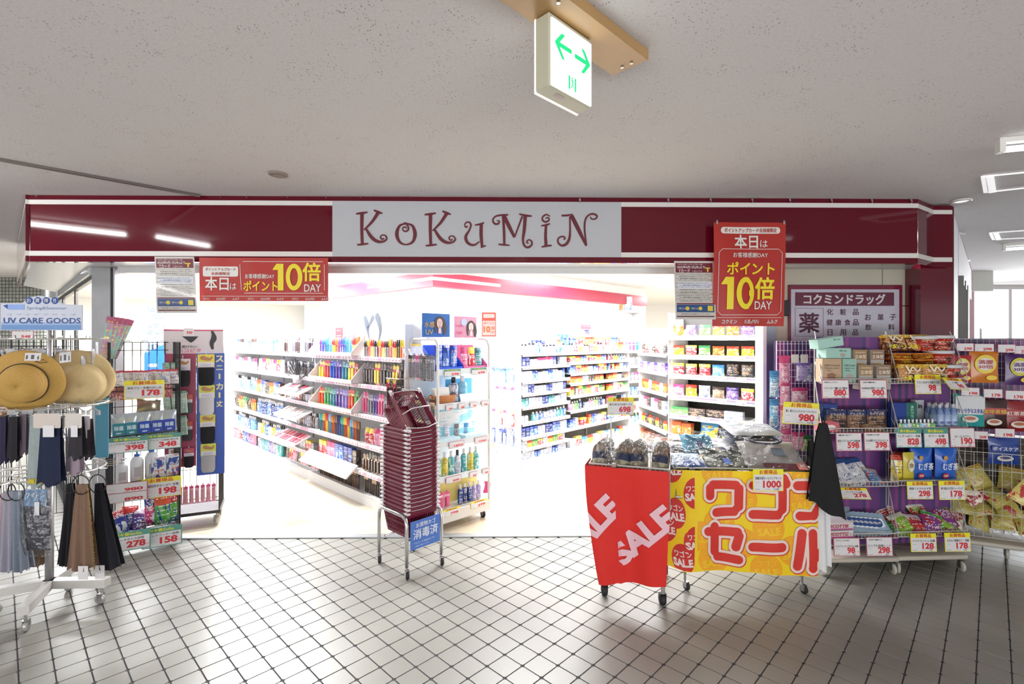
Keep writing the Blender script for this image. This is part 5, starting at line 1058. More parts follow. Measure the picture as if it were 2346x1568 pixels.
# bagged shirts
def shirt(label,loc,w,h,t,mat,rx,rz=0,collar=None,extra=None,lab=None):
    o=thing('bagged_shirt',label,'shirt',mw=MW@T(loc,R(rz),R(rx)))
    def f(s_):
        def g(u,v):
            e=(1-abs(2*u-1)**6)*(1-abs(2*v-1)**6); return ((u-.5)*w,v*h,t/2+s_*e*t/2+.004*sin(u*9+v*5)*e*(s_>0)+.002*sin(u*23-v*17)*e*(s_>0))
        return g
    mb=MB().grid(f(1),14,14).grid(f(-1),6,6); mb.build('shirt',mat,o,True)
    if collar:
        mb=MB(); pts=[(.055*w/.2*cos(PI*k/12)*1.1,h*.97-.05*sin(PI*k/12),t+.001) for k in range(13)]; mb.tube(pts,.006,6); mb.build('collar',collar,o,True)
    if lab: MB().box(lab[0]-.02,lab[0]+.02,lab[1],lab[1]+.06,t+.004,t+.005).build('label',lab[2],o)
    if extra: extra(o,t)
    MB().grid(crinkle(lambda u,v:((u-.5)*w*1.14,v*h*1.12-.01,t+.010+.007*sin(u*13+v*6)*sin(v*17+1)),18,18,.003,len(label)),18,18).build('bag',clear_s,o,False); return o
def camo():
    m=M('#6d7468',.8); m=m.copy(); nt=m.node_tree; b=nt.nodes['Principled BSDF']; tcn=nn(nt,'ShaderNodeTexCoord'); n=nn(nt,'ShaderNodeTexNoise'); n.inputs['Scale'].default_value=16; nt.links.new(tcn.outputs['Object'],n.inputs[0])
    c=mixc(nt,math_(nt,'GREATER_THAN',n.outputs['Fac'],.5),lin('#9a9d92'),lin('#5d6458')); c=mixc(nt,math_(nt,'GREATER_THAN',n.outputs['Fac'],.6),c,lin('#3c4040')); nt.links.new(c,b.inputs['Base Color']); return m
blul=M('#3a6ac4',.5)
shirt('blue and white printed shirt in a bag at the sandal side of the wagon',(.13,.02,.71),.2,.2,.03,PM('#3f62b4','#b8cce4','#e4eaf0','#2a3a90',.35,.4,.5,'Y'),14)
shirt('second blue printed shirt lying under the first in the wagon',(.12,.03,.67),.2,.2,.03,M('#2a4a9c',.6),8)
shirt('dark striped shirt bag at the back of the wagon',(.1,.33,.72),.24,.18,.04,PM('#20222a','#d0d0d4','#303238','#e0e0e4',.6,.5,.6,'Y'),15)
shirt('light blue shirt with a blue label standing behind the camouflage shirt',(.27,.27,.74),.2,.19,.03,M('#5f9dba',.8,var=.1,scale=20),32,0,M('#5490ae',.8),None,(0.01,.05,M('#2a3470',.5)))
shirt('grey green camouflage shirt with a blue label in the wagon',(.36,.03,.70),.25,.22,.04,camo(),20,0,M('#555c50',.8),None,(.0,.03,blul))
shirt('blue labelled shirt edge beneath the camouflage shirt',(.33,.04,.665),.22,.2,.03,M('#3a68b8',.6),10)
def ex5(o,t):
    MB().box(-.08,.16,-.005,.05,t+.002,t+.004).build('maroon_band',M('#6c3036',.5),o); MB().box(.105,.155,.0,.055,t+.004,t+.006).build('size_sticker',M('#e08a7c',.5),o)
    MB().text('M',.13,.028,.025,bold=.02).build('lettering',M('#f4e8e4',.5),o,xf=Matrix.Translation((0,0,t+.009))@Matrix(((1,0,0,0),(0,0,1,0),(0,-1,0,0),(0,0,0,1))))
    MB().box(.0,.07,.11,.18,t+.012,t+.0135).build('paper_label',M('#5a6270',.5),o)
shirt('large grey shirt with navy collar and grey paper label in a clear bag',(.64,.02,.69),.34,.29,.05,M('#b3afac',.8,var=.05),27,-4,M('#2f3a58',.8),ex5)
for i in range(4): shirt('folded shirt bag of the pile behind the grey shirt, %s'%('lowest','second lowest','second highest','topmost')[i],(.6+.02*i,.27+.02*i,.7+i*.05),.34,.24,.04,M(('#3c4558','#c8c8ca','#5a6070','#d2d4d8')[i],.7),8,-3+2*i)
o=cpx(1835,948,80,50,3.0,'y','婦人・紳士メッシュTシャツハーフパンツセット','980','yellow and white 980 price card on a pole above the shirt wagon',small='1078',rz=-3,ry=3)
MB().tube([(0,.008,-.48),(0,.008,.05)],.0035,6).build('pole',chrome,o)
# hanging black and white shirts
def hangcloth(label,name,cat,mw,w0,w1,h,mat,amp=.02,n=3,parts=None,skew=0,group=None,tilt=0):
    def f(s_):
        def g(u,v):
            w_=w0+(w1-w0)*(1-v)**.8; x_=(u-.5)*w_+skew*(1-v)*h; return (x_,s_*(.006+.01*(1-v))+amp*(1-v*.7)*sin(u*2*PI*n+v*1.3)*(1-.4*v),-h*(1-v)*(1+tilt*(u-.5))+.012*sin(u*9)*(1-v))
        return g
    o=thing(name,label,cat,mw=mw,group=group); MB().grid(f(-1),24,12).grid(f(1),24,12).build('fabric',mat,o,True); return o
black=M('#0f1114',.85,var=.1)
p=PD(1890,1000,2.9); hangcloth('white shirt hanging behind the black one beside the yellow banner','hanging_shirt','shirt',T((p.x-.0,p.y+.03,p.z+.05),R(20)),.05,.125,.84,M('#dcdde0',.8),.012,1.5)
p=PD(1886,990,2.84); o=hangcloth('black shirt hanging from a strap in front of the first purple rack','hanging_shirt','shirt',T((p.x,p.y,p.z+.05),R(-8)),.04,.2,.5,black,.012,1.0,skew=.03,tilt=.22)
MB().tube([(0,0,-.02),(-.015,0,.05),(0,0,.09),(.015,0,.05),(0,0,-.02)],.004,6).tube([(0,0,.09),(0,0,.13)],.002,5).build('strap',black,o)
p=PD(1858,1040,3.05); hangcloth('black sleeve of a shirt hanging at the corner of the shirt wagon','hanging_shirt','shirt',T((p.x,p.y,p.z+.08),R(0)),.03,.06,.28,black,.008,1)
# ---------------- wire racks on the right, purple striped backing ----------------
def stripes_mat():
    m=bpy.data.materials.new('purple_stripes'); m.use_nodes=True; nt=m.node_tree; b=nt.nodes['Principled BSDF']
    tcn=nn(nt,'ShaderNodeTexCoord'); sp=nn(nt,'ShaderNodeSeparateXYZ'); nt.links.new(tcn.outputs['Object'],sp.inputs[0])
    x=math_(nt,'FLOOR',math_(nt,'MULTIPLY',math_(nt,'ADD',sp.outputs['X'],math_(nt,'MULTIPLY',sp.outputs['Y'],.7)),42.)); w_=nn(nt,'ShaderNodeTexWhiteNoise',noise_dimensions='1D'); nt.links.new(x,w_.inputs['W'])
    c=mixc(nt,math_(nt,'GREATER_THAN',w_.outputs['Value'],.4),lin('#643878'),lin('#46386c')); c=mixc(nt,math_(nt,'GREATER_THAN',w_.outputs['Value'],.75),c,lin('#82407c')); nt.links.new(c,b.inputs['Base Color']); b.inputs['Roughness'].default_value=.45; return m
pstr=stripes_mat(); KS=.46
def shear(x,y,z): return (x+KS*y,y,z)
def wrack(label,lat,D,ang,w,dep,zs,top=1.5,name='display_rack'):
    p=W(lat,D); Mx=T((p.x,p.y,0),ang); o=thing(name,label,'display rack',mw=Mx)
    mb=MB()
    for z in [.12]+[.12+i*.046 for i in range(1,31)]: mb.tube([(0,dep,z),(w,dep,z)],.0014,4)
    for i in range(15): mb.tube([(w*i/14,dep-.003,.1),(w*i/14,dep-.003,top)],.0016,4)
    mb.tube([(0,dep,.1),(0,dep,top),(w,dep,top),(w,dep,.1)],.005,6); mb.build('mesh_panel',wwire,o,warp=shear)
    MB().box(.006,w-.006,dep-.016,dep-.012,.12,top+.012).build('striped_backing',pstr,o,warp=shear)
    for z in zs:
        s=MB()
        for i in range(4): y=dep*i/3; s.tube([(0,y,z),(w,y,z)],.003,5)
        for i in range(22): x=w*i/21; s.tube([(x,dep,z),(x,0,z),(x,0,z+.03)],.0016,4)
        s.tube([(0,0,z+.03),(w,0,z+.03)],.0034,6)
        for x in (0,w):
            s.tube([(x,dep,z+.33),(x,0,z+.03)],.0036,6); s.tube([(x,dep,z+.13),(x,0,z)],.003,5)
            for k in (.25,.5,.75): s.tube([(x,dep*k,z),(x,dep*k,z+.03+.3*k)],.0018,4)
        s.build('wire_shelf',wwire,o,warp=shear)
    b=MB(); b.bbox(-.02,w+.02,.02,dep+.08,.085,.115,.012,0,2); b.build('base_board',M('#b9b3a6',.5),o,True,warp=shear)
    for x,y in ((.02,.06),(w-.02,.06),(.02,dep+.02),(w-.02,dep+.02)): caster(o,x+KS*y,y,.1,.034,M('#b8b4ac',.5),ang=R(150+20*(x>.2)),fork=M('#6d6c6a',.4,.6))
    return o,Mx
zs1=[.25,.575,.91,1.22]
dep=.23
# first rack (masks, coffee packs, wipes)
la=1883; D1=3.10
r1,M1=wrack('first white wire rack with purple striped backing, holding face masks and wipes',(1883-X0)/F*D1,D1,R(1.0),.49,dep,zs1)
r2,M2=wrack('second white wire rack with purple striped backing, holding instant noodles and drinks',(2058-X0)/F*3.13,3.13,R(2.0),.46,dep,zs1)
def L1(x,y,z,rz=0,rx=0,ry=0): return M1@T((x+KS*y,y,z),R(rz),R(rx),R(ry))
def L2(x,y,z,rz=0,rx=0,ry=0): return M2@T((x+KS*y,y,z),R(rz),R(rx),R(ry))
def box_item(label,name,cat,mw,w,h,d,base,draws=(),group=None):
    o=thing(name,label,cat,mw=mw,group=group); MB().bbox(-w/2,w/2,0,d,0,h,.002).build('box',base,o)
    for fn,mt,nm in draws: mb=MB(); fn(mb); mb.build(nm,mt,o)
    return o
def maskshape(mb,x,z,s): mb.poly((x-.5*s,-.001,z+.25*s),(x,-.001,z+.36*s),(x+.35*s,-.001,z+.2*s),(x+.25*s,-.001,z-.25*s),(x-.1*s,-.001,z-.4*s),(x-.45*s,-.001,z-.1*s)).stroke([(x+.33*s,z+.18*s,.03*s),(x+.62*s,z+.1*s,.03*s),(x+.25*s,z-.2*s,.03*s)],-.001)
def neo(label,mw,w,h,d,c,c2,line3,grp=None):
    return box_item(label,'mask_box','face masks',mw,w,h,d,M(c,.5),[(lambda mb: (mb.text('NEOseek',0,h*.72,h*.085,w=w*.8,y=-.001,bold=.0),mb.text('Palette color',0,h*.6,h*.06,w=w*.75,y=-.001),mb.text(line3,-w*.15,h*.5,h*.06,y=-.001)),ink,'lettering'),(lambda mb: maskshape(mb,0,h*.24,w*.55),M(c2,.6),'picture')],grp)
z=1.225
neo('tan beige mask box at the aisle end of the top shelf of the first rack',L1(.075,.04,z),.125,.15,.07,'#b59a7c','#8a6450','Beige')
neo('pale green mask box standing beside the tan mask box',L1(.187,.03,z),.088,.15,.07,'#8fb5a8','#a89a94','White')
box_item('pale green mask box lying on the tan and green boxes','mask_box','face masks',L1(.12,.05,z+.152,4),.17,.065,.09,M('#9cc4b8',.5),[(lambda mb: mb.text('NEO seek',.03,.048,.011,w=.05,y=-.001),ink,'lettering'),(lambda mb: maskshape(mb,.03,.02,.04),M('#a89a94',.6),'picture')])
box_item('topmost pale green mask box, tipped and sticking up over the rack','mask_box','face masks',L1(.075,.06,z+.222,6,0,-8),.18,.06,.08,M('#a4cdc2',.5),[(lambda mb: mb.text('NEO seek',.045,.045,.011,w=.05,y=-.001),ink,'lettering')])
def rit(label,mw,c='#9a7a50'):
    box_item(label,'mask_box','face masks',mw,.09,.155,.06,M('#a8a09a',.35),[(lambda mb: mb.rect(-.044,.044,.09,.154,-.0008),M(c,.35),'header'),(lambda mb: mb.text('立体型',0,.11,.024,w=.074,y=-.0015,bold=.02).text('SPUNMASK',0,.137,.01,w=.065,y=-.0015),M('#e8e0d0',.4),'lettering'),(lambda mb: mb.poly((-.022,-.001,.068),(.022,-.001,.068),(.018,-.001,.035),(.0,-.001,.015),(-.018,-.001,.035)),M('#c9a050',.4),'picture')])
rit('brown headed mask box, rear pair of the first rack, nearer the green boxes',L1(.275,.10,z+.05)); rit('brown headed mask box, rear pair of the first rack, nearer the noodles',L1(.39,.10,z+.05),'#8a6c54')
rit('brown headed mask box in front, below the rear pair, green box side',L1(.29,.02,z-.045)); rit('brown headed mask box in front, below the rear pair, noodle side',L1(.405,.02,z-.045),'#8a7058')
tag(ob('support_box',MB().box(.22,.44,.09,.17,0,.05).mesh('support_box',M('#c8b890',.5),xf=None),None,M1@T((KS*.09,0,z))),'cream carton under the rear mask boxes of the first rack','box')
# noodles on the second rack
NB1=PM('#5a2c18','#a03020','#c88a48','#f0e0c0',.82,.25,.5,'Y'); 
def noodle_block(label,mw,grp=None):
    def fn():
        mb=MB().bbox(-.085,.085,-.0,.03,-.06,.06,.01,0,2); return mb
    o=thing('noodle_pack',label,'instant noodles',mw=mw,group=grp)
    MB().grid(lambda u,v:((u-.5)*.17*(1-.08*(1-v)),-.012*sin(PI*u)*sin(PI*v),v*.105),8,6).grid(lambda u,v:((u-.5)*.16,.045,v*.1),1,1).box(-.08,.08,.0,.045,.0,.1).build('pack',PM('#5e2e1a','#c8a030','#b8824a','#f0e4c8',.78,.25,.5),o,True)
    MB().stroke([(-.04,.09,.012),(-.02,.06,.012),(0,.085,.01),(.03,.06,.009),(.05,.08,.008)],-.017).stroke([(-.03,.05,.004),(.06,.035,.004)],-.017).build('picture',M('#e8dcc0',.4),o)
    MB().text('大盛ソース',0,.018,.026,w=.13,y=-.016,bold=.05).build('lettering',M('#e8d83a',.4),o); return o
noodle_block('front brown noodle pack on the top shelf of the second rack, mask side',L2(.09,.0,1.235,0,-8)); noodle_block('front brown noodle pack on the top shelf, beside the price card',L2(.25,.0,1.235,0,-8))
noodle_block('topmost brown noodle pack of the rear pile, mask side',L2(.05,.15,1.43,3,-20)); noodle_block('topmost brown noodle pack of the rear pile, beside the cups',L2(.2,.15,1.43,-3,-20))
for k,(x,z_) in enumerate(((.07,1.335),(.07,1.37),(.22,1.33),(.22,1.37),(.08,1.30),(.23,1.29))):
    o=thing('noodle_tray',('orange brown noodle tray in the pile under the topmost packs, mask side','orange brown noodle tray in the pile under the topmost packs, cup side')[x>.1],'instant noodles',mw=L2(x+.02,.10,z_),group='noodle trays in the pile %d'%(x>.1))
    MB().lathe([(.06,0),(.08,.03),(.088,.03),(.086,.036),(0,.036)],20,(0,.06,0),sy=.8).build('tray',PM('#8a3a18','#c86a28','#d8a040','#e8c84a',.8,.3,.5),o,True); MB().text('Wマヨ',0,.012,.012,w=.05,y=-.014).build('lettering',M('#d8c83a',.4),o)
def cup(label,mw):
    o=thing('noodle_cup',label,'instant noodles',mw=mw@Matrix.Scale(1.28,4)); MB().lathe([(.045,0),(.06,.062)],24,(0,.065,0)).build('cup',PM('#a8281e','#a8281e','#c83a2a','#f0e0c0',.95,.3,.62),o,True)
    MB().lathe([(.061,.06),(.066,.062),(.066,.075),(.062,.077),(0,.077)],24,(0,.065,0)).build('lid',M('#c9c9cc',.35),o,True)
    mb=MB().text('ごつ盛り',0,.036,.03,w=.075,y=0,bold=.03); mb.build('lettering',M('#1c1818',.4),o,warp=lambda x,y,z:(x,.065-math.sqrt(max(0,(.0535+.0*z)**2-x*x))-.002,z)); return o
cup('red noodle cup with white lid at the front of the second rack shelf',L2(.395,-.0,1.235))
for z_,lb in ((1.235,'lowest'),(1.325,'middle'),(1.405,'top')): cup('red noodle cup, %s of the rear stack on the second rack'%lb,L2(.375,.07,z_) if z_<1.4 else L2(.38,.08,z_+.02,-4))
cup('small red noodle cup beside the top of the rear stack',L2(.29,.1,1.42,10))
# second level first rack
z=.915
for i in range(3):
    x=.12+i*.13
    o=box_item('dark brown coffee bean pack, number %s from the red box'%('one','two','three')[i],'chocolate_pack','sweets',L1(x,.09,z),.125,.13,.03,PM('#3a2a2c','#1f2a5c','#7a5a48','#c8b090',.72,.3,.5))
    MB().text('リラックス',0,.1,.014,w=.09,y=-.002,bold=.02).build('lettering',M('#c8ccd8',.4),o)
box_item('pink red carton with a white oval lying in front of the dark packs','carton','box',L1(.06,.01,z),.11,.06,.08,M('#c4606c',.4),[(lambda mb: mb.disc(0,.03,.03,.016,-.001),M('#e8dcdc',.4),'oval')])
box_item('blue carton standing behind the pink red carton','carton','box',L1(.07,.13,z+.0),.13,.16,.05,M('#1c3a86',.4),[(lambda mb: mb.disc(.03,.12,.03,.015,-.001),M('#c8d4e8',.4),'oval')])
for i in range(4): tag(ob('foil_pouch',pouch(.13,.09,.02,P(('brown','teal','silver','black')[i],.8)),None,L1(.36+.01*i,.02+.03*i,z,0,-60+5*i)),'%s edged foil pouch lying at the noodle end of the second shelf'%('brown','teal','silver','black')[i],'pouch')
# third level: sachets ; bottom: wipes and towels
z=.58
for i in range(9): tag(ob('wet_sheet_pouch',pouch(.13,.17,.025,PM('#c8ccd4','#38548c','#e8eaee','#3a5a94',.8,.25,.55)),None,L1(.1+.028*i,.05+.012*(i%3),z,-10+i*2,-42,-16)),'white and blue sheet pouch leaning on the first rack','pouch','leaning sheet pouches on the first rack')
tag(ob('wet_sheet_pouch',pouch(.11,.13,.03,PM('#5a86b4','#d0c8b8','#c85a60','#f0f0f0',.8,.25,.55)),None,L1(.39,.03,z,8,-50,12)),'small blue pouch with red mark at the end of the leaning row','pouch')
z=.255
for i in range(2):
    o=box_item('white hand towel pack with red lettering, %s of two'%('lower','upper')[i],'towel_pack','towels',L1(.11,.0,z+i*.05,2),.19,.045,.14,M('#d4ccd0',.4)); 
    MB().text('SCOTTIE',0,.024,.02,w=.12,y=-.003,bold=.03,shear=.2).build('lettering',M('#b8304a',.4),o); MB().rect(-.09,.09,.003,.01,-.003).build('band',M('#c85a98',.4),o)
for i in range(7):
    x=.24+i*.028; front=i==6 or i==3
    o=thing('wipes_pack','front blue and white wipes pack with a round badge, %s'%('noodle side' if i==6 else 'towel side') if front else 'blue edged wipes pack leaning in the file on the bottom shelf','wipes',group=None if front else 'filed wipes packs on the bottom shelf',mw=L1(x,.03+.02*(6-i)*.4,z,-6,-35,-12))
    ob('pack',pouch(.13,.13,.03,M('#8fa8bc',.25,var=.3,scale=20)),o); MB().rrect(-.035,.035,.045,.1,.008,-.006).build('badge_field',M('#e0e8ee',.3),o); MB().disc(0,.073,.026,.026,-.0075).build('badge',M('#2a4a86',.3),o); MB().text('99.9%',0,.073,.012,w=.036,y=-.009,bold=.03).build('lettering',white_p,o)
tag(ob('clear_bag_pack',pouch(.16,.12,.05,M('#8a98a8',.2,var=.3,scale=20)),None,L1(.18,.14,z+.02,0,-20)),'grey clear bag pack behind the white hand towels','pouch')
# second rack second level
z=.915
box_item('dark green vitamin carton with white lettering on the second rack','carton','box',L2(.13,.09,z),.07,.17,.05,M('#1f6a58',.4),[(lambda mb: mb.text('MULTI VITAMIN',.0,.085,.02,w=.13,y=-.001,bold=.02,rot=-90),M('#b8d0c8',.4),'lettering')])
box_item('royal blue carton beside the green vitamin carton','carton','box',L2(.05,.09,z),.09,.17,.05,M('#1c3a8a',.4),[(lambda mb: mb.rect(-.035,.035,.05,.06,-.001),M('#6a8ac8',.4),'stripe')])
box_item('grey white carton with dark lettering behind the bottles','carton','box',L2(.21,.15,z),.06,.18,.04,M('#b8bcc4',.4),[(lambda mb: mb.text('in',0,.14,.03,y=-.001,bold=.04),ink,'lettering')])
for i in range(9):
    r_=i//5; x=.27+(i%5)*.042 if r_ else .26+(i%4)*.046; 
    o=thing('drink_bottle','blue labelled drink bottle, %s row of the second rack'%('front','rear')[r_],'bottle',mw=L2(x,.03+.075*r_,z),group='blue labelled drink bottles, row %d'%r_)
    MB().lathe([(0,0),(.02,0),(.021,.01),(.021,.105),(.017,.125),(.009,.14),(.009,.15)],12,(0,.02,0)).build('body',M('#6f88b8',.1,coat=.5),o,True); MB().lathe([(.0215,.02),(.0215,.1)],12,(0,.02,0)).build('label',M('#a8bcdc',.3),o,True)
    MB().lathe([(.0105,.142),(.0105,.165),(0,.166)],12,(0,.02,0)).build('cap',M('#c9ccd0',.4),o,True)
    if r_==0: MB().text('OS-1',0,.05,.014,w=.026,y=-.0025,bold=.04).build('lettering',M('#2a3a8a',.4),o)
for i in range(9): tag(ob('jelly_spout_pouch',bottle(.03,.075,P(('green','sky','white','green')[i%4],.8),capw,.3,.35),None,L2(.03+i*.026,.0,z)),'small jelly pouch with white spout at the front of the second rack','pouch','spouted jelly pouches')
# third level
z=.58
for x,y,lb,h in ((.2,.05,'blue barley tea bag with gold medallion in the middle of the third shelf',.21),(.36,.04,'blue barley tea bag with gold medallion at the outer end of the third shelf',.21)):
    o=thing('tea_bag_pack',lb,'tea',mw=L2(x,y,z)); ob('pack',pouch(.15,h,.06,M('#2a62c4',.2,var=.15,scale=12)),o)
    MB().text('むぎ茶',0,h*.48,.045,w=.1,y=-.006,bold=.03).build('lettering',M('#dfe6f4',.4),o); MB().disc(-.03,h*.74,.014,.014,-.005).build('medallion',M('#c89a48',.4),o); MB().disc(-.03,h*.2,.022,.016,-.006).build('red_badge',M('#b8202c',.4),o); MB().text('54P',-.03,h*.2,.014,y=-.008,bold=.03).build('badge_lettering',white_p,o)
for x in (.22,.38): tag(ob('tea_bag_pack',pouch(.15,.2,.05,M('#1f4ea4',.2,var=.15,scale=12)),None,L2(x,.15,z+.03)),'dark blue tea bag behind the %s barley tea bag'%('middle' if x<.3 else 'outer'),'tea')
o=thing('yellow_tea_pouch','slim yellow tea pouch with white oval beside the blue barley tea','tea',mw=L2(.1,.04,z,6)); ob('pack',pouch(.085,.19,.035,M('#c8b83e',.25,var=.1)),o); MB().disc(0,.11,.024,.04,-.004).build('oval',M('#e4e0c0',.4),o); MB().text('びわ',0,.11,.03,w=.03,y=-.006,bold=.02).build('lettering',M('#7a3a2a',.4),o)
for i in range(3): tag(ob('yellow_tea_pouch',pouch(.085,.17,.035,P('yellow',.8)),None,L2(.03+i*.02,.06+.04*i,z,-12)),'yellow tea pouch in the file at the mask end, position %s'%('front','middle','rear')[i],'tea')
z=.255
gum=[('#4a9a44','#7a3a8a'),('#8ab83a','#e0e4d0'),('#b83a34','#d8d0d4'),('#7a3a86','#4a9a44')]
for i in range(12):
    a=gum[i%4]; x=.05+(i%6)*.07; y=.02+.09*(i//6)
    tag(ob('jelly_bag',pouch(.13,.15,.045,PM(a[0],a[1],'#a83040','#f0e8e0',.8,.2,.55)),None,L2(min(x,.4),y,z+.02*(i//6)+.01*(i%2),random.uniform(-25,25),-52+random.uniform(-12,12),random.uniform(-20,20))),'%s jelly sweets bag in the heap on the bottom shelf, %s row'%(('green','lime','red','purple')[i%4],('front','rear')[i//6]),'sweets','jelly sweets bags in the heap')
# price cards of both racks
PC=[(1914,892,63,43,'p','バラエティカラー不織布マスク 各種 30P','880','呼吸がしやすい','968'),(2001,892,63,43,'p','SPUNMASK立体型ベージュ 30枚入','980','立体型の報酬30枚入','1078'),(1945,1013,60,42,'p','贅沢マスク ひんやり冷感30枚','598','接触冷感・唇タイプ','657'),(2009,1012,60,42,'p','大人の贅沢マスクスタイルクール','398','接触冷感','437'),
(1940,1254,61,41,'p','スコッティ ハンドタオル 100組','98','手にやさしく、小さくまるめれる','107'),(2015,1253,61,43,'p','どこでも除菌シート','298','身の回りの除菌などに','327')]
nm={'880':'white 880 card under the tan mask box of the first rack','598':'white 598 card under the coffee packs of the first rack','398':'white 398 card on the second shelf of the first rack'}
for px,py,w,h,st,t,pr,tp2,sm in PC:
    lb=nm.get(pr) or {('980',892):'white 980 card under the brown mask boxes of the first rack',('98',1254):'white 98 card below the hand towels of the first rack',('298',1253):'white 298 card below the badge wipes of the first rack'}[(pr,py)]
    cpx(px,py,w,h,3.088,st,t,pr,lb,small=sm,top=tp2,rx=-4)
cpx(1958,1131,62,28,3.06,'y','ビースタイル 各種','278','slanted yellow 278 card under the leaning sheet pouches',rx=-45,rz=-5)
for px,py,w,h,st,t,pr,lb in ((2126,881,60,44,'y','デカうまWマヨ焼きそば','98','yellow bordered 98 card under the brown noodle packs'),(2082,1004,60,44,'g','ウィダーinゼリー 各種','828','green headed 828 card on the second rack, mask side'),(2145,1004,58,44,'g','ゼリー 各種','498','green headed 498 card beside the oral water card'),(2205,1003,58,44,'p','オーエスワン','190','white 190 card below the blue labelled bottles'),
 (2108,1124,60,40,'y','健康ミネラルむぎ茶','298','yellow 298 card below the middle barley tea bag'),(2181,1124,60,43,'y','香り薫るむぎ茶ティーバッグ','178','yellow 178 card below the outer barley tea bag'),(2116,1244,60,41,'y','ララクラッシュ 各種','128','yellow 128 card under the heap of jelly sweets'),(2194,1243,60,42,'y','ぷるんと蒟蒻ゼリー 各種','178','yellow 178 card at the outer end under the jelly sweets')):
    cpx(px,py,w,h,3.115,st,t,pr,lb,rx=-4,small='107')
cpx(2190,880,55,32,3.02,'y','ごつ盛り','98','slanted yellow 98 card below the red noodle cups',rx=-40,rz=12,ry=4)
# third rack: angled mesh panel with hanging candy bags and a lower basket
p3=W(3.17,3.66); M3=T((p3.x,p3.y,0),R(-26)); w3=1.0
o=thing('display_rack','third white wire rack at the right edge with hanging candy bags and a lower bin','display rack',mw=M3)
mb=MB()
for i in range(31): mb.tube([(w3*i/30,0,.13),(w3*i/30,0,1.5)],.0016,4)
for i in range(29): z=.14+i*.048; mb.tube([(0,0.002,z),(w3,0.002,z)],.0014,4)
mb.tube([(0,0,.1),(0,0,1.5),(w3,0,1.5),(w3,0,.1)],.006,6); mb.build('mesh_panel',wwire,o); MB().box(.0,w3,.015,.02,.82,1.505).build('striped_backing',pstr,o)
bk=MB()
for z in (.14,.3,.45,.6,.72): bk.tube([(.02,-.02,z),(.02,-.2,z),(w3,-.2,z),(w3,-.02,z)],.0028,5)
for i in range(21): x=.02+(w3-.02)*i/20; bk.tube([(x,-.02,.14),(x,-.2,.14),(x,-.2,.72)],.0018,4)
for i in range(5): y=-.02-.18*i/4; bk.tube([(.02,y,.14),(.02,y,.72)],.0018,4)
bk.build('wire_bin',wwire,o); MB().bbox(-.02,w3,-.22,.05,.08,.11,.01,0,2).build('base_board',M('#b9b3a6',.5),o,True)
for x,y in ((.02,-.12),(w3-.1,-.12),(.3,-.16)): caster(o,x,y,.09,.036,M('#b8b4ac',.5),fork=M('#6d6c6a',.4,.6),ang=R(170))
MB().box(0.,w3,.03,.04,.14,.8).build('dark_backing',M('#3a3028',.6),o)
for px,py,w,h,c,c2,t,tc_,lb in ((2205,846,40,62,'#a82838','#c8c83a','満腹','#b8303a','red and yellow filling snack bag hanging behind the second rack edge'),(2257,842,58,72,'#c8782a','#e0c82a','満腹','#b0303a','orange bag with a yellow ring hanging on the third rack'),(2336,848,52,70,'#4a2a64','#c8c030','満腹','#5a2a7a','purple filling snack bag hanging at the right edge'),
 (2222,941,62,74,'#2f9a98','#c8d4d4','キシリクリスタル','#2a3aa4','teal and white candy bag hanging on the third rack'),(2277,950,58,68,'#3a1c18','#a82030','珈琲茶館','#d8b848','dark brown coffee candy bag hanging on the third rack'),(2334,955,62,70,'#8a1c20','#a8282c','紅茶茶館','#e8dcd4','dark red tea candy bag hanging at the right edge'),(2302,1035,62,60,'#1f3f8c','#c8cc3a','ボイスケア','#e8ecf4','blue and white throat candy bag hanging over the bin')):
    D=3.40; p=PD(px,py+h/2,D); kk=D/F; o=thing('candy_bag',lb,'candy',mw=T((p.x,p.y,p.z),R(-14)))
    W_,H_=w*kk,h*kk; ob('pack',pouch(W_,H_,.03,M(c,.2,var=.12,scale=14)),o)
    if t=='満腹':
        MB().disc(0,H_*.6,W_*.36,H_*.3,-.004,24).build('ring',M(c2,.3),o); MB().disc(0,H_*.6,W_*.28,H_*.2,-.005,24).build('label_field',M('#d8d4d0',.3),o); MB().text('満腹',0,H_*.67,H_*.13,w=W_*.5,y=-.007,bold=.03).text('30倍',0,H_*.52,H_*.12,w=W_*.5,y=-.007,bold=.03).build('lettering',M(tc_,.4),o); MB().disc(W_*.2,H_*.17,W_*.18,H_*.08,-.005).build('fruit',M('#e0c020',.3),o)
    else:
        if t[0]=='キ': MB().rect(-W_*.46,W_*.46,H_*.55,H_*.95,-.004).rect(-W_*.4,W_*.4,H_*.38,H_*.6,-.0045).build('label_field',M('#c8ccd0',.3),o)
        else: MB().rrect(-W_*.42,W_*.42,H_*.5,H_*.72,W_*.08,-.004).build('label_field',M(c2 if t[0]!='ボ' else '#1f3f8c',.3),o)
        MB().text(t,0,H_*(.6 if t[0]!='キ' else .49),H_*.14,w=W_*.78,y=-.007,bold=.03).build('lettering',M(tc_,.4),o)
        MB().disc(0,H_*.24,W_*.26,H_*.11,-.005).build('cup_picture',M('#d8d0c8' ,.3),o)
        if t[1]!='リ': MB().disc(0,H_*.26,W_*.17,H_*.055,-.0065).build('drink_picture',M('#a85a30' if t[0]!='ボ' else '#2a3a6a',.3),o)
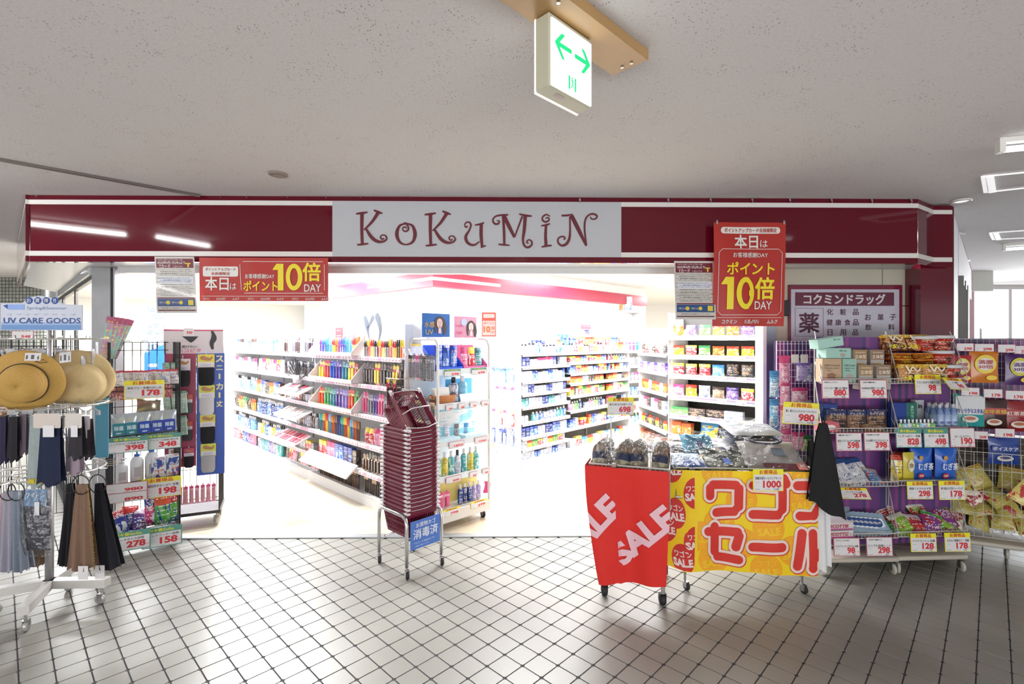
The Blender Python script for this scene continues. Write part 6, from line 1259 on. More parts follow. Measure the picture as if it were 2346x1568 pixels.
for i,(px,py,w,h,pr,rz_) in enumerate(((2211,796,34,18,'298',0),(2255,797,38,18,'298',0),(2306,799,34,19,'298',4),(2342,802,30,19,'298',-8),(2223,898,36,19,'198',2),(2275,902,37,20,'178',2),(2326,906,38,21,'178',2),(2246,998,30,19,'268',8),(2302,993,38,21,'198',3))):
    cpx(px,py,w,h,3.36,'p','',pr,'small white %s card on the third rack, %s row'%(pr,'top' if py<850 else 'middle' if py<950 else 'lowest')+(', beside the oral water card' if pr=='268' else ', over the throat candy bag' if py>950 else ', '+('first','second','third','last')[i%4]),rz=-14)
for i in range(26):
    x=.06+(i%7)*.13+.03*((i//7)%2); z=.17+.095*(i//7)
    tag(ob('snack_bag',pouch(.13,.16,.045,PM('#b8ab50','#b8963a','#a83a30','#d8cc9e',.85,.22,.62) if i%5 else PM('#a8303a','#d8c84a','#e8dcc8','#ffffff',.7,.22,.5)),None,M3@T((x,-.115+.02*(i%3),z),R(random.uniform(-20,20)),R(random.uniform(-50,-20)),R(random.uniform(-35,35)))),'%s snack bag heaped in the wire bin of the third rack, layer %s'%('yellow' if i%5 else 'red',('one','two','three','four')[i//7]),'snack','snack bags in the wire bin')
tag(ob('snack_bag',pouch(.15,.24,.06,PM('#d8cc78','#d0b838','#c04a40','#b83040',.9,.2,.55)),None,M3@T((.33,-.28,.42),R(-20),R(-30),R(35))),'pale yellow snack bag leaning out over the bin of the third rack','snack')
# narrow mesh rack with pink packs beside the steel post
p0=PD(1779,1000,3.62); M0=T((p0.x,p0.y,0),R(0)); o=thing('display_rack','narrow white mesh rack with pink and blue packs beside the steel post','display rack',mw=M0)
mb=MB(); w0=.3
for i in range(12): mb.tube([(w0*i/11,0,.1),(w0*i/11,0,1.485)],.0018,4)
for i in range(29): z=.12+i*.048; mb.tube([(0,.002,z),(w0,.002,z)],.0016,4)
mb.tube([(0,0,.05),(0,0,1.485),(w0,0,1.485),(w0,0,.05)],.005,6); mb.build('mesh_panel',plas_w,o); MB().box(.0,w0,.03,.034,.1,1.48).build('striped_backing',pstr,o)
for x in (.02,.28): MB().box(x-.01,x+.01,-.1,.02,.0,.05).build('foot',wwire,o)
for px,py,w,h,c,lb in ((1771,880,22,60,'sky','upper blue tissue strip at the outer edge of the narrow mesh rack'),(1771,945,22,62,'sky','middle blue tissue strip at the outer edge of the narrow mesh rack'),(1771,1008,22,60,'sky','lowest blue tissue strip at the outer edge of the narrow mesh rack'),(1795,850,26,70,'pink','upper pink tissue strip on the narrow mesh rack'),(1796,900,24,60,'pink','second pink tissue strip on the narrow mesh rack'),(1796,955,24,60,'pink','third pink tissue strip on the narrow mesh rack'),(1797,1010,24,60,'pink','lowest pink tissue strip on the narrow mesh rack'),
 (1838,850,34,46,'lilac','white and lilac pack hanging on the narrow mesh rack'),(1848,855,22,40,'white','white round shaped pack on the narrow mesh rack'),(1830,905,38,34,'pink','row of bright pink hook packs on the narrow mesh rack'),(1840,930,34,24,'white','white plug packs under the pink hook packs'),(1826,1010,30,40,'pink','pink pack low on the narrow mesh rack'),(1845,1015,24,36,'green','white green pack low on the narrow mesh rack')):
    D=3.55; p=PD(px,py+h/2,D); kk=D/F; tag(ob('hanging_pack',pouch(w*kk,h*kk,.035,P(c,.75,.52)),None,T((p.x,p.y-.03,p.z))),lb,'hanging pack')
for x_,lb in ((1822,'cream header label high on the narrow mesh rack, nearer the strips'),(1843,'cream header label high on the narrow mesh rack, nearer the mask boxes')):
    p=PD(x_,832,3.5); tag(ob('hook_label',MB().box(-.026,.026,0,.002,0,.06).mesh('hook_label',M('#e8e4da',.5)),None,T(p)),lb,'label')

# price cards of the end display
def ecard(x,z,w,h,st,pr,lb): return card(lb,ME@T((x,-.014,z)),w,h,st,'',pr)
ecard(.13,1.235,.16,.055,'g','598','green headed card under the blue tray of the end display'); ecard(.4,1.235,.16,.055,'g','698','green headed card under the pink tray of the end display')
for i,(x,pr) in enumerate(((.1,'698'),(.22,'888'),(.34,'798'),(.46,'798'))): ecard(x,.965,.07,.045,'p',pr,'small card on the rail under the wicker basket shelf, %s from the basket side'%('first','second','third','last')[i])
ecard(.17,.67,.15,.05,'p','1850','long card on the middle rail of the end display, basket side'); ecard(.42,.67,.13,.05,'p','1500','long card on the middle rail of the end display, shop side')
ecard(.14,.4,.15,.05,'p','900','large card on the rail under the lotion bottles'); ecard(.34,.4,.08,.045,'p','800','small card on the rail under the lotion bottles, middle'); ecard(.47,.4,.07,.045,'p','800','small card on the rail under the lotion bottles, shop side')
ecard(.12,.15,.17,.055,'y','798','yellow headed card at the bottom of the end display, basket side'); ecard(.4,.15,.17,.055,'y','698','yellow headed card at the bottom of the end display, shop side')
for x,ry,lb in ((-.012,-1,'pink paper flap hanging at the basket side of the bottom shelf'),(EW+.03,1,'pink paper flap hanging at the shop side of the bottom shelf')):
    tag(ob('paper_flap',MB().grid(lambda u,v:(.01*sin(v*5)*ry,-.04+.08*u,-.1*v-.02*u),4,6).mesh('paper_flap',M('#d83a8c',.5),True),None,ME@T((x,.06,.3))),lb,'flap')
# ---------------- left side: black wire rack ----------------
ba=W(-2.73,3.37); MA=T((ba.x,ba.y,0),R(42)); aw=.40; ad=.3
def blackrack(label,Mx,w,d,top,zs,name='display_rack',base=.1):
    o=thing(name,label,'display rack',mw=Mx); mb=MB()
    n=int(w/.045)
    for i in range(n+1): mb.tube([(w*i/n,d,base),(w*i/n,d,top)],.0022,4)
    m_=int(d/.03)
    for x in (0,w):
        for i in range(m_+1): mb.tube([(x,d*i/m_,base),(x,d*i/m_,top)],.0022,4)
        for z in (base,.4,.7,1.0,1.25,top-.06,top): mb.tube([(x,0,z),(x,d,z)],.0022,4)
        mb.tube([(x,0,base),(x,0,top)],.005,6); mb.tube([(x,d,base),(x,d,top)],.005,6)
    for z in (base,.4,.7,1.0,1.25,top-.06,top): mb.tube([(0,d,z),(w,d,z)],.0026,4)
    for i in range(0,n-1,2): mb.tube([(w*i/n+.0,d-.01,top-.1),(w*i/n,d-.01,top+.0),(w*i/n+.015,d-.01,top+.01),(w*(i+1)/n-.015,d-.01,top+.01),(w*(i+1)/n,d-.01,top),(w*(i+1)/n,d-.01,top-.1)],.0024,4)
    mb.build('wire_frame',bwire,o)
    for z in zs:
        s=MB(); 
        for i in range(12): s.tube([(w*i/11,d,z),(w*i/11,0,z),(w*i/11,0,z+.03)],.0018,4)
        s.tube([(0,0,z+.03),(w,0,z+.03)],.003,5).tube([(0,0,z),(w,0,z)],.003,5); s.build('wire_shelf',bwire,o)
    return o
bz=[.13,.475,.80,1.14]
br=blackrack('black wire rack of household goods beside the straw hats',MA,aw,ad,1.475,bz)
for x,y in ((.03,.03),(aw-.03,.03),(.03,ad-.03),(aw-.03,ad-.03)): caster(br,x,y,.11,.03,M('#c9c9c8',.4),fork=M('#c9c9c8',.35))
MB().box(0,aw,0,ad,.095,.11).build('base_board',M('#2a2a2e',.5),br)
# a grey bag and goods seen in the rack
LA=lambda x,y,z,rz=0,rx=0,ry=0: MA@T((x,y,z),R(rz),R(rx),R(ry))
redp=PM('#c4c0c4','#a83a44','#9aa4c4','#6a3a48',.86,.35,.6)
for i in range(6): tag(ob('insect_pack',pouch(.09,.11,.02,redp),None,LA(.04+i*.065,.02+.02*(i%2),1.17,random.uniform(-8,8),-12,random.uniform(-8,8))),'white pack with red top on the black rack','pack','red topped packs on the black rack')
for i in range(5): tag(ob('insect_pack',pouch(.09,.12,.02,PM('#8a4a50','#6a3038','#b86a6a','#d8b0b0',.8,.35,.6)),None,LA(.05+i*.07,.1,1.07,0,-10)),'dull red pack behind the yellow card, black rack','pack','dull red packs on the black rack')
for i in range(5):
    c=('teal','teal','blue','navy','navy')[i]
    rp=tag(ob('refill_pouch',pouch(.1,.17,.045,M('#aab2ba',.22,.35,var=.15,scale=20)),None,LA(.05+i*.073,.03,.815,random.uniform(-6,6),-14)),'silver topped refill pouch with a %s label, place %s from the hats'%(c,('one','two','three','four','five')[i]),'pouch')
    MB().rrect(-.035,.035,.015,.1,.01,-.004).build('label',M(C[c][1],.3),rp); MB().text('除菌',0,.065,.03,w=.05,y=-.006,bold=.03).text('NEW',0,.03,.012,w=.03,y=-.006,bold=.03).build('lettering',M('#c8dce8',.4),rp)
tag(ob('foil_pouch',pouch(.16,.12,.06,M('#8a8070',.2,.6,var=.3,scale=20)),None,LA(.24,.12,.96,15,-25,12)),'crumpled dark foil pouch lying above the silver refill pouches','pouch')
for i in range(3):
    r_=.04 if i else .035; x=.07+i*.085
    o=thing('pump_bottle',('small clear topped white bottle, nearest the scarves','white pump bottle with blue collar in the middle of the third shelf','tall white pump bottle beside the blue tablet boxes')[i],'bottle',mw=LA(x,.04,.49))
    hh=(.15,.19,.21)[i]; MB().lathe([(0,0),(r_*.95,0),(r_,.01),(r_,hh*.75),(r_*.7,hh*.88),(.014,hh*.93)],18,(0,r_,0)).build('body',M('#d8d8dc',.35),o,True); MB().lathe([(.017,hh*.92),(.017,hh*1.0),(.006,hh*1.01),(.006,hh*1.12),(0,hh*1.12)],12,(0,r_,0)).box(-.008,.03,r_-.008,r_+.008,hh*1.1,hh*1.15).build('pump',M('#3a62b4',.4) if i else M('#c8c8cc',.4),o,True)
    MB().rect(-.02,.02,hh*.2,hh*.55,-.001).build('label',M('#a8a8b0',.4),o)
for i in range(2):
    o=box_item('white and blue tablet box, %s, on the black rack'%('nearer the pump bottles','outer one')[i],'tablet_box','cleaning goods',LA(.275+i*.09,.02,.49),.085,.16,.06,PM('#c8ccd8','#d4d8e0','#2a4a9c','#b83a34',.9,.35,.52))
    MB().text('ピカ',0,.11,.03,w=.06,y=-.002,bold=.04).build('lettering',M('#24489c',.4),o)
for i in range(6):
    x=.06+(i%3)*.06 if i<3 else .25+(i-3)*.055; a=(('#2a3a8c','#b8303a','#c8ccd4'),('#3a3a8a','#c83a40','#8a8ab0'),('#5a3a7a','#b8b0c0','#3a3a90'),('#c83a7a','#2a3a8c','#e0d0e0'),('#4a9a44','#c8503a','#2a3a8c'),('#5aa444','#b8303a','#2a4a9c'))[i]
    tag(ob('detergent_bag',pouch(.1,.17 if i<3 else .2,.05,PM(a[0],a[1],a[2],'#ffffff',.7,.22,.55)),None,LA(x,.05+.03*(i%2),.145,(-18,10,24,0,0,-6)[i],(-25,-20,-35,-6,-6,-8)[i],(-18,8,20,0,0,0)[i])),('dark blue stain remover bag, slumped, nearest the scarves','blue bag slumped beside the first','violet bag tilted in the middle','pink and blue upright bag','green upright detergent bag','outer green upright detergent bag')[i],'detergent')
for px,py,w,h,st,t,pr,lb in ((331,893,70,42,'y','液体ブルー各種お試し品','178','yellow 178 card on the top shelf of the black rack'),(293,1020,72,36,'g','ノンアルコール除菌 超お得','398','green edged 398 card of the black rack, hat side'),(370,1012,70,36,'g','ノンアルコール除菌 超お得','348','green edged 348 card of the black rack, sock side'),(370,1117,70,46,'y','除菌超厚手おしぼり 各種','198','yellow 198 card under the tablet boxes'),(296,1240,74,45,'g','トイレまめピカ詰替','278','green edged 278 card at the bottom of the black rack, scarf side'),(372,1230,70,46,'g','トイレクリーナー詰替','158','green edged 158 card below the upright detergent bags')):
    D=3.36 if px<340 else 3.5
    cpx(px,py,w/.93,h*.98,D,st,t,pr,lb,rz=28)
o=cpx(291,1118,72/.93,22,3.36,'p','','980','pink edged 980 card, upper of the pair under the pump bottles',rz=28); cpx(291,1140,72/.93,22,3.36,'p','','890','pink edged 890 card, lower of the pair under the pump bottles',rz=28)
# tall goods standing behind on the left of the rack
for i in range(5):
    p=PD(236-i*2,790-i*3,3.5+.0*i); tag(ob('strip_pack',pouch(.045,.3,.02,PM('#b88aa0','#a85a78','#8ab8b0','#e8d050',.85,.3,.5)),None,T((p.x,p.y+.03*i,1.36),R(30),0,R(8+3*i))),'long pink and green strip pack sticking up beside the steel column','pack','strip packs beside the steel column')
# ---------------- sock rack ----------------
bb=W(-2.67,3.86); MSo=T((bb.x,bb.y,0),R(24)); so=blackrack('dark wire rack hung with socks and a blue sneaker sock panel',MSo,.34,.3,1.45,[.2],base=.12)
MB().box(-.01,.35,-.01,.31,.1,.125).build('base_board',M('#2a2226',.5),so)
for x,y in ((.03,.02),(.32,.02),(.32,.28)): caster(so,x,y,.1,.034,M('#c9c5be',.5),ang=R(30),fork=M('#8d8a86',.4,.5))
LS=lambda x,y,z,rz=0,rx=0,ry=0: MSo@T((x,y,z),R(rz),R(rx),R(ry))
for x0,x1,c,nmn,lb in ((-.02,.185,'#8c1f4a','burgundy_panel','burgundy backing panel'),(.19,.38,'#1f48a8','blue_panel','blue backing panel')):
    MB().box(x0,x1,-.03,-.026,.5 if x0<0 else .42,1.385).build(nmn,M(c,.4),so)
MB().text('ス',.345,1.34,.05,y=-.031,bold=.05).text('ニ',.345,1.27,.035,w=.045,y=-.031,bold=.05).text('ー',.345,1.2,.045,w=.01,y=-.031,bold=.05).text('カ',.345,1.12,.05,y=-.031,bold=.05).text('ー',.345,1.05,.045,w=.01,y=-.031,bold=.05).text('丈',.345,.98,.045,y=-.031,bold=.05).build('panel_lettering',M('#e4dfa0',.4),so)
tb=thing('sock_header','white header board with a black garment picture over the sock rack','sign',mw=LS(.17,-.02,1.385)); MB().box(-.2,.2,0,.006,0,.19).build('board',M('#d0c8cc',.4),tb); MB().rect(-.2,.2,.178,.19,-.001).build('edge',M('#b83a5c',.4),tb)
MB().poly((-.08,-.002,.135),(.03,-.002,.135),(.0,-.002,.1),(-.02,-.002,.085),(-.04,-.002,.1)).stroke([(.13,.16,.02),(.135,.12,.04),(.12,.08,.03),(.125,.04,.02)],-.002).disc(.125,.168,.01,.012,-.002).build('picture',M('#22222a',.5),tb)
MB().text('ココピタ',-.03,.025,.028,w=.15,y=-.002,bold=.03).build('lettering',M('#d05a80',.4),tb); MB().rect(-.07,.0,.14,.2,-.003).build('price_field',cardw,tb); MB().text('350',-.03,.165,.02,w=.04,y=-.004,bold=.03).build('price_lettering',redink,tb)
MB().text('脱げない',-.03,.055,.02,w=.1,y=-.002,bold=.02).build('small_lettering',ink,tb)
def sock(label,mw,sc,top,body,sockc,pic=None,open_=False):
    o=thing('sock_pack',label,'socks',mw=mw); S_=sc
    MB().rrect(-.05*S_,.05*S_,.0,.095*S_,.012,-.008).box(-.05*S_,.05*S_,-.007,-.004,.0,.095*S_).build('card',M(top,.4),o)
    MB().rect(-.046*S_,.046*S_,.004*S_,.04*S_,-.009).build('card_field',M('#d8d4dc',.4),o); MB().text('FOOT',0,.022*S_,.014*S_,w=.06*S_,y=-.0105).build('lettering',M('#8a90a8',.4),o)
    mb=MB().grid(lambda u,v:((u-.5)*.092*S_*(1-.25*max(0,(.25-v)/.25)**2),-.012-.01*sin(PI*u),-.12*S_+.125*S_*v),8,8); mb.build('sock',M(sockc,.9,var=.1,scale=80),o,True)
    MB().stroke([(-.02*S_,.07*S_,.03*S_),(.02*S_,.06*S_,.02*S_),(.035*S_,.075*S_,.01*S_)],-.0095).build('picture',M(pic or '#a87850',.5),o)
    MB().tube([(0,-.004,.093*S_),(0,-.012,.115*S_),(0,.0,.12*S_)],.003,5).build('hook',M('#d8dce4',.2),o); return o
for x,z,sc_k,t,sc2,lb in ((.255,1.27,1.15,'#d8c83a','#15171c','yellow card with black no show sock, top of the blue panel'),(.26,1.03,1.1,'#c8c83a','#c4c4c8','yellow green card with light grey sock, second on the blue panel'),(.265,.8,1.05,'#d0c43a','#17181d','yellow card with black sock, third on the blue panel'),(.27,.57,1.05,'#c8cc40','#a8a8ac','yellow card with grey sock, lowest on the blue panel'),
    (.05,.78,.85,'#e0d4d8','#18171c','pink white card with black foot cover below the green boxes'),(.13,.79,.7,'#c83a4c','#3a383c','narrow red card with dark grey foot cover'),(.05,.57,.85,'#e4dcdc','#c0a078','white card with beige foot cover at the lower left of the rack'),(.14,.58,.7,'#c03a70','#17151a','narrow pink card with black and white foot cover'),(.1,1.25,1.0,'#d8ccd0','#1c1a20','white card with black foot cover at the top of the burgundy panel'),(.13,1.0,.7,'#c84a50','#4a484c','narrow red white card beside the green boxes')):
    sock(lb,LS(x,-.04,z),sc_k,t,None,sc2)
for r_,(z,n,h) in enumerate(((1.12,2,.2),(.93,3,.17),(.76,3,.15))):
    for i in range(n):
        box_item('pale green slim box, %s row, %s from the black rack'%(('upper','middle','lower')[r_],('first','second','third')[i]),'slim_box','box',LS(.01+i*.052,-.1,z,-10,0,-4),.046,h,.02,PM('#9cb8a8','#5a9078','#b8ccc0','#d8e4dc',.9,.35,.6))
for i in range(9): tag(ob('sock_pack_edge',blister(.03,.14,P('pink',.8),M('#c08a98',.3)),None,LS(-.0+i*.038,-.02,.2)),'pink striped pack in the lowest row of the sock rack','socks','pink packs in the lowest row of the sock rack')
# ---------------- blue stocking bin and white unit inside on the left ----------------
p=W(-4.15,5.6); MBn=T((p.x,p.y,0),R(30)); o=thing('stocking_stand','bright blue bin stand of stocking packs inside the left of the entrance','display stand',mw=MBn)
MB().add([(0,0,1.0),(.22,0,1.0),(.22,.2,1.0),(0,.2,1.0),(0,0,1.33),(.22,0,1.46),(.22,.2,1.5),(0,.2,1.36)],[(0,3,2,1),(0,1,5,4),(1,2,6,5),(2,3,7,6),(3,0,4,7)]).build('bin',M('#1c58e0',.4),o); MB().box(0.02,.2,.03,.18,.005,1.0).build('stand',M('#dfe4ee',.5),o); MB().text('相談',.08,1.2,.04,w=.09,y=-.004,bold=.02).build('lettering',plas_w,o)
MB().box(-.02,.23,.2,.206,1.36,1.86).build('picture_panel',PM('#dce8f4','#e4ecf4','#8aa8cc','#4a5a80',.9,.4,.6),o)
for i in range(8): tag(ob('stocking_pack',pouch(.05,.2,.012,PM('#7a8aa0','#c8dcec','#3a4a64','#e8eef4',.7,.3,.5)),None,MBn@T((.03+i*.022,.05+.015*(i%3),1.3),R(20),0,R(12-3*i))),'grey blue stocking pack fanned in the blue bin','stockings','stocking packs in the blue bin')
p=W(-4.38,6.05); MWu=T((p.x,p.y,0),R(18)); wu=shelf_unit('hosiery_shelf','white shelf unit with a blank header behind the hanging notice','shelf unit',MWu,[.75],[.3,.6,.9,1.2,1.48],.35,1.85,M('#e4e4e4',.6),sw,stp)
MB().box(0,.75,-.02,0,1.56,1.84).box(0,.75,-.02,.34,1.83,1.85).build('header_box',plas_w,wu)
for j,z in enumerate((.1,.3,.6,.9,1.2)): run(MWu,.03,.72,.03,z+.001,'pouch',(('pink','white','sky'),('white','silver'),('tan','pink'),('sky','white'),('yellow','black','orange'))[j],.08,.18,'on the %s shelf of the hosiery unit'%ORD[5-j],'hosiery pack','hosiery_pack','stockings',gap=.01)
# ceiling speaker cone / white lamp shade inside
p=PD(329,622,4.7); tag(MB().lathe([(.06,.08),(.1,.07),(.085,-.0),(.02,-.06),(0,-.06)],20,(p.x,p.y,p.z+.3)).tube([(p.x,p.y,p.z+.35),(p.x,p.y,2.52)],.004,5).build('hanging_bell',M('#e4e0d4',.4)),'cream hanging bell shaped fitting just inside the left of the entrance','fitting')
# ---------------- accessories spinner with hats ----------------
sc0=W(-2.61,2.8); MSp=T((sc0.x,sc0.y,0),0)
o=thing('accessory_spinner','white four armed spinner stand with tiered hook rings holding hats and scarves','display stand',mw=MSp)
MB().tube([(0,0,.14),(0,0,.75)],.02,12).build('lower_pole',M('#a8a8a8',.35,.5),o,True); MB().tube([(0,0,.7),(0,0,1.58)],.013,10).build('upper_pole',chrome,o,True)
whb=M('#d0ceca',.4)
for px,py in ((247,1335),(52,1402),(-35,1362),(168,1300)):
    q=FL(px,py,.12); v=MSp.inverted()@q; r_=math.hypot(v.x,v.y); an=math.atan2(v.y,v.x)
    mb=MB(); c_,s_=cos(an),sin(an)
    for (a,b,z0,z1) in ((0,r_,.1,.145),): mb.bar((0,0,.122),(c_*r_,s_*r_,.122),.048,.045)
    mb.build('base_arm',whb,o); caster(o,c_*(r_-.03),s_*(r_-.03),.1,.028,M('#b8b8b8',.25,.4),ang=an+R(90),fork=chrome,th=.02)
for z,rr in ((1.5,.26),(1.13,.26),(.76,.25)):
    mb=MB(); pts=[(rr*cos(2*PI*k/28),rr*sin(2*PI*k/28),z) for k in range(28)]; mb.tube(pts,.005,5,closed=True); mb.tube([(a*.6,b*.6,c) for a,b,c in pts],.004,5,closed=True)
    for k in range(8): a=2*PI*k/8; mb.tube([(0,0,z),(rr*cos(a),rr*sin(a),z)],.004,5)
    mb.build('hook_ring',wwire,o)
    mb=MB()
    for k in range(28): a=2*PI*k/28+.1; mb.tube([(rr*cos(a),rr*sin(a),z),((rr+.05)*cos(a),(rr+.05)*sin(a),z+.002),((rr+.055)*cos(a),(rr+.055)*sin(a),z+.02)],.0022,4)
    tag(mb.build('hooks',chrome,o),kind='stuff')
# topper sign
p=PD(95,757,2.72); sg2=thing('uv_sign','white and blue topper sign reading UV CARE GOODS above the hats','sign',mw=T(p,R(3))); k=2.72/F
mb=MB(); pts=[(-88*k,0),(88*k,0),(88*k,58*k),(48*k,60*k),(30*k,72*k),(0,78*k),(-25*k,74*k),(-42*k,62*k),(-88*k,62*k)]; n=len(pts)
mb.add([(x,0,z) for x,z in pts]+[(x,.006,z) for x,z in pts],[tuple(range(n)),tuple(range(n,2*n))[::-1]]+[(i,i+n,(i+1)%n+n,(i+1)%n) for i in range(n)]); mb.build('board',M('#c4cad8',.4),sg2); MB().add([(x,-.0005,z) for x,z in ((-44*k,60*k),(48*k,58*k),(30*k,72*k),(0,79*k),(-25*k,76*k))],[(0,1,2,3,4)]).build('topper',M('#c4cad8',.4),sg2)
mb=MB(); mb.rect(-86*k,86*k,1*k,12*k,-.001); mb.build('blue_band',M('#6a90c4',.4),sg2); MB().rect(-86*k,86*k,12*k,18*k,-.001).build('pale_band',M('#94acd0',.4),sg2)
mb=MB(); 
for i,ch in enumerate('お買得!!'[:3]): mb.disc((-26+i*18.5)*k,68*k,8*k,8*k,-.0012)
mb.disc(29.5*k,68*k,8*k,8*k,-.0012); mb.text('UV CARE GOODS',2*k,22*k,13*k,w=166*k,y=-.002,bold=.015); mb.add([(-82*k,-.0012,56*k),(-72*k,-.0012,48*k),(-72*k,-.0012,59*k)],[(0,1,2)]); mb.build('blue_lettering',M('#2a4c92',.4),sg2)
mb=MB()
for i,ch in enumerate(('お','買','得','!!')): mb.text(ch,(-26+i*18.5)*k,68*k,9*k,y=-.003,bold=.02)
mb.build('white_lettering',white_p,sg2); MB().rect(-72*k,-36*k,47*k,59*k,-.0012).build('picture',M('#8aa6dc',.4),sg2); MB().text('Spring&Summer',12*k,50*k,9*k,w=86*k,y=-.002).text('ユ ブ イ ケ ア グ ッ ズ',0,36*k,4*k,w=150*k,y=-.002).build('small_lettering',M('#7a90b4',.5),sg2)
# hats: local z is the hat axis, pointed to the viewer
def hatmat(c,c2,sc_r):
    m=bpy.data.materials.new('straw'); m.use_nodes=True; nt=m.node_tree; b=nt.nodes['Principled BSDF']; L=nt.links.new
    tcn=nn(nt,'ShaderNodeTexCoord'); wv_=nn(nt,'ShaderNodeTexWave',wave_type='RINGS',rings_direction='Z'); wv_.inputs['Scale'].default_value=sc_r; wv_.inputs['Distortion'].default_value=.6; L(tcn.outputs['Object'],wv_.inputs[0])
    no=nn(nt,'ShaderNodeTexNoise'); no.inputs['Scale'].default_value=120; L(tcn.outputs['Object'],no.inputs[0])
    f=math_(nt,'ADD',math_(nt,'MULTIPLY',wv_.outputs['Fac'],.35),math_(nt,'MULTIPLY',no.outputs[0],.6)); L(mixc(nt,f,lin(c),lin(c2)),b.inputs['Base Color']); b.inputs['Roughness'].default_value=.7
    bp=nn(nt,'ShaderNodeBump'); bp.inputs['Strength'].default_value=.3; bp.inputs['Distance'].default_value=.003; L(f,bp.inputs['Height']); L(bp.outputs[0],b.inputs['Normal']); return m
def hat(label,cen,rx_,rz_,Rb,rc,hc,mat,off=(0,0),fray=0,wav=.012,sx=1):
    mw=Matrix.Translation(cen)@Matrix.Rotation(R(rz_),4,'Z')@Matrix.Rotation(R(90+rx_),4,'X'); o=thing('straw_hat',label,'hat',mw=mw)
    prof=[(0,hc),(rc*.5,hc*.985),(rc*.8,hc*.9),(rc*.93,hc*.7),(rc,hc*.3),(rc*1.04,0.0)]
    mb=MB(); n=56; P_=len(prof)
    rings=[]
    for r_,z_ in prof: rings.append([(r_*cos(2*PI*k/n)+off[0],r_*sin(2*PI*k/n)*1.04+off[1],z_) for k in range(n)])
    for t in (.25,.5,.75,1.0):
        ring=[]
        for k in range(n):
            a=2*PI*k/n; R_=rc*1.04+(Rb-rc*1.04)*t; ox=off[0]*(1-t);oy=off[1]*(1-t); f_=(fray*random.uniform(-1,1) if t==1 else 0)
            ring.append(((R_+f_)*cos(a)*(1+(sx-1)*t)+ox,(R_+f_)*sin(a)+oy,-.025*t*t+wav*t*sin(2*a+.6)+wav*.5*t*sin(5*a)))
        rings.append(ring)
    vs=[p for g_ in rings for p in g_]; fs=[(i*n+k,i*n+(k+1)%n,(i+1)*n+(k+1)%n,(i+1)*n+k) for i in range(len(rings)-1) for k in range(n)]
    mb.add(vs,fs); me=mb.mesh('shell',mat,True); h_=ob('shell',me,o); s_=h_.modifiers.new('thick','SOLIDIFY'); s_.thickness=.002
    if fray:
        fb=MB(); last=rings[-1]
        for k in range(n*3):
            a=last[(k//3)%n]; b_=last[(k//3+1)%n]; t=(k%3)/3; p_=[a[i]*(1-t)+b_[i]*t for i in range(3)]; l=math.hypot(p_[0],p_[1]); e=random.uniform(.006,.014)
            fb.add([(p_[0],p_[1],p_[2]),(p_[0]*(1+.0)+.002,p_[1]+.002,p_[2]),(p_[0]*(1+e/l),p_[1]*(1+e/l),p_[2]+.002)],[(0,1,2)])
        tag(fb.build('frayed_edge',mat,o),kind='stuff')
    return o,mw
hc1=PD(56,875,2.6); ho,hm1=hat('golden straw hat with a thin dark cord band, brim facing out',hc1,9,26,.162,.094,.095,hatmat('#a8803a','#c8a458',60),off=(.0,-.006),wav=.006)
MB().tube([(.1*cos(2*PI*k/40),.104*sin(2*PI*k/40)-.006,.012) for k in range(40)],.0028,5,closed=True).tube([(.05,.108,.012),(.085,.12,.014),(.1,.105,.012),(.07,.1,.012),(.05,.108,.012)],.0018,5).build('cord_band',M('#3a2c1c',.6),ho,True)
hc2=PD(178,870,2.86); ho2,_=hat('pale natural straw hat with a frayed edge beside the golden hat',hc2,10,32,.168,.108,.105,hatmat('#b8a06c','#d4be90',70),off=(.02,-.02),fray=.003,wav=.014,sx=1.02)
hc3=PD(-52,905,2.78); hat('orange brown straw hat cut off by the edge beside the golden hat',hc3,0,30,.16,.1,.09,hatmat('#9a6430','#b87c40',60))
for px,py,D,w,h,rz_,lb in ((75,818,2.42,36,18,0,'white paper tag on the golden hat'),(149,819,2.58,26,24,-12,'white paper tag on the frayed hat')):
    p=PD(px,py,D); k=D/F; o=thing('paper_tag',lb,'tag',mw=T(p,0,R(-8),R(rz_*.6))); MB().box(-w*k/2,w*k/2,0,.0015,-h*k/2,h*k/2).build('card',M('#d4d2d4',.5),o)
    MB().rect(-w*k*.1,w*k*.1,-h*k*.3,h*k*.25,-.0008).rect(-w*k*.42,-w*k*.3,-h*k*.3,h*k*.2,-.0008).rect(w*k*.3,w*k*.4,-h*k*.35,h*k*.1,-.0008).build('print',M('#5a5a60',.5),o)
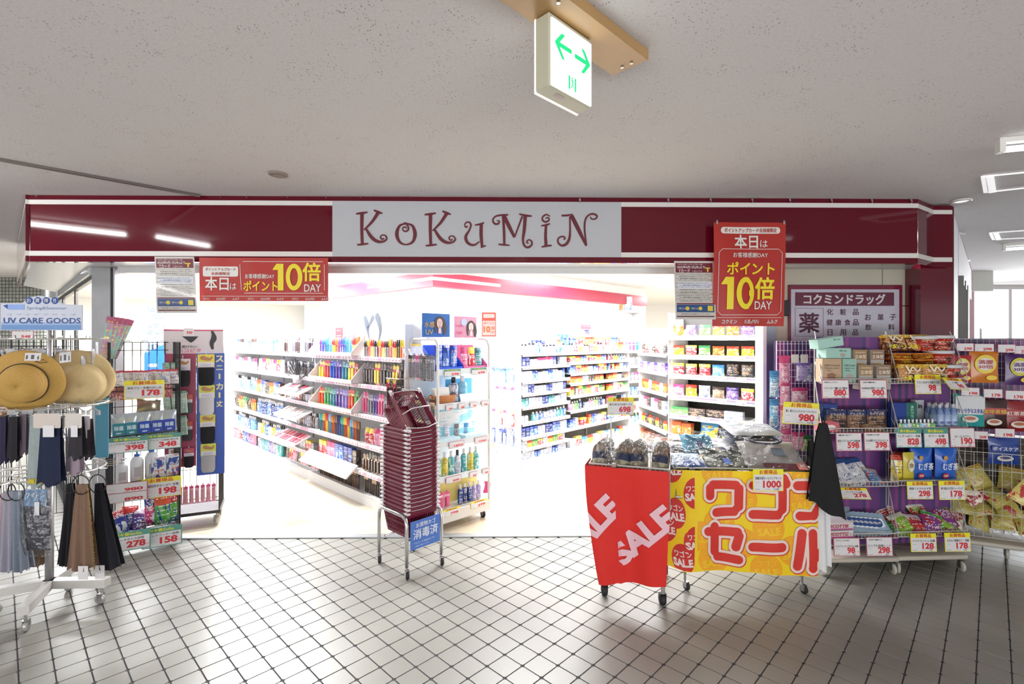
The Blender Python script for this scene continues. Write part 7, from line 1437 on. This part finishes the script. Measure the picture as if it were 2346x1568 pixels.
# hanging accessories around the middle ring
def hang(label,name,px,py,D,w,h,mat,cat,bot=None,amp=.008,n=2,rz=0,skew=0,cardc=None,grp=None):
    p=PD(px,py,D); k=D/F; o=hangcloth(label,name,cat,T(p,R(rz)),w*k*(.75 if bot is None else 1),w*k if bot is None else bot*k,h*k,mat,amp,n,skew=skew,group=grp)
    if cardc: MB().rrect(-w*k*.55,w*k*.55,-.055,.02,.008,-.025).build('header_card',M(cardc,.5),o); MB().rect(-w*k*.15,w*k*.3,-.1,-.04,-.028).build('price_sticker',M('#dcdce0',.5),o)
    return o
H=[(8,955,2.75,22,105,'#2a2440','dark violet arm cover, leftmost of the hanging row',None),(33,955,2.72,26,100,'#1f1c24','black purple arm cover second in the hanging row',None),(55,950,2.75,22,90,'#6a606c','grey mauve arm cover behind the black one',None),(83,955,2.6,32,162,'#98a4a4','grey arm cover with yellow edge and spots',None),(118,955,2.55,56,155,'#141e3c','navy arm cover with a cream scalloped card','#cfc4bc'),(172,955,2.62,34,130,'#a898a4','pale mauve arm cover with white stripes',None),(178,955,2.55,34,95,'#2c2a30','charcoal arm cover with a cream card','#cfc8c2'),(203,960,2.68,22,90,'#3a3640','dark arm cover with striped cuff','#d0ccd0')]
for px,py,D,w,h,c,lb,cc in H: hang(lb,'arm_cover',px,py,D,w,h,M(c,.85,var=.15,scale=60),'arm cover',None,.006,1.5,0,0,cc)
p=PD(83,1103,2.58); tag(ob('cuff',MB().bbox(-.036,.036,-.012,.012,-.012,.012,.005).mesh('cuff',M('#c8b83a',.8)),None,T(p)),'yellow frilled cuff at the end of the grey arm cover','cuff')
for i in range(10):
    a=i; p=PD(20+i*22,800+(i%3)*8,2.85+.05*(i%2)); tag(ob('clear_hanger_pack',pouch(.05,.12,.02,film('clear_film_%d'%i,.25,.5,20,.5) if False else M('#c4c8ce',.15,alpha=.6,var=.3,scale=40)),None,T((p.x,p.y,p.z-.12),R(i*13))),'clear wrapped accessory hung on the top ring behind the hats','pack','clear wrapped accessories on the top ring')
for i in range(7):
    p=PD(10+i*34,935,2.8); tag(ob('black_hanger_clip',cache('bhc',lambda: MB().tube([(-.03,0,0),(0,0,.02),(.03,0,0)],.004,5).tube([(0,0,.02),(0,0,.06),(.012,0,.07)],.002,5).box(-.035,-.02,-.006,.006,-.02,.005).box(.02,.035,-.006,.006,-.02,.005).mesh('hanger_clip',M('#bfc2c8',.15,alpha=.7))),None,T((p.x,p.y,p.z-.02))),'clear clip hanger on the middle ring under the hats','hanger','clip hangers on the middle ring')
# lower row: scarves
def scarf(label,px,py,D,w,h,c,top=.5,tagc=True,amp=.016,n=2.5,skew=0,ringed=True,fr=None):
    p=PD(px,py,D); k=D/F; o=hangcloth(label,'scarf','scarf',T(p),w*k*top,w*k,h*k,M(c,.85,var=.12,scale=60,bump=.2,bscale=300),amp,n,skew=skew)
    if ringed: MB().tube([(.045*cos(2*PI*j/20),-.012,.0+.05*sin(2*PI*j/20)) for j in range(20)],.003,5,closed=True).tube([(0,-.012,.05),(0,0,.08)],.002,5).build('ring_hanger',M('#1c1c20',.4),o,True)
    if fr:
        mb=MB()
        for j in range(60): z=-h*k*j/60; x=(w*k*top/2+(w*k-w*k*top)/2*(j/60)**.8)+skew*(-z)*0+skew*h*k*(j/60); mb.add([(x,-.015,z),(x,-.015,z-.006),(x+random.uniform(.005,.012),-.015,z-.003)],[(0,1,2)])
        tag(mb.build('fringe',M(fr,.8),o),kind='stuff')
    if tagc: MB().box(.0,.05,-.03,-.028,-h*k-.04,-h*k+.03).build('paper_tag',M('#dcdadc',.5),o)
    return o
scarf('pale grey scarf with reddish edge hanging from a black ring at the left edge',22,1125,2.72,44,182,'#9c9aa8',.5,False)
scarf('blue grey scarf beside the pale grey scarf',42,1125,2.66,42,182,'#7d8696',.55,False,skew=.05)
scarf('white and red patterned scarf edge at the left',10,1130,2.78,26,175,'#b8a4ac',.6,False,ringed=False)
scarf('black scarf behind the brown scarf',163,1108,2.72,34,185,'#17161c',.5,False,skew=-.05)
scarf('brown scarf with a yellow fringed edge and white tag',190,1110,2.6,62,195,'#7d6352',.45,True,fr='#a89040')
scarf('navy black scarf right of the brown scarf',228,1108,2.68,62,195,'#14151f',.3,True,skew=.12)
scarf('small brown cloth end under the dark wrapped pack',88,1235,2.85,46,60,'#6a5444',1.,False,ringed=False)
# dark wrapped pack
p=PD(92,1258,2.68); k=2.68/F; o=thing('wrapped_pouch_pack','dark blue garment in crinkled clear plastic with light blue header card','garment pack',mw=T(p)); MB().grid(lambda u,v:((u-.5)*.15*(1-.15*v),-.02-.03*sin(PI*u)*sin(PI*v)-.004*sin(u*19+v*11),v*.26),14,14).build('garment',M('#2a2e42',.6,var=.2,scale=30),o,True)
MB().box(-.06,.06,-.03,-.028,.24,.33).build('header_card',M('#6f94bc',.4),o); MB().text('ワイド',-.01,.30,.022,w=.07,y=-.032,bold=.03).build('lettering',M('#dce6f0',.4),o); MB().box(.02,.045,-.055,-.053,.2,.27).build('price_sticker',M('#dcdce0',.5),o)
MB().grid(lambda u,v:((u-.5)*.17,-.03-.035*sin(PI*u)*sin(PI*v)-.005*sin(u*27+v*15),-.03+v*.36),16,16).build('plastic_bag',clear,o,True)
# teal side panel of the next rack and small gloves
p=PD(233,935,3.0); tag(ob('teal_panel',MB().box(-.035,.035,0,.006,-.36,0).mesh('teal_panel',M('#3d8aa6',.5)),None,T((p.x,p.y,p.z+.06),R(10))),'plain teal blue panel between the frayed hat and the black rack','panel')
p=PD(222,1150,3.25); tag(MB().tube([(p.x,p.y,.1),(p.x,p.y,1.48)],.008,8).build('steel_post',chrome),'thin steel post beside the black rack','post')
# goods rack seen behind glass at the far left with a 548 card
p=PD(-10,790,3.7); Mg=T((p.x,p.y,0),R(20)); o=blackrack('black rack of hair goods behind the hats at the left edge',Mg,.42,.2,1.5,[.9],base=.1)
for j in range(3):
    for i in range(9): tag(ob('hair_clip_pack',blister(.036,.12,P(('silver','black')[i%2],.8),M('#1c1c22',.3)),None,Mg@T((.03+i*.044,-.03,1.31-j*.2))),'%s hair clip pack on row %s of the rack behind the hats'%(('silver','black')[i%2],('one','two','three')[j]),'hair goods','hair clip packs behind the hats')
cpx(52,768,50,18,3.66,'p','','548','white 548 card strip under the topper sign')

# ---------------- labels: things of a kind are told apart by their order seen from the front ----------------
ORDN='zero first second third fourth fifth sixth seventh eighth ninth tenth eleventh twelfth thirteenth fourteenth fifteenth sixteenth seventeenth eighteenth nineteenth twentieth'.split()
by={}
for o in COL.objects:
    if o.parent is None and o.get('label') and o.get('category'): by.setdefault(o['label'],[]).append(o)
def across(o):
    l=o.location; D=l.x*sin(TH)+l.y*cos(TH); return (l.x*cos(TH)-l.y*sin(TH))/max(.1,D)
for lb,os_ in by.items():
    a,_,w=lb.partition(' | '); cut=lambda t:t[7:] if t.startswith('on the ') else t
    if len(os_)==1:
        t=(a+' '+w).strip(); os_[0]['label']=t if len(t.split())<=16 else (a+', '+cut(w) if w else t); continue
    os_.sort(key=across)
    for i,o in enumerate(os_):
        n=ORDN[i+1] if i<20 else 'number %d'%(i+1)
        t='%s %s from left, %s'%(n,a,cut(w)) if w else '%s, %s from left'%(a,n)
        if len(t.split())>16: t='%s %s'%(n,a)
        o['label']=t
